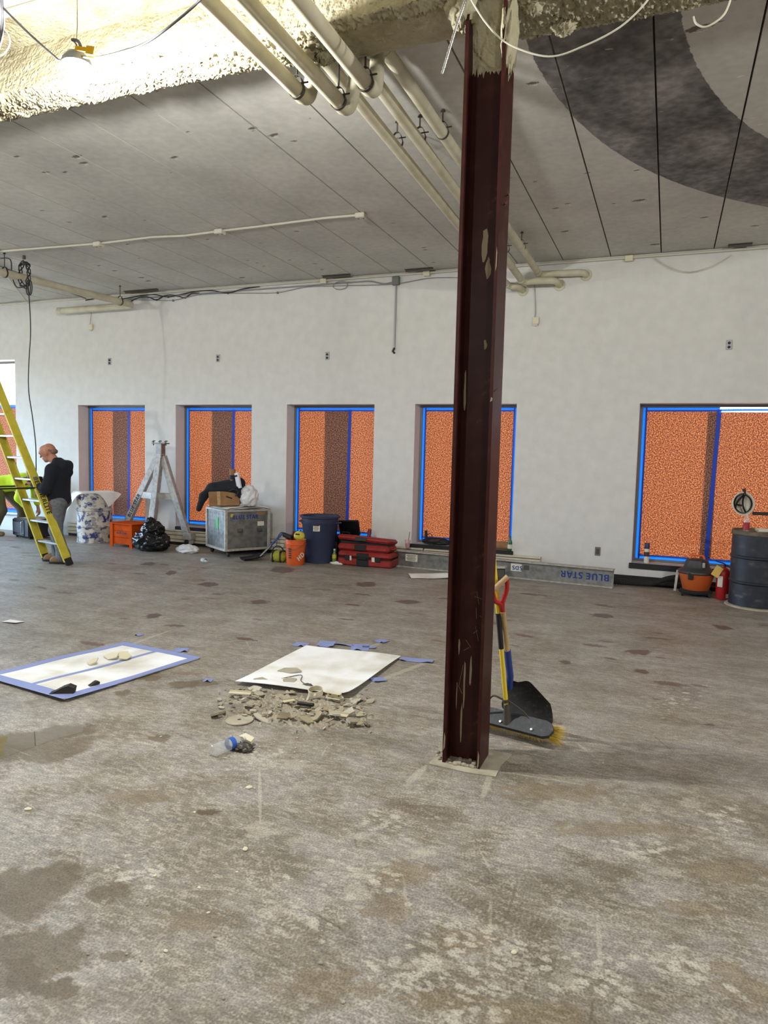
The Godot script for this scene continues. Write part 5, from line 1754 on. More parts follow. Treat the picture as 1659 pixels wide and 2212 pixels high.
func t_ladder(nf: Vector3, ff: Vector3, nt: Vector3, ft: Vector3) -> void:
	var t := thing("stepladder", "tall yellow fibreglass stepladder with aluminium treads in front of the two workers", "ladder", nf)
	var across := (ff - nf).normalized()
	var dirs := [[nf, nt], [ff, ft]]
	var s := S()
	var out := (nt - nf).cross(across).normalized()
	var rails := []
	for k in 2:
		var a: Vector3 = dirs[k][0] + (dirs[k][1] - dirs[k][0]) * 0.02
		s = S()
		beam(s, a - nf, dirs[k][1] - nf, 0.012, 0.11, out, 0.003)
		beam(s, a - nf + out * 0.05 + across * (0.014 if k == 0 else -0.014), dirs[k][1] - nf + out * 0.05 + across * (0.014 if k == 0 else -0.014), 0.028, 0.009, out, 0.002)
		beam(s, a - nf - out * 0.05 + across * (0.014 if k == 0 else -0.014), dirs[k][1] - nf - out * 0.05 + across * (0.014 if k == 0 else -0.014), 0.028, 0.009, out, 0.002)
		rails.append(part(t, "front_rail", s, M.yellow))
		s = S()
		beam(s, dirs[k][0] - nf, a - nf + (a - dirs[k][0]) * 0.8, 0.04, 0.10, out, 0.004)
		part(t, "rubber_foot", s, M.rubber)
	var ladder_len := nt.y - nf.y
	var y := 0.29
	while y < ladder_len - 0.1:
		var f := y / ladder_len
		var a := nf.lerp(nt, f)
		var b := ff.lerp(ft, f)
		s = S()
		beam(s, a - nf + across * 0.01, b - nf - across * 0.01, 0.085, 0.03, Vector3.UP, 0.004)
		part(t, "tread", s, M.aluminium)
		y += 0.293
	# rear section, leaning the other way beyond the frame
	var flat_out := Vector3(out.x, 0, out.z).normalized()
	if flat_out.dot(nt - nf) < 0.0:
		flat_out = -flat_out
	for k in 2:
		var top: Vector3 = dirs[k][1]
		var foot: Vector3 = dirs[k][0] + flat_out * (Vector2(nt.x - nf.x, nt.z - nf.z).length() * 2.0)
		foot.y = 0
		s = S()
		beam(s, foot - nf, top - nf, 0.03, 0.06, flat_out, 0.004)
		part(t, "rear_rail", s, M.yellow)
		s = S()
		var f := 0.385
		beam(s, (dirs[k][0] as Vector3).lerp(top, f) - nf, foot.lerp(top, f) - nf, 0.006, 0.022, Vector3.UP)
		part(t, "spreader_bar", s, M.black)
	s = S()
	beam(s, nt - nf - across * 0.02, ft - nf + across * 0.02, 0.20, 0.05, Vector3.UP, 0.006)
	part(t, "top_cap", s, M.yellow)
	var ax := (nf - nt).normalized()
	var nrm := -across
	nrm = (nrm - ax * nrm.dot(ax)).normalized()
	letters(rails[0], "FEATHERLITE", 0.062, nf.lerp(nt, 0.345) - nf + nrm * 0.0085, Basis(ax, nrm.cross(ax), nrm), M.black, "lettering", 1.0)
	s = S()
	box(s, nf.lerp(nt, 0.43) - nf + nrm * 0.009, Vector3(0.05, 0.055, 0.006), Basis(ax, nrm.cross(ax), nrm), 0.002)
	part(rails[0], "rail_bracket", s, M.aluminium)

# ------------------------------------------------------------------ middle of the wall
func make_middle_group() -> void:
	# flat shovel leaning with its blade on the floor
	var tip := wl(540, 1208, -9.05)
	tip.y = 0
	var grip := wl(612, 1150, -9.45)
	var t := thing("shovel", "flat shovel with a blue handle leaning on the orange bucket", "shovel", tip)
	var ax := (grip - tip).normalized()
	var s := S()
	var flat_dir := Vector3(ax.x, 0, ax.z).normalized()
	var sidew := flat_dir.cross(Vector3.UP)
	surf(s, 10, 10, func(u, v): return flat_dir * lerpf(-0.12, 0.20, v) + sidew * lerpf(-0.13, 0.13, u) + Vector3(0, 0.006 + 0.03 * pow(absf(u - 0.5) * 2.0, 3.0) + 0.05 * v * v, 0))
	surf(s, 10, 10, func(u, v): return flat_dir * lerpf(-0.12, 0.20, v) + sidew * lerpf(-0.13, 0.13, u) + Vector3(0, 0.003 + 0.03 * pow(absf(u - 0.5) * 2.0, 3.0) + 0.05 * v * v, 0), true)
	part(t, "blade", s, M.rubber)
	var st := flat_dir * 0.16 + Vector3(0, 0.045, 0)
	s = S()
	tube(s, [st, st.lerp(grip - tip, 0.45)], 0.018, 10)
	part(t, "socket", s, M.steel)
	s = S()
	tube(s, [st.lerp(grip - tip, 0.42), grip - tip], 0.016, 10)
	part(t, "shaft", s, mat(c8(40, 76, 156), 0.5))
	# yellow and black tool bag
	var p := wl(602, 1206, -9.12)
	p.y = 0
	t = thing("tool_bag", "small yellow and black tool bag between the shovel and the orange bucket", "bag", p)
	s = S()
	lump(s, Vector3(0, 0.085, 0), Vector3(0.13, 0.085, 0.08), 0.06, 0.1, 41, 22, 0.002)
	box(s, Vector3(0, 0.08, 0), Vector3(0.22, 0.15, 0.13), Basis.IDENTITY, 0.03)
	part(t, "pouch", s, mat(c8(150, 148, 44), 0.85))
	for x in [-0.07, 0.06]:
		s = S()
		box(s, Vector3(x, 0.085, 0), Vector3(0.025, 0.175, 0.165), Basis.IDENTITY, 0.03)
		part(t, "strap", s, M.black)
	s = S()
	tube(s, curve([Vector3(-0.10, 0.17, 0.02), Vector3(-0.04, 0.23, 0.03), Vector3(0.05, 0.23, 0.03), Vector3(0.10, 0.16, 0.02)]), 0.010, 8)
	part(t, "handle", s, M.black)
	# orange bucket
	p = wl(638, 1210, -9.04)
	p.y = 0
	t = thing("plastic_bucket", "orange plastic bucket full of tools beside the dark blue bin", "bucket", p)
	s = S()
	lathe(s, [Vector2(0.0, 0.012), Vector2(0.118, 0.012), Vector2(0.122, 0.0), Vector2(0.126, 0.006), Vector2(0.146, 0.29), Vector2(0.153, 0.295), Vector2(0.153, 0.305), Vector2(0.148, 0.31), Vector2(0.149, 0.355), Vector2(0.156, 0.36), Vector2(0.154, 0.37), Vector2(0.143, 0.368), Vector2(0.138, 0.30), Vector2(0.115, 0.03)], 36)
	part(t, "pail", s, M.orange_plastic)
	s = S()
	var bail := []
	for k in 15:
		var a := PI * k / 14.0
		bail.append(Vector3(cos(a) * 0.156, 0.33 - sin(a) * 0.10, sin(a) * 0.158))
	tube(s, bail, 0.003, 6)
	part(t, "bail", s, M.steel)
	var fr := Basis(Vector3.UP, deg_to_rad(-6))
	for k in 5:      # worn stencil lettering down the side
		s = S()
		box(s, fr * Vector3(0, 0.24 - k * 0.032, 0.1445 - k * 0.0022), Vector3(0.05 - 0.004 * (k % 3), 0.018, 0.003), fr)
		part(t, "worn_print", s, M.stencil_black)
	fr = Basis(Vector3.UP, deg_to_rad(62))
	letters(t, "HD", 0.07, fr * Vector3(0, 0.13, 0.1375), fr * Basis(Vector3.BACK, 0.7), M.label, "white_print")
	var items := [["bolt_cutter", "red handled bolt cutter sticking out of the orange bucket", "cutter", Vector3(-0.10, 0.24, -0.02), M.red_dark], ["drill", "black power drill on top of the orange bucket", "drill", Vector3(-0.09, 0.36, 0.05), M.black], ["yellow_case", "yellow tool pouch resting on the orange bucket", "pouch", Vector3(0.07, 0.37, 0.02), M.yellow]]
	for q in items:
		var o := thing(q[0], q[1], q[2], p + q[3])
		s = S()
		match q[0]:
			"bolt_cutter":
				tube(s, [Vector3(0.05, 0.0, 0), Vector3(0.16, 0.26, -0.02)], 0.014, 8)
				part(o, "handle", s, q[4])
				s = S()
				tube(s, [Vector3(0.02, 0.02, 0), Vector3(0.06, 0.24, 0.02)], 0.014, 8)
				part(o, "handle", s, q[4])
			"drill":
				tube(s, [Vector3(-0.08, 0.07, 0), Vector3(0.05, 0.03, 0)], 0.034, 12)
				part(o, "motor_body", s, q[4])
				s = S()
				tube(s, [Vector3(0.03, 0.03, 0), Vector3(0.06, -0.06, 0)], 0.02, 10)
				part(o, "grip", s, q[4])
				s = S()
				tube(s, curve([Vector3(-0.06, 0.06, 0), Vector3(-0.12, 0.10, 0.0), Vector3(-0.17, 0.02, 0.02), Vector3(-0.18, -0.12, 0.03)]), 0.005, 6)
				part(o, "cord", s, q[4])
			_:
				lump(s, Vector3(0, 0.05, 0), Vector3(0.08, 0.07, 0.06), 0.12, 0.1, 43, 16, -0.02)
				part(o, "pouch", s, q[4])
				s = S()
				box(s, Vector3(0.0, 0.08, 0.055), Vector3(0.07, 0.02, 0.012), Basis.IDENTITY, 0.003)
				part(o, "flap", s, M.black)
	# dark blue bin
	p = wl(690, 1214, -9.44)
	p.y = 0
	t = thing("rubbish_bin", "large round dark blue plastic rubbish bin between the orange bucket and the red tool cases", "bin", p)
	s = S()
	lathe(s, [Vector2(0.0, 0.02), Vector2(0.20, 0.02), Vector2(0.208, 0.0), Vector2(0.222, 0.004), Vector2(0.264, 0.56), Vector2(0.274, 0.575), Vector2(0.278, 0.60), Vector2(0.268, 0.602), Vector2(0.275, 0.66), Vector2(0.298, 0.668), Vector2(0.302, 0.69), Vector2(0.292, 0.70), Vector2(0.272, 0.69), Vector2(0.258, 0.56), Vector2(0.20, 0.05), Vector2(0.0, 0.05)], 48)
	part(t, "tub", s, M.blue_bin)
	for k in [-1, 1]:
		s = S()
		tube(s, rounded([Vector3(0.27 * k, 0.60, 0.05), Vector3(0.325 * k, 0.60, 0.05), Vector3(0.325 * k, 0.60, -0.05), Vector3(0.27 * k, 0.60, -0.05)], 0.02), 0.014, 8)
		part(t, "handle", s, M.blue_bin)
	fr = Basis(Vector3.UP, deg_to_rad(16))
	var lb := page(t, "sticker", fr * Vector3(0, 0.535, 0.268), fr * Basis(Vector3.RIGHT, -0.07), 0.10, 0.10, M.label)
	for k in 4:
		s = S()
		box(s, fr * Vector3(-0.005, 0.565 - k * 0.02, 0.2705), Vector3(0.08 - 0.015 * (k % 2), 0.008, 0.001), fr * Basis(Vector3.RIGHT, -0.07))
		part(lb, "printed_line", s, M.red_dark if k == 0 else M.stencil_black)
	# open black tool case behind it
	p = wl(748, 1180, -9.72)
	t = thing("tool_case", "open black plastic tool case standing behind the dark blue bin", "case", Vector3(p.x, 0, -9.755))
	s = S()
	box(s, Vector3(0, 0.20, 0), Vector3(0.34, 0.40, 0.10), Basis.IDENTITY, 0.02)
	part(t, "tray", s, M.black)
	s = S()
	box(s, Vector3(0.02, 0.50, -0.02), Vector3(0.34, 0.24, 0.05), Basis(Vector3.RIGHT, 0.2) * Basis(Vector3.BACK, 0.08), 0.015)
	part(t, "lid", s, M.black_gloss)
	s = S()
	tube(s, rounded([Vector3(-0.06, 0.40, 0.05), Vector3(-0.06, 0.44, 0.07), Vector3(0.06, 0.44, 0.07), Vector3(0.06, 0.40, 0.05)], 0.015), 0.008, 8)
	part(t, "handle", s, M.rubber)
	# soda bottle
	p = wl(722, 1213, -9.36)
	p.y = 0
	t = thing("drink_bottle", "small green drink bottle with a yellow label between the bin and the red cases", "bottle", p)
	s = S()
	lathe(s, [Vector2(0.0, 0.0), Vector2(0.026, 0.0), Vector2(0.032, 0.012), Vector2(0.032, 0.12), Vector2(0.029, 0.14), Vector2(0.014, 0.185), Vector2(0.013, 0.205), Vector2(0.0, 0.205)], 18)
	part(t, "bottle", s, mat(c8(96, 130, 62), 0.2))
	s = S()
	lathe(s, [Vector2(0.0325, 0.085), Vector2(0.0335, 0.085), Vector2(0.0335, 0.14), Vector2(0.030, 0.14)], 18)
	part(t, "label_band", s, M.yellow)
	s = S()
	lathe(s, [Vector2(0.0145, 0.203), Vector2(0.0145, 0.222), Vector2(0.0, 0.222)], 12)
	part(t, "cap", s, M.label)
	# red tool cases
	for k in 2:
		var y := 0.0 if k == 0 else 0.217
		p = wl(797 if k == 0 else 794, 1205, -9.52)
		t = thing("red_tool_case", ["closed red metal-edged tool case on the floor, the lower of two", "gaping red tool case lying on top of the other red case"][k], "tool case", Vector3(p.x, y, -9.49), deg_to_rad(1.0 if k == 0 else -1.5))
		s = S()
		if k == 0:
			box(s, Vector3(0, 0.06, 0), Vector3(0.83, 0.115, 0.34), Basis.IDENTITY, 0.022)
			part(t, "base_shell", s, M.red)
			s = S()
			box(s, Vector3(0, 0.168, 0), Vector3(0.83, 0.09, 0.34), Basis.IDENTITY, 0.03)
			part(t, "lid_shell", s, M.red)
			s = S()
			box(s, Vector3(0, 0.12, 0), Vector3(0.815, 0.012, 0.33))
			part(t, "seam", s, M.black)
			s = S()
			box(s, Vector3(-0.02, 0.10, 0.168), Vector3(0.19, 0.19, 0.022), Basis.IDENTITY, 0.008)
			part(t, "centre_panel", s, M.black)
			s = S()
			tube(s, rounded([Vector3(-0.09, 0.13, 0.17), Vector3(-0.09, 0.12, 0.21), Vector3(0.05, 0.12, 0.21), Vector3(0.05, 0.13, 0.17)], 0.015), 0.010, 8)
			part(t, "handle", s, M.black)
			for x in [-0.26, 0.22]:
				s = S()
				box(s, Vector3(x, 0.115, 0.174), Vector3(0.075, 0.07, 0.014), Basis.IDENTITY, 0.004)
				part(t, "latch", s, M.black)
			for x in [-0.215, 0.145]:
				page(t, "worn_label", Vector3(x, 0.115, 0.1712), Basis.IDENTITY, 0.045, 0.065, M.label)
		else:
			box(s, Vector3(0, 0.05, 0), Vector3(0.82, 0.10, 0.34), Basis.IDENTITY, 0.035)
			part(t, "base_shell", s, M.red)
			s = S()
			box(s, Vector3(0, 0.165, -0.01), Vector3(0.84, 0.075, 0.34), Basis(Vector3.BACK, -0.035) * Basis(Vector3.RIGHT, -0.12), 0.03)
			part(t, "lid_shell", s, M.red)
			s = S()
			box(s, Vector3(0, 0.11, -0.03), Vector3(0.76, 0.05, 0.24))
			part(t, "dark_lining", s, M.black)
			s = S()
			box(s, Vector3(-0.03, 0.055, 0.166), Vector3(0.19, 0.085, 0.02), Basis.IDENTITY, 0.008)
			part(t, "centre_panel", s, M.black)
			s = S()
			box(s, Vector3(-0.03, 0.178, 0.158), Vector3(0.19, 0.06, 0.02), Basis(Vector3.RIGHT, -0.2), 0.008)
			part(t, "lid_panel", s, M.black)
			s = S()
			tube(s, [Vector3(-0.02, 0.19, -0.10), Vector3(-0.015, 0.30, -0.12)], 0.026, 12)
			part(t, "upright_grip", s, M.red_dark)
			s = S()
			tube(s, rounded([Vector3(0.40, 0.05, 0.05), Vector3(0.445, 0.05, 0.05), Vector3(0.445, 0.05, -0.05), Vector3(0.40, 0.05, -0.05)], 0.02), 0.012, 8)
			part(t, "side_handle", s, M.red)
	# litter by the bin
	var litter := [["rag", "scrap of white rag on the floor in front of the dark blue bin", 692, 1213], ["paper_scrap", "torn paper scrap on the floor beside the drink bottle", 728, 1219]]
	for q in litter:
		p = fl(q[2], q[3])
		t = thing(q[0], q[1], "litter", p)
		s = S()
		lump(s, Vector3(0, 0.015, 0), Vector3(0.09, 0.022, 0.05), 0.5, 0.25, q[2], 16, 0.001)
		part(t, "scrap", s, M.paper_white)
	p = fl(441, 1216)
	t = thing("metal_sleeve", "short grey metal pipe sleeve lying on the floor in front of the case", "pipe piece", p)
	s = S()
	lathe(s, [Vector2(0.028, -0.045), Vector2(0.036, -0.045), Vector2(0.036, 0.045), Vector2(0.028, 0.045), Vector2(0.028, -0.045)], 16, Vector3(0, 0.036, 0), Basis(Vector3.UP, Vector3(0.9, 0, 0.43), Vector3(0.43, 0, -0.9)))
	part(t, "sleeve", s, M.dull_alu)
	# the aluminium beam
	var a := Vector3(-3.62, 0, -9.66)
	var b := Vector3(-0.565, 0, -9.42)
	var dirn := (b - a).normalized()
	var turn := atan2(-dirn.z, dirn.x)
	t = thing("aluminium_beam", "long aluminium I-beam lying along the wall with upside-down blue stencil", "beam", (a + b) * 0.5, turn)
	var l := a.distance_to(b)
	s = S()
	box(s, Vector3(0, 0.12, 0), Vector3(l, 0.22, 0.012))
	part(t, "web", s, M.aluminium)
	for y in [0.008, 0.232]:
		s = S()
		box(s, Vector3(0, y, 0), Vector3(l, 0.016, 0.13), Basis.IDENTITY, 0.003)
		part(t, "flange", s, M.dull_alu)
	letters(t, "BLUE STAR", 0.085, Vector3(l * 0.5 - 0.36, 0.12, 0.007), Basis(Vector3.BACK, PI), M.stencil_blue, "lettering", 1.05)
	var lab := page(t, "paper_label", Vector3(-l * 0.5 + 0.24, 0.14, 0.0075), Basis.IDENTITY, 0.19, 0.10, M.label)
	for k in 4:
		s = S()
		box(s, Vector3(-l * 0.5 + 0.24, 0.172 - k * 0.021, 0.0085), Vector3(0.12 if k % 2 else 0.15, 0.008, 0.0008))
		part(lab, "printed_line", s, M.stencil_black)
	lab = page(t, "paper_label", Vector3(0.26, 0.145, 0.0075), Basis.IDENTITY, 0.15, 0.10, M.label)
	letters(lab, "SDS", 0.055, Vector3(0.275, 0.14, 0.009), Basis(Vector3.BACK, PI), M.stencil_blue, "lettering", 1.1)
	page(t, "grey_patch", Vector3(0.40, 0.155, 0.0075), Basis.IDENTITY, 0.08, 0.065, M.hanger)
	# beam trolley in front of it, half behind the column
	p = fl(1085, 1252)
	t = thing("beam_clamp", "grey steel beam clamp standing in front of the aluminium beam", "clamp", p - Vector3(0.05, 0, 0))
	s = S()
	box(s, Vector3(0, 0.012, 0), Vector3(0.12, 0.024, 0.12), Basis.IDENTITY, 0.004)
	part(t, "base_plate", s, M.hanger)
	s = S()
	box(s, Vector3(0.03, 0.085, 0.0), Vector3(0.10, 0.13, 0.05), Basis.IDENTITY, 0.005)
	part(t, "block", s, M.hanger)
	s = S()
	box(s, Vector3(-0.02, 0.165, 0.02), Vector3(0.24, 0.03, 0.10), Basis(Vector3.BACK, 0.08), 0.005)
	part(t, "top_plate", s, M.dull_alu)
	# paper on the floor before the beam
	p = fl(925, 1247)
	t = thing("paper_sheet", "pale wrinkled paper sheet lying on the floor before the aluminium beam", "paper", p, 0.35)
	s = S()
	cloth(s, 16, 10, func(u, v): return Vector3(lerpf(-0.27, 0.27, u) + 0.04 * v, 0.012 + 0.012 * sin(u * 6.0 + 1.0) * sin(v * 3.0) + 0.03 * maxf(u - 0.6, 0.0), lerpf(-0.19, 0.17, v) - 0.08 * u), 0.002)
	part(t, "sheet", s, M.paper_white)
	# things on the fourth sill
	var sy := 0.312
	p = wl(940, 1165, -9.98)
	t = thing("power_tool", "black power tool with a coiled cord on the dark window sill beside the column", "power tool", Vector3(p.x, sy, -9.99))
	s = S()
	lump(s, Vector3(0.02, 0.045, 0), Vector3(0.20, 0.05, 0.08), 0.3, 0.15, 51, 20, 0.0)
	part(t, "body", s, M.black)
	s = S()
	tube(s, [Vector3(-0.14, 0.04, 0), Vector3(-0.15, 0.20, 0)], 0.022, 10)
	part(t, "grip", s, M.black)
	s = S()
	var loop := []
	for k in 13:
		var g := TAU * k / 12.0
		loop.append(Vector3(-0.085 + cos(g) * 0.045, 0.11 + sin(g) * 0.05, 0.02))
	tube(s, loop, 0.006, 6)
	part(t, "cord", s, M.black)
	p = wl(886, 1182, -9.86)
	t = thing("plastic_cup", "clear pink stained plastic cup with a straw at the end of the dark sill", "cup", Vector3(p.x - 0.02, 0.255, -9.80))
	s = S()
	lathe(s, [Vector2(0.0, 0.002), Vector2(0.030, 0.0), Vector2(0.042, 0.12), Vector2(0.045, 0.124)], 18)
	part(t, "cup", s, clear(c8(226, 190, 194), 0.45, 0.1))
	s = S()
	lathe(s, [Vector2(0.0, 0.004), Vector2(0.029, 0.004), Vector2(0.037, 0.07), Vector2(0.0, 0.07)], 18)
	part(t, "drink", s, mat(c8(176, 84, 92), 0.3))
	s = S()
	tube(s, [Vector3(0.0, 0.03, 0), Vector3(0.03, 0.24, 0.0)], 0.004, 6)
	part(t, "straw", s, M.red_dark)
	p = wl(1086, 1183, -9.97)
	t = thing("cardboard_roll", "brown cardboard roll lying on the dark sill behind the column", "roll", Vector3(p.x - 0.10, sy + 0.06, -9.97))
	s = S()
	lathe(s, [Vector2(0.03, -0.24), Vector2(0.058, -0.24), Vector2(0.058, 0.24), Vector2(0.03, 0.24), Vector2(0.03, -0.24)], 20, Vector3.ZERO, Basis(Vector3.UP, Vector3.RIGHT, Vector3.FORWARD))
	part(t, "tube", s, M.cardboard)
	p = wl(1101, 1185, -9.92)
	t = thing("glass_bottle", "green bottle standing on the end of the dark sill beside the cardboard roll", "bottle", Vector3(p.x, sy, -9.92))
	s = S()
	lathe(s, [Vector2(0.0, 0.0), Vector2(0.03, 0.0), Vector2(0.032, 0.01), Vector2(0.032, 0.12), Vector2(0.014, 0.17), Vector2(0.013, 0.21), Vector2(0.0, 0.21)], 18)
	part(t, "bottle", s, mat(c8(40, 96, 62), 0.15))
	s = S()
	lathe(s, [Vector2(0.033, 0.03), Vector2(0.0335, 0.03), Vector2(0.0335, 0.09), Vector2(0.033, 0.09)], 18)
	part(t, "label_band", s, M.label)
	print("middle")

# ------------------------------------------------------------------ right end of the wall
func make_right_group() -> void:
	var p := wl(1396, 1215, -9.99)
	var t := thing("spray_can", "white spray can with a dark blue cap on the sill of the wide window", "spray can", Vector3(p.x, 0.272, -9.99))
	var s := S()
	lathe(s, [Vector2(0.0, 0.0), Vector2(0.031, 0.0), Vector2(0.033, 0.004), Vector2(0.033, 0.19), Vector2(0.026, 0.20), Vector2(0.0, 0.20)], 20)
	part(t, "can", s, M.label)
	s = S()
	lathe(s, [Vector2(0.0335, 0.09), Vector2(0.0337, 0.09), Vector2(0.0337, 0.15), Vector2(0.0335, 0.15)], 20)
	part(t, "label_band", s, mat(c8(70, 40, 48), 0.6))
	s = S()
	lathe(s, [Vector2(0.033, 0.192), Vector2(0.033, 0.255), Vector2(0.028, 0.268), Vector2(0.0, 0.27)], 20)
	part(t, "cap", s, mat(c8(34, 44, 92), 0.4))
	# shop vacuum
	p = wl(1502, 1280, -9.42)
	t = thing("shop_vacuum", "orange and black shop vacuum cleaner with a hose on the floor under the wide window", "vacuum", Vector3(p.x, 0, -9.42))
	s = S()
	lathe(s, [Vector2(0.0, 0.06), Vector2(0.13, 0.06), Vector2(0.15, 0.075), Vector2(0.205, 0.27), Vector2(0.21, 0.28), Vector2(0.205, 0.285), Vector2(0.0, 0.285)], 36)
	part(t, "drum", s, mat(c8(196, 92, 40), 0.5))
	s = S()
	lathe(s, [Vector2(0.215, 0.275), Vector2(0.222, 0.285), Vector2(0.215, 0.305), Vector2(0.16, 0.335), Vector2(0.145, 0.36), Vector2(0.13, 0.42), Vector2(0.125, 0.435), Vector2(0.10, 0.445), Vector2(0.0, 0.45)], 36)
	part(t, "motor_head", s, mat(c8(44, 44, 46), 0.5))
	s = S()
	tube(s, rounded([Vector3(-0.08, 0.44, 0), Vector3(-0.07, 0.49, 0), Vector3(0.07, 0.49, 0), Vector3(0.08, 0.44, 0)], 0.03), 0.012, 8)
	part(t, "handle", s, M.orange_plastic)
	s = S()
	box(s, Vector3(-0.07, 0.255, 0.195), Vector3(0.06, 0.08, 0.03), Basis.IDENTITY, 0.006)
	part(t, "latch", s, M.black)
	s = S()
	box(s, Vector3(0.07, 0.39, 0.125), Vector3(0.03, 0.06, 0.02), Basis.IDENTITY, 0.004)
	part(t, "switch", s, M.dull_alu)
	s = S()
	lathe(s, [Vector2(0.0, 0.035), Vector2(0.19, 0.035), Vector2(0.20, 0.05), Vector2(0.16, 0.075), Vector2(0.0, 0.075)], 24)
	part(t, "dolly", s, M.rubber)
	for q in [[-0.15, 0.12], [0.15, 0.12], [-0.15, -0.12], [0.15, -0.12]]:
		s = S()
		lathe(s, [Vector2(0.0, -0.012), Vector2(0.028, -0.012), Vector2(0.028, 0.012), Vector2(0.0, 0.012)], 12, Vector3(q[0], 0.028, q[1]), Basis(Vector3.UP, Vector3.RIGHT, Vector3.FORWARD))
		part(t, "caster", s, M.rubber)
	s = S()
	beam(s, Vector3(-0.235, 0.04, 0.05), Vector3(-0.215, 0.30, 0.05), 0.03, 0.02, Vector3.BACK, 0.003)
	part(t, "side_bracket", s, M.dull_alu)
	s = S()
	var hose := curve([Vector3(-0.15, 0.20, -0.10), Vector3(-0.32, 0.15, -0.16), Vector3(-0.52, 0.06, -0.20), Vector3(-0.80, 0.045, -0.22), Vector3(-1.15, 0.04, -0.20)], 24)
	for k in hose.size() - 1:
		tube(s, [hose[k], hose[k + 1]], 0.034 if k % 2 else 0.030, 10)
	part(t, "hose", s, M.rubber)
	# long black rubber strips at the foot of the wall
	t = thing("black_pipe", "black plastic pipe lying on the floor along the wall behind the shop vacuum", "pipe", Vector3(-0.05, 0.035, -9.80))
	s = S()
	tube(s, [Vector3(-0.50, 0, 0.02), Vector3(1.2, 0, -0.02)], 0.035, 14)
	part(t, "run", s, M.black)
	# fire extinguisher
	p = wl(1559, 1299, -9.30)
	t = thing("fire_extinguisher", "red fire extinguisher with a hanging tan tag beside the dark drum", "fire extinguisher", Vector3(p.x, 0, -9.30))
	s = S()
	lathe(s, [Vector2(0.0, 0.006), Vector2(0.070, 0.0), Vector2(0.076, 0.01), Vector2(0.076, 0.31), Vector2(0.068, 0.35), Vector2(0.045, 0.375), Vector2(0.022, 0.385), Vector2(0.020, 0.40), Vector2(0.0, 0.40)], 28)
	part(t, "cylinder", s, M.red_paint)
	s = S()
	tube(s, [Vector3(0, 0.39, 0), Vector3(0, 0.43, 0)], 0.018, 10)
	part(t, "valve", s, M.hanger)
	s = S()
	beam(s, Vector3(0.0, 0.43, 0), Vector3(-0.09, 0.455, 0.02), 0.02, 0.012, Vector3.UP)
	part(t, "lever", s, M.black)
	s = S()
	tube(s, curve([Vector3(0.02, 0.41, 0), Vector3(0.075, 0.38, 0.03), Vector3(0.085, 0.28, 0.03), Vector3(0.08, 0.18, 0.03)]), 0.010, 8)
	part(t, "hose", s, M.black)
	var fr := Basis(Vector3.UP, deg_to_rad(-28))
	page(t, "instruction_label", fr * Vector3(0, 0.22, 0.0765), fr, 0.06, 0.13, M.label)
	page(t, "service_label", Basis(Vector3.UP, deg_to_rad(40)) * Vector3(0, 0.05, 0.0765), Basis(Vector3.UP, deg_to_rad(40)), 0.035, 0.05, M.label)
	page(t, "tag", Vector3(-0.075, 0.34, 0.085), Basis(Vector3.BACK, -0.5), 0.085, 0.13, M.yellow_tag)
	# grey box behind the extinguisher
	t = thing("small_box", "small grey metal box on the floor between the extinguisher and the wall", "box", Vector3(0.78, 0, -9.62))
	s = S()
	box(s, Vector3(0, 0.15, 0), Vector3(0.16, 0.30, 0.14), Basis.IDENTITY, 0.006)
	part(t, "casing", s, M.dull_alu)
	s = S()
	box(s, Vector3(0, 0.302, 0), Vector3(0.17, 0.01, 0.15), Basis.IDENTITY, 0.003)
	part(t, "lid", s, M.dull_alu)
	# dark drum
	var dm := tri_mat(noise_tex([[0.0, c8(20, 24, 36)], [0.55, c8(30, 34, 46)], [0.80, c8(50, 50, 52)], [0.93, c8(96, 92, 84)], [1.0, c8(150, 144, 130)]], 0.02, 81, 6), 1.3, 0.5)
	var dc := wl(1583, 1230, -8.95) + Vector3(0.27, 0, -0.11)
	dc.y = 0
	t = thing("steel_drum", "scuffed black steel drum with junk on its lid beside the fire extinguisher", "drum", dc)
	drum(t, 0.29, 0.87, dm)
	s = S()
	lathe(s, [Vector2(0.29, 0.82), Vector2(0.300, 0.825), Vector2(0.302, 0.86), Vector2(0.292, 0.872), Vector2(0.278, 0.868), Vector2(0.272, 0.855), Vector2(0.0, 0.855)], 40)
	part(t, "lid", s, tri_mat(noise_tex([[0.0, c8(64, 56, 44)], [1.0, c8(120, 108, 86)]], 0.03, 82), 1.5, 0.7))
	s = S()
	lathe(s, [Vector2(0.288, 0.0), Vector2(0.33, 0.0), Vector2(0.325, 0.014), Vector2(0.29, 0.02)], 40)
	part(t, "dried_slurry_ring", s, M.mortar)
	var ly := 0.862
	for k in 3:
		var o := thing("plastic_pipe", "white plastic pipe offcut lying on the lid of the dark drum", "pipe piece", dc + Vector3(0.10, ly + 0.016, -0.02 + 0.07 * k), 0.1 + 0.12 * k, "white pipe offcuts on the dark drum")
		s = S()
		lathe(s, [Vector2(0.012, -0.16), Vector2(0.016, -0.16), Vector2(0.016, 0.16), Vector2(0.012, 0.16), Vector2(0.012, -0.16)], 14, Vector3.ZERO, Basis(Vector3.UP, Vector3.RIGHT, Vector3.FORWARD))
		part(o, "offcut", s, M.label)
	p = wl(1612, 1140, dc.z + 0.16)
	t = thing("drink_bottle", "clear bottle with a red label on the lid of the dark drum", "bottle", Vector3(p.x, ly, p.z))
	s = S()
	lathe(s, [Vector2(0.0, 0.0), Vector2(0.030, 0.0), Vector2(0.034, 0.01), Vector2(0.034, 0.11), Vector2(0.028, 0.145), Vector2(0.013, 0.18), Vector2(0.013, 0.20)], 18)
	part(t, "bottle", s, M.clear_plastic)
	s = S()
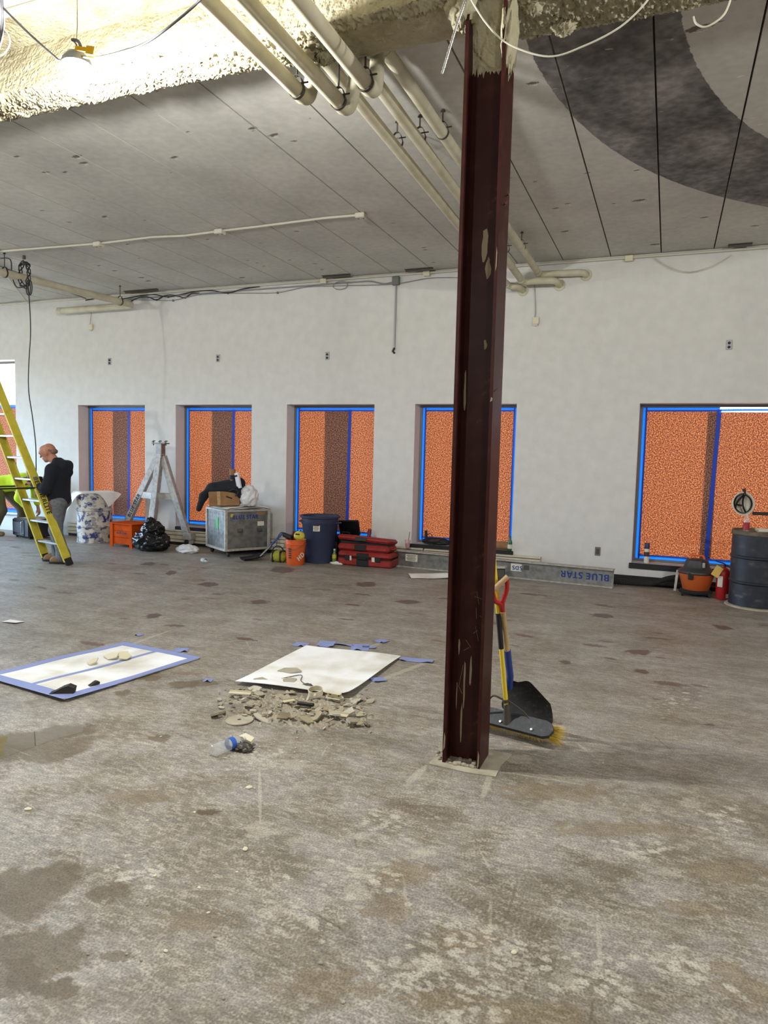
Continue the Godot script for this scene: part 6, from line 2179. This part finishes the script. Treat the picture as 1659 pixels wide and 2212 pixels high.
	lathe(s, [Vector2(0.0345, 0.02), Vector2(0.035, 0.02), Vector2(0.035, 0.105), Vector2(0.0345, 0.105)], 18)
	part(t, "label_band", s, mat(c8(156, 40, 44), 0.5))
	# frame with a handle bar standing on the drum and the hard hat hung on it
	var hb := wl(1625, 1109, dc.z + 0.05)
	t = thing("handle_frame", "black handle bar on a pale post standing on the dark drum", "handle", Vector3(dc.x + 0.10, ly, dc.z + 0.05))
	var o2: Vector3 = t.position
	s = S()
	beam(s, hb - o2, hb - o2 + Vector3(0.75, 0.01, 0), 0.035, 0.035, Vector3.BACK, 0.008)
	part(t, "bar", s, M.black)
	s = S()
	tube(s, [Vector3(0.02, 0.0, 0), Vector3(0.02, hb.y - ly, 0)], 0.022, 12)
	part(t, "post", s, M.label)
	s = S()
	lathe(s, [Vector2(0.0, 0.0), Vector2(0.07, 0.0), Vector2(0.07, 0.008), Vector2(0.0, 0.008)], 18, Vector3(0.02, 0, 0))
	part(t, "foot_plate", s, M.steel)
	p = wl(1605, 1088, dc.z + 0.07)
	var back := Vector3(0.45, 0.12, 0.88).normalized()
	var upv := (Vector3(0.25, 0.95, 0.1) - back * Vector3(0.25, 0.95, 0.1).dot(back)).normalized()
	t = thing("hard_hat", "white hard hat hung on its black straps, hollow side out, at the handle bar", "hard hat", p)
	var hbas := Basis(upv.cross(back), back, upv.cross(back).cross(back)).orthonormalized()
	s = S()
	var shell := []
	for k in 9:
		var g := PI * 0.5 * k / 8.0
		shell.append(Vector2(cos(g) * 0.115, -sin(g) * 0.13))
	lathe(s, [Vector2(0.135, 0.01), Vector2(0.125, 0.012)] + shell, 28, Vector3.ZERO, hbas)
	lathe(s, shell.map(func(v): return v * 0.965), 28, Vector3.ZERO, hbas)
	part(t, "shell", s, M.label)
	var hx2 := upv.cross(back)
	for g in [[Vector2(0.0, 0.105), Vector2(-0.08, -0.065)], [Vector2(0.0, 0.105), Vector2(0.05, -0.09)], [Vector2(-0.06, -0.02), Vector2(0.035, -0.015)]]:
		s = S()
		var pts := []
		for k in 9:
			var q: Vector2 = g[0].lerp(g[1], k / 8.0)
			pts.append(hx2 * q.x + upv * q.y - back * 0.05 * (1.0 - minf(q.length_squared() / 0.011, 1.0)))
		for k in 8:
			beam(s, pts[k], pts[k + 1], 0.022, 0.004, back)
		part(t, "suspension_strap", s, M.black)
	s = S()
	var band := []
	for k in 25:
		var g := TAU * k / 24.0
		band.append(hbas * Vector3(cos(g) * 0.104, 0.0, sin(g) * 0.104))
	for k in 24:
		beam(s, band[k], band[k + 1], 0.004, 0.028, back)
	part(t, "head_band", s, M.black)
	s = S()
	tube(s, [upv * 0.10, upv * 0.17 - upv.cross(back) * 0.02], 0.018, 10)
	part(t, "strap_knob", s, M.black)
	print("right")

# ------------------------------------------------------------------ sheets, rubble and tools on the open floor
func make_floor_sheets() -> void:
	# taped board with white protective sheet
	var A := fl(139, 1516)
	var B := fl(429, 1424)
	var C := fl(268, 1391)
	var D := A + C - B + (fl(-40, 1452) - (A + C - B)) * 0.4
	var f := func(u: float, v: float) -> Vector3:
		var q := A.lerp(B, u).lerp(D.lerp(C, u), v)
		return q + Vector3(0, 0.012 + 0.012 * maxf(0.0, 0.5 - u) * (1.0 - v) * 2.0 + 0.004 * sin(u * 9.0) * sin(v * 5.0), 0)
	var t := thing("floor_sheet", "white protective sheet edged with blue tape lying on the floor, dark wedges on it", "sheet", A)
	var s := S()
	cloth(s, 24, 18, func(u, v): return f.call(u, v) - A, 0.009)
	part(t, "sheet", s, M.sheet_dusty)
	var edge := func(u0: float, v0: float, u1: float, v1: float) -> void:
		var q := S()
		cloth(q, 20, 2, func(a, b):
			return f.call(lerpf(u0, u1, a if absf(u1 - u0) > absf(v1 - v0) else b), lerpf(v0, v1, b if absf(u1 - u0) > absf(v1 - v0) else a)) - A + Vector3(0, 0.0018, 0), 0.001)
		part(t, "tape_strip", q, M.tape_floor)
	edge.call(-0.01, -0.012, 1.01, 0.06)
	edge.call(-0.01, 0.93, 1.01, 1.02)
	edge.call(-0.015, 0.0, 0.06, 1.0)
	edge.call(0.945, 0.0, 1.015, 1.0)
	edge.call(0.06, 0.46, 0.945, 0.505)
	for q in [[0.0, -0.03, 0.34, 0.02], [0.36, -0.02, 0.46, 0.03]]:
		edge.call(q[0], q[1], q[2], q[3])
	# dark wedges on the sheet
	for q in [[136, 1497, 0.16, 0.10, 0.5, "long dark wooden wedge on the corner of the taped white sheet"], [203, 1480, 0.07, 0.06, 1.2, "small dark chunk on the edge of the taped white sheet"]]:
		var p := fl(q[0], q[1], 0.02)
		var w := thing("dark_chunk", q[5], "chunk", p, q[4])
		s = S()
		prism(s, PackedVector2Array([Vector2(-q[2] * 0.5, 0), Vector2(q[2] * 0.45, 0), Vector2(q[2] * 0.5, q[2] * 0.22), Vector2(q[2] * 0.25, q[2] * 0.33), Vector2(0, q[2] * 0.24), Vector2(-q[2] * 0.3, q[2] * 0.08)]), q[3] * 0.6, Transform3D(Basis.IDENTITY, Vector3(0, 0.004, -q[3] * 0.3)))
		part(w, "wood", s, mat(c8(44, 38, 30), 0.9))
	for q in [[262, 1418, 0.13, 0.3], [240, 1421, 0.14, -0.2], [270, 1423, 0.10, 0.8], [200, 1433, 0.07, 0.1]]:
		var p := fl(q[0], q[1], 0.02)
		var w := thing("plaster_shard", "broken cream plaster shard lying on the taped white sheet", "shard", p, q[3], "shards on the taped sheet")
		s = S()
		prism(s, PackedVector2Array([Vector2(-q[2] * 0.5, -0.02), Vector2(-q[2] * 0.2, 0.035), Vector2(q[2] * 0.3, 0.045), Vector2(q[2] * 0.5, 0.0), Vector2(q[2] * 0.1, -0.04)]), 0.008, Transform3D(Basis(Vector3.RIGHT, -1.15 - 0.2 * q[3]), Vector3(0, 0.012, 0)))
		part(w, "plaster", s, M.cream)
	# the plain white sheet
	var a := fl(508, 1481)
	var b := fl(752, 1510)
	var c := fl(866, 1421)
	var d := fl(662, 1396)
	t = thing("floor_sheet", "plain dusty white sheet lying on the floor behind the heap of rubble", "sheet", a)
	s = S()
	cloth(s, 26, 26, func(u, v):
		var q := a.lerp(b, u).lerp(d.lerp(c, u), v)
		return q - a + Vector3(0.0, 0.014 + 0.05 * pow(maxf(u - 0.86, 0.0) / 0.14, 2.0) * (1.0 - v) * 0.5 + 0.006 * sin(u * 5.0 + v * 4.0) + 0.02 * pow(1.0 - v, 6.0), 0), 0.003)
	part(t, "sheet", s, M.sheet_dusty)
	# blue tape scraps and pieces stuck to the floor
	for q in [[650, 1393, 26, 6, 0.1], [705, 1392, 30, 9, 0.3], [778, 1399, 32, 10, 0.35], [825, 1386, 20, 5, -0.2], [900, 1427, 60, 6, 0.15], [818, 1470, 22, 7, -0.6], [300, 1372, 12, 3, 0.0], [392, 1405, 26, 6, 0.5], [450, 1470, 16, 5, 0.3], [760, 1395, 90, 3, 0.12]]:
		var p := fl(q[0], q[1])
		var wx := fl(q[0] - q[2], q[1]).distance_to(fl(q[0] + q[2], q[1])) * 0.5
		var hz := fl(q[0], q[1] - q[3]).distance_to(fl(q[0], q[1] + q[3])) * 0.5
		t = thing("tape_scrap", "scrap of blue masking tape stuck on the concrete near the white sheets", "tape", p, q[4], "blue tape scraps on the floor")
		s = S()
		cloth(s, 8, 3, func(u, v): return Vector3(lerpf(-wx, wx, u) * 0.6, 0.004 + 0.014 * maxf(0.0, sin(u * 7.0 + q[0])) * v, lerpf(-hz, hz, v) * 0.7), 0.001)
		part(t, "tape", s, M.tape_floor)
	# shallow puddle
	var pm := clear(c8(130, 122, 98), 0.10, 0.02)
	t = thing("puddle", "shallow puddle of water on the concrete in front of the taped white sheet", "puddle", fl(40, 1605))
	tag(t, "", "", "", "stuff")
	var poly := PackedVector2Array()
	for q in [[-60, 1590], [20, 1592], [60, 1585], [110, 1572], [150, 1565], [182, 1566], [178, 1582], [140, 1592], [110, 1600], [80, 1612], [40, 1625], [0, 1640], [-70, 1655]]:
		var p := fl(q[0], q[1]) - t.position
		poly.append(Vector2(p.x, -p.z))
	s = S()
	prism(s, poly, 0.0025, Transform3D(Basis(Vector3.RIGHT, Vector3.FORWARD, Vector3.UP), Vector3(0, 0.0006, 0)))
	part(t, "water", s, pm)
	# water bottle on its side
	var p0 := fl(460, 1622, 0.033)
	var p1 := fl(540, 1590, 0.033)
	var ax := (p1 - p0).normalized()
	t = thing("water_bottle", "empty clear plastic water bottle with a blue label lying on the floor", "bottle", p0)
	var bs := Basis(Vector3.UP.cross(ax).normalized(), ax, Vector3.UP.cross(ax).normalized().cross(ax))
	s = S()
	lathe(s, [Vector2(0.0, 0.006), Vector2(0.022, 0.0), Vector2(0.030, 0.006), Vector2(0.033, 0.02), Vector2(0.033, 0.045), Vector2(0.031, 0.05), Vector2(0.033, 0.055), Vector2(0.033, 0.075), Vector2(0.031, 0.08), Vector2(0.033, 0.085), Vector2(0.033, 0.145), Vector2(0.030, 0.17), Vector2(0.018, 0.195), Vector2(0.013, 0.202), Vector2(0.013, 0.212)], 28, Vector3.ZERO, bs)
	part(t, "bottle", s, M.clear_plastic)
	s = S()
	lathe(s, [Vector2(0.0332, 0.108), Vector2(0.0336, 0.108), Vector2(0.0336, 0.140), Vector2(0.0332, 0.140)], 28, Vector3.ZERO, bs)
	part(t, "label_band", s, mat(c8(44, 96, 190), 0.5))
	s = S()
	lathe(s, [Vector2(0.0145, 0.205), Vector2(0.0145, 0.222), Vector2(0.0, 0.222)], 16, Vector3.ZERO, bs)
	part(t, "cap", s, M.label)
	print("sheets")

func make_rubble() -> void:
	var r := RandomNumberGenerator.new()
	r.seed = 99
	var mats := [M.mortar, tri_mat(noise_tex([[0.0, c8(148, 136, 108)], [1.0, c8(192, 180, 152)]], 0.03, 91), 2.0, 0.9), tri_mat(noise_tex([[0.0, c8(118, 106, 86)], [1.0, c8(158, 146, 122)]], 0.03, 92), 2.0, 0.9), tri_mat(noise_tex([[0.0, c8(170, 162, 144)], [1.0, c8(202, 196, 180)]], 0.03, 93), 2.0, 0.9)]
	var meshes := []
	for k in 10:      # a few broken slabs, chips and splinters
		var poly := PackedVector2Array()
		var n := r.randi_range(5, 8)
		for i in n:
			var a := TAU * i / n
			var q := r.randf_range(0.55, 1.0)
			poly.append(Vector2(cos(a) * q, sin(a) * q * (0.6 if k < 7 else 0.18)))
		var s := S()
		prism(s, poly, 0.16 if k < 4 else 0.10, Transform3D(Basis(Vector3.RIGHT, Vector3.FORWARD, Vector3.UP), Vector3.ZERO))
		s.generate_normals()
		meshes.append(s.commit())
	# the heap itself, widest under the sheet's edge
	var hump := func(x: float, z: float) -> float:
		var c := fl(650, 1535)
		var d := Vector2((x - c.x) / 0.62, (z - c.z) / 0.30).length()
		return 0.05 * maxf(0.0, 1.0 - d * d)
	for k in 240:
		var px := r.randf_range(470, 800)
		var py := 1535 + r.randfn(0.0, 1.0) * 24.0
		if px < 560:
			py -= 8
		py = clampf(py, 1490, 1585)
		var p := fl(px, py)
		var size := r.randf_range(0.008, 0.035) if k > 40 else r.randf_range(0.035, 0.085)
		p.y = hump.call(p.x, p.z) * r.randf_range(0.25, 0.9) + 0.004
		var o := put(self, "plaster_chip", meshes[r.randi() % 10], mats[r.randi() % 4])
		tag(o, "broken plaster chip in the heap of rubble before the plain white sheet", "rubble", "plaster chips in the rubble heap")
		o.transform = Transform3D(Basis.from_euler(Vector3(r.randfn(0, 0.25), r.randf() * TAU, r.randfn(0, 0.25))).scaled(Vector3.ONE * size), p)
	# fine dust and grit that fills the heap
	var dust := S()
	var nz := FastNoiseLite.new()
	nz.frequency = 6.0
	var c0 := fl(640, 1535)
	surf(dust, 120, 70, func(u, v):
		var x := c0.x + lerpf(-0.75, 0.70, u)
		var z := c0.z + lerpf(-0.36, 0.36, v)
		return Vector3(x, hump.call(x, z) * (0.55 + 0.6 * nz.get_noise_2d(x, z)) - 0.014 + 0.022 * nz.get_noise_2d(x * 4.0, z * 4.0), z), true)
	var ds := part(self, "plaster_dust", dust, M.grit)
	tag(ds, "fine plaster dust and grit heaped under the broken chips", "dust", "", "stuff")
	# loose crumbs over the floor
	var grit := []
	for k in 3:
		var s := S()
		lump(s, Vector3(0, 0.35, 0), Vector3(1.0, 0.55, 0.8), 0.35, 0.2, 60 + k, 5)
		s.generate_normals()
		grit.append(s.commit())
	for k in 130:
		var px := r.randf_range(60, 1500)
		var py := r.randf_range(1400, 2180)
		if k < 80:
			px = 560 + r.randfn(0, 150)
			py = 1560 + r.randfn(0, 55)
		var p := fl(px, py)
		var size := r.randf_range(0.003, 0.008)
		var o := put(self, "plaster_crumb", grit[k % 3], mats[[0, 1, 3, 3][r.randi() % 4]])
		tag(o, "small plaster crumb lying loose on the concrete floor", "crumb", "loose crumbs on the concrete")
		o.transform = Transform3D(Basis(Vector3.UP, r.randf() * TAU).scaled(Vector3.ONE * size), p)
	for q in [[1110, 2058, 0.012], [430, 1918, 0.008], [450, 1972, 0.007], [358, 2055, 0.008], [530, 1835, 0.014], [538, 1702, 0.016], [420, 1755, 0.008], [318, 1773, 0.007], [60, 1749, 0.016], [512, 1884, 0.006], [335, 1892, 0.008]]:
		var p := fl(q[0], q[1])
		var o := put(self, "plaster_crumb", grit[int(q[0]) % 3], M.cream)
		tag(o, "small plaster crumb lying loose on the concrete floor", "crumb", "loose crumbs on the concrete")
		o.transform = Transform3D(Basis(Vector3.UP, q[0]).scaled(Vector3(q[2], q[2] * 0.6, q[2])), p)
	# recognisable pieces in the heap
	var p := fl(682, 1508, 0.02)
	var t := thing("pipe_clamp", "pale metal pipe clamp lying on the rubble heap", "clamp", p)
	var s := S()
	lathe(s, [Vector2(0.045, 0.0), Vector2(0.049, 0.0), Vector2(0.049, 0.036), Vector2(0.045, 0.036), Vector2(0.045, 0.0)], 24, Vector3(0, 0.028, 0), Basis(Vector3.RIGHT, 0.2))
	part(t, "band", s, M.cream)
	s = S()
	tube(s, [Vector3(0.02, 0.04, 0.045), Vector3(0.025, 0.038, 0.075)], 0.008, 10)
	part(t, "bolt", s, M.cream)
	p = fl(722, 1508, 0.02)
	t = thing("metal_channel", "short cream metal channel piece at the corner of the plain white sheet", "channel", p, -0.05)
	s = S()
	box(s, Vector3(0, 0.022, 0), Vector3(0.11, 0.036, 0.003))
	box(s, Vector3(0, 0.005, 0.016), Vector3(0.11, 0.003, 0.032))
	box(s, Vector3(0, 0.039, 0.016), Vector3(0.11, 0.003, 0.032))
	part(t, "channel", s, M.cream)
	for x in [-0.03, 0.035]:
		s = S()
		lathe(s, [Vector2(0.0, 0.004), Vector2(0.006, 0.003), Vector2(0.007, 0.0)], 10, Vector3(x, 0.022, 0.002), Basis(Vector3.RIGHT, Vector3.BACK, Vector3.UP))
		part(t, "rivet", s, M.hanger)
	p = fl(660, 1525, 0.045)
	t = thing("black_bar", "short black plastic bar on the rubble heap", "bar", p, 0.12)
	s = S()
	box(s, Vector3(0, 0.012, 0), Vector3(0.11, 0.02, 0.022), Basis.IDENTITY, 0.003)
	part(t, "bar", s, M.black)
	p = fl(517, 1557)
	t = thing("cutting_disc", "worn grey cutting disc at the edge of the rubble heap", "disc", p)
	s = S()
	lathe(s, [Vector2(0.013, 0.002), Vector2(0.085, 0.002), Vector2(0.085, 0.008), Vector2(0.013, 0.009), Vector2(0.013, 0.002)], 28, Vector3.ZERO, Basis(Vector3.BACK, 0.04))
	part(t, "disc", s, M.mortar)
	for q in [[518, 1502, 0.15, 0.25], [730, 1549, 0.13, 0.1], [628, 1518, 0.10, 0.9]]:
		p = fl(q[0], q[1], 0.02)
		t = thing("cream_strip", "cream painted metal strip lying in the rubble heap", "strip", p, q[3], "cream strips in the rubble")
		s = S()
		box(s, Vector3(0, 0.014, 0), Vector3(q[2], 0.008, 0.03), Basis.IDENTITY, 0.002)
		part(t, "strip", s, M.cream)
		s = S()
		box(s, Vector3(0, 0.02, -0.014), Vector3(q[2], 0.02, 0.003))
		part(t, "lip", s, M.cream)
	p = fl(640, 1473, 0.02)
	t = thing("bent_wire", "bent dark wire with a twisted end lying on the plain white sheet", "wire", p)
	s = S()
	tube(s, curve([fl(608, 1466, 0.024) - p, fl(635, 1460, 0.026) - p, fl(652, 1459, 0.028) - p, fl(650, 1470, 0.026) - p, fl(660, 1478, 0.024) - p]), 0.003, 6)
	part(t, "wire", s, M.hanger)
	s = S()
	lump(s, fl(665, 1480, 0.024) - p, Vector3(0.03, 0.010, 0.014), 0.6, 0.3, 77, 12)
	part(t, "tangle", s, M.hanger)
	for q in [[627, 1450, 0.09, 0.2], [560, 1472, 0.06, 0.6], [625, 1472, 0.06, 1.0]]:
		p = fl(q[0], q[1], 0.02)
		t = thing("plaster_shard", "thin plaster flake lying on the plain dusty white sheet", "shard", p, q[3], "flakes on the plain sheet")
		s = S()
		prism(s, PackedVector2Array([Vector2(-q[2], -0.03), Vector2(-q[2] * 0.6, 0.03), Vector2(q[2] * 0.4, 0.05), Vector2(q[2], 0.0), Vector2(q[2] * 0.2, -0.05)]), 0.006, Transform3D(Basis(Vector3.RIGHT, -PI / 2 + 0.1), Vector3(0, 0.005, 0)))
		part(t, "flake", s, mats[0])
	p = fl(535, 1605)
	t = thing("plaster_shard", "cream plaster shard propped against the water bottle", "shard", p, -0.5)
	s = S()
	prism(s, PackedVector2Array([Vector2(-0.06, -0.02), Vector2(-0.05, 0.02), Vector2(0.04, 0.025), Vector2(0.06, -0.01)]), 0.016, Transform3D(Basis(Vector3.RIGHT, -1.3), Vector3(0, 0.018, 0)))
	part(t, "plaster", s, M.cream)
	p = fl(525, 1620)
	t = thing("wire_tangle", "small dark tangle of wire and dirt beside the water bottle", "wire", p)
	s = S()
	lump(s, Vector3(0, 0.012, 0), Vector3(0.045, 0.018, 0.03), 0.8, 0.4, 78, 16, 0.001)
	part(t, "tangle", s, M.hanger)
	p = fl(28, 1344)
	t = thing("paper_scrap", "flat white paper scrap lying alone on the concrete", "litter", p)
	s = S()
	cloth(s, 6, 4, func(u, v): return Vector3(lerpf(-0.09, 0.09, u), 0.006 + 0.01 * u * v, lerpf(-0.05, 0.05, v)), 0.001)
	part(t, "scrap", s, M.paper_white)
	print("rubble")

func make_column_tools() -> void:
	# push broom leaning on the back of the column
	var c := fl(1140, 1600)
	var hx := Vector3(0.975, 0, 0.22)
	var head := Vector3(-0.79, 0.0, -4.06)
	var t := thing("push_broom", "push broom with yellow bristles and a yellow and black pole behind the red column", "broom", head)
	var hz := hx.cross(Vector3.UP)
	var hb := Basis(hx, Vector3.UP, hz) * Basis(Vector3.RIGHT, 0.75)
	var hc := Vector3(0, 0.088, 0)
	var s := S()
	var pr := PackedVector2Array([Vector2(-0.30, -0.05), Vector2(0.23, -0.05), Vector2(0.265, -0.035), Vector2(0.28, 0.0), Vector2(0.265, 0.035), Vector2(0.23, 0.05), Vector2(-0.30, 0.05), Vector2(-0.32, 0.0)])
	prism(s, pr, 0.03, Transform3D(hb * Basis(Vector3.RIGHT, Vector3.FORWARD, Vector3.UP), hc))
	part(t, "block", s, M.broom_block)
	s = S()
	for k in 44:
		beam(s, hc + hb * Vector3(-0.30 + k * 0.0122, 0.004, 0.051), hc + hb * Vector3(-0.30 + k * 0.0122, 0.016, 0.051), 0.004, 0.004, Vector3.BACK)
	var ridges := part(t, "ridge_edge", s, M.black)
	tag(ridges, "", "", "", "stuff")
	# bristles: too many to count, one part
	s = S()
	var r := RandomNumberGenerator.new()
	r.seed = 3
	for k in 2200:
		var u := r.randf()
		var x := lerpf(-0.30, 0.275, u)
		var z := r.randf_range(-0.046, 0.046)
		var spl := 0.05 * smoothstep(0.86, 1.0, u)
		var a := hc + hb * Vector3(x, 0.002, z)
		var b := hc + hb * Vector3(x + spl * r.randf_range(0.3, 1.5) + r.randfn(0, 0.005), -0.065, z * 1.2 + r.randfn(0, 0.007))
		if k % 5 == 0 and u > 0.5:      # the splayed tuft at the worn end
			var zz := r.randf_range(-0.04, 0.045)
			a = hc + hb * Vector3(0.265, r.randf_range(-0.01, 0.012), zz)
			b = hc + hb * Vector3(0.33 + r.randf() * 0.02, r.randf_range(-0.06, 0.02), zz * 1.5)
		b.y = maxf(b.y, 0.002)
		var w := Vector3(r.randf() - 0.5, 0, r.randf() - 0.5).normalized() * 0.0018
		tri(s, a - w, a + w, b, hz)
		tri(s, a - w, b, a + w.rotated(Vector3.UP, 1.6), -hz)
	var br := part(t, "bristles", s, M.bristle)
	tag(br, "", "", "", "stuff")
	s = S()
	lathe(s, [Vector2(0.030, 0.0), Vector2(0.024, 0.05), Vector2(0.019, 0.12), Vector2(0.0, 0.12)], 14, Vector3(-0.005, 0.085, 0.02), Basis(Vector3.BACK, 0.05))
	part(t, "socket", s, M.hanger)
	for x in [-0.035, 0.16]:
		s = S()
		lathe(s, [Vector2(0.0, 0.008), Vector2(0.009, 0.006), Vector2(0.010, 0.0)], 10, hc + hb * Vector3(x, 0.03, 0.025), hb)
		part(t, "bolt", s, M.chrome)
	var lo := Vector3(-0.012, 0.17, 0.02)
	var hi := Vector3(-0.115, 1.42, 0.24)
	var ends := [0.0, 0.30, 0.47, 1.0]
	for k in 3:
		s = S()
		tube(s, [lo.lerp(hi, ends[k]), lo.lerp(hi, ends[k + 1])], 0.0135 if k != 1 else 0.015, 14)
		part(t, "pole_grip" if k == 1 else "pole", s, M.black if k == 1 else M.yellow_pole)
	s = S()
	tube(s, [lo.lerp(hi, 0.035), lo.lerp(hi, 0.05)], 0.019, 14)
	tube(s, rounded([lo.lerp(hi, 0.045) + Vector3(-0.015, 0, 0), lo.lerp(hi, 0.045) + Vector3(-0.08, 0.02, -0.01), lo.lerp(hi, 0.0) + Vector3(-0.14, -0.02, -0.02)], 0.03), 0.006, 8)
	tube(s, curve([lo.lerp(hi, 0.045) + Vector3(0.015, 0, 0), lo + Vector3(0.10, -0.0, 0.0), lo + Vector3(0.15, -0.06, 0.0)]), 0.003, 6)
	part(t, "brace", s, M.hanger)
	# shovel behind it
	var tip := fl(1186, 1578)
	var blade_top := wl(1100, 1485, -4.12)
	t = thing("shovel", "round black shovel with a red D-handle leaning behind the red column", "shovel", tip)
	var up := (blade_top - tip).normalized()
	var sd := up.cross(Vector3(0.25, 0.25, 0.93)).normalized()
	if sd.x < 0.0:
		sd = -sd
	var nn := sd.cross(up)
	if nn.z < 0.0:
		nn = -nn
	var bl := blade_top.distance_to(tip) + 0.02
	var half := func(v: float) -> float:      # outline from point to shoulders
		return 0.115 * sqrt(clampf(v / 0.30, 0.0, 1.0)) * (1.0 - 0.55 * pow(smoothstep(0.7, 1.0, v), 2.0))
	for k in 2:
		var off := nn * (0.0 if k == 0 else -0.003)
		if k == 0:
			s = S()
		surf(s, 16, 20, func(u, v):
			var w: float = half.call(v)
			var x = (u * 2.0 - 1.0)
			return up * (v * bl - 0.02 * x * x * smoothstep(0.8, 1.0, v)) + sd * w * x + nn * (-0.05 * (1.0 - x * x) * smoothstep(0.0, 0.5, v)) + off, k == 0)
	part(t, "blade", s, tri_mat(noise_tex([[0.0, c8(24, 24, 25)], [0.7, c8(40, 40, 41)], [1.0, c8(96, 94, 88)]], 0.05, 95, 5), 2.5, 0.55))
	var j0 := up * (bl - 0.04) - nn * 0.04
	var grip := wl(1079, 1262, -3.86) - tip
	var j1 := j0.lerp(grip, 0.12) + Vector3(0.012, 0, 0)
	s = S()
	tube(s, [j0, j1, j1.lerp(grip, 0.30)], 0.021, 12)
	part(t, "socket", s, mat(c8(36, 60, 132), 0.5))
	s = S()
	tube(s, [j1.lerp(grip, 0.29), j1.lerp(grip, 0.72)], 0.0175, 12)
	part(t, "shaft", s, M.wood)
	var g0 := j1.lerp(grip, 0.70)
	var gd := (grip - g0).normalized()
	for k in [-1, 1]:
		s = S()
		tube(s, curve([g0 - gd * 0.0, g0.lerp(grip, 0.35) + sd * 0.008 * k, g0.lerp(grip, 0.62) + sd * 0.045 * k, grip + sd * 0.055 * k]), 0.013, 10)
		part(t, "handle_fork", s, M.red_paint)
	s = S()
	tube(s, [grip - sd * 0.062, grip + sd * 0.062], 0.015, 12)
	part(t, "grip", s, M.wood)
	print("tools")
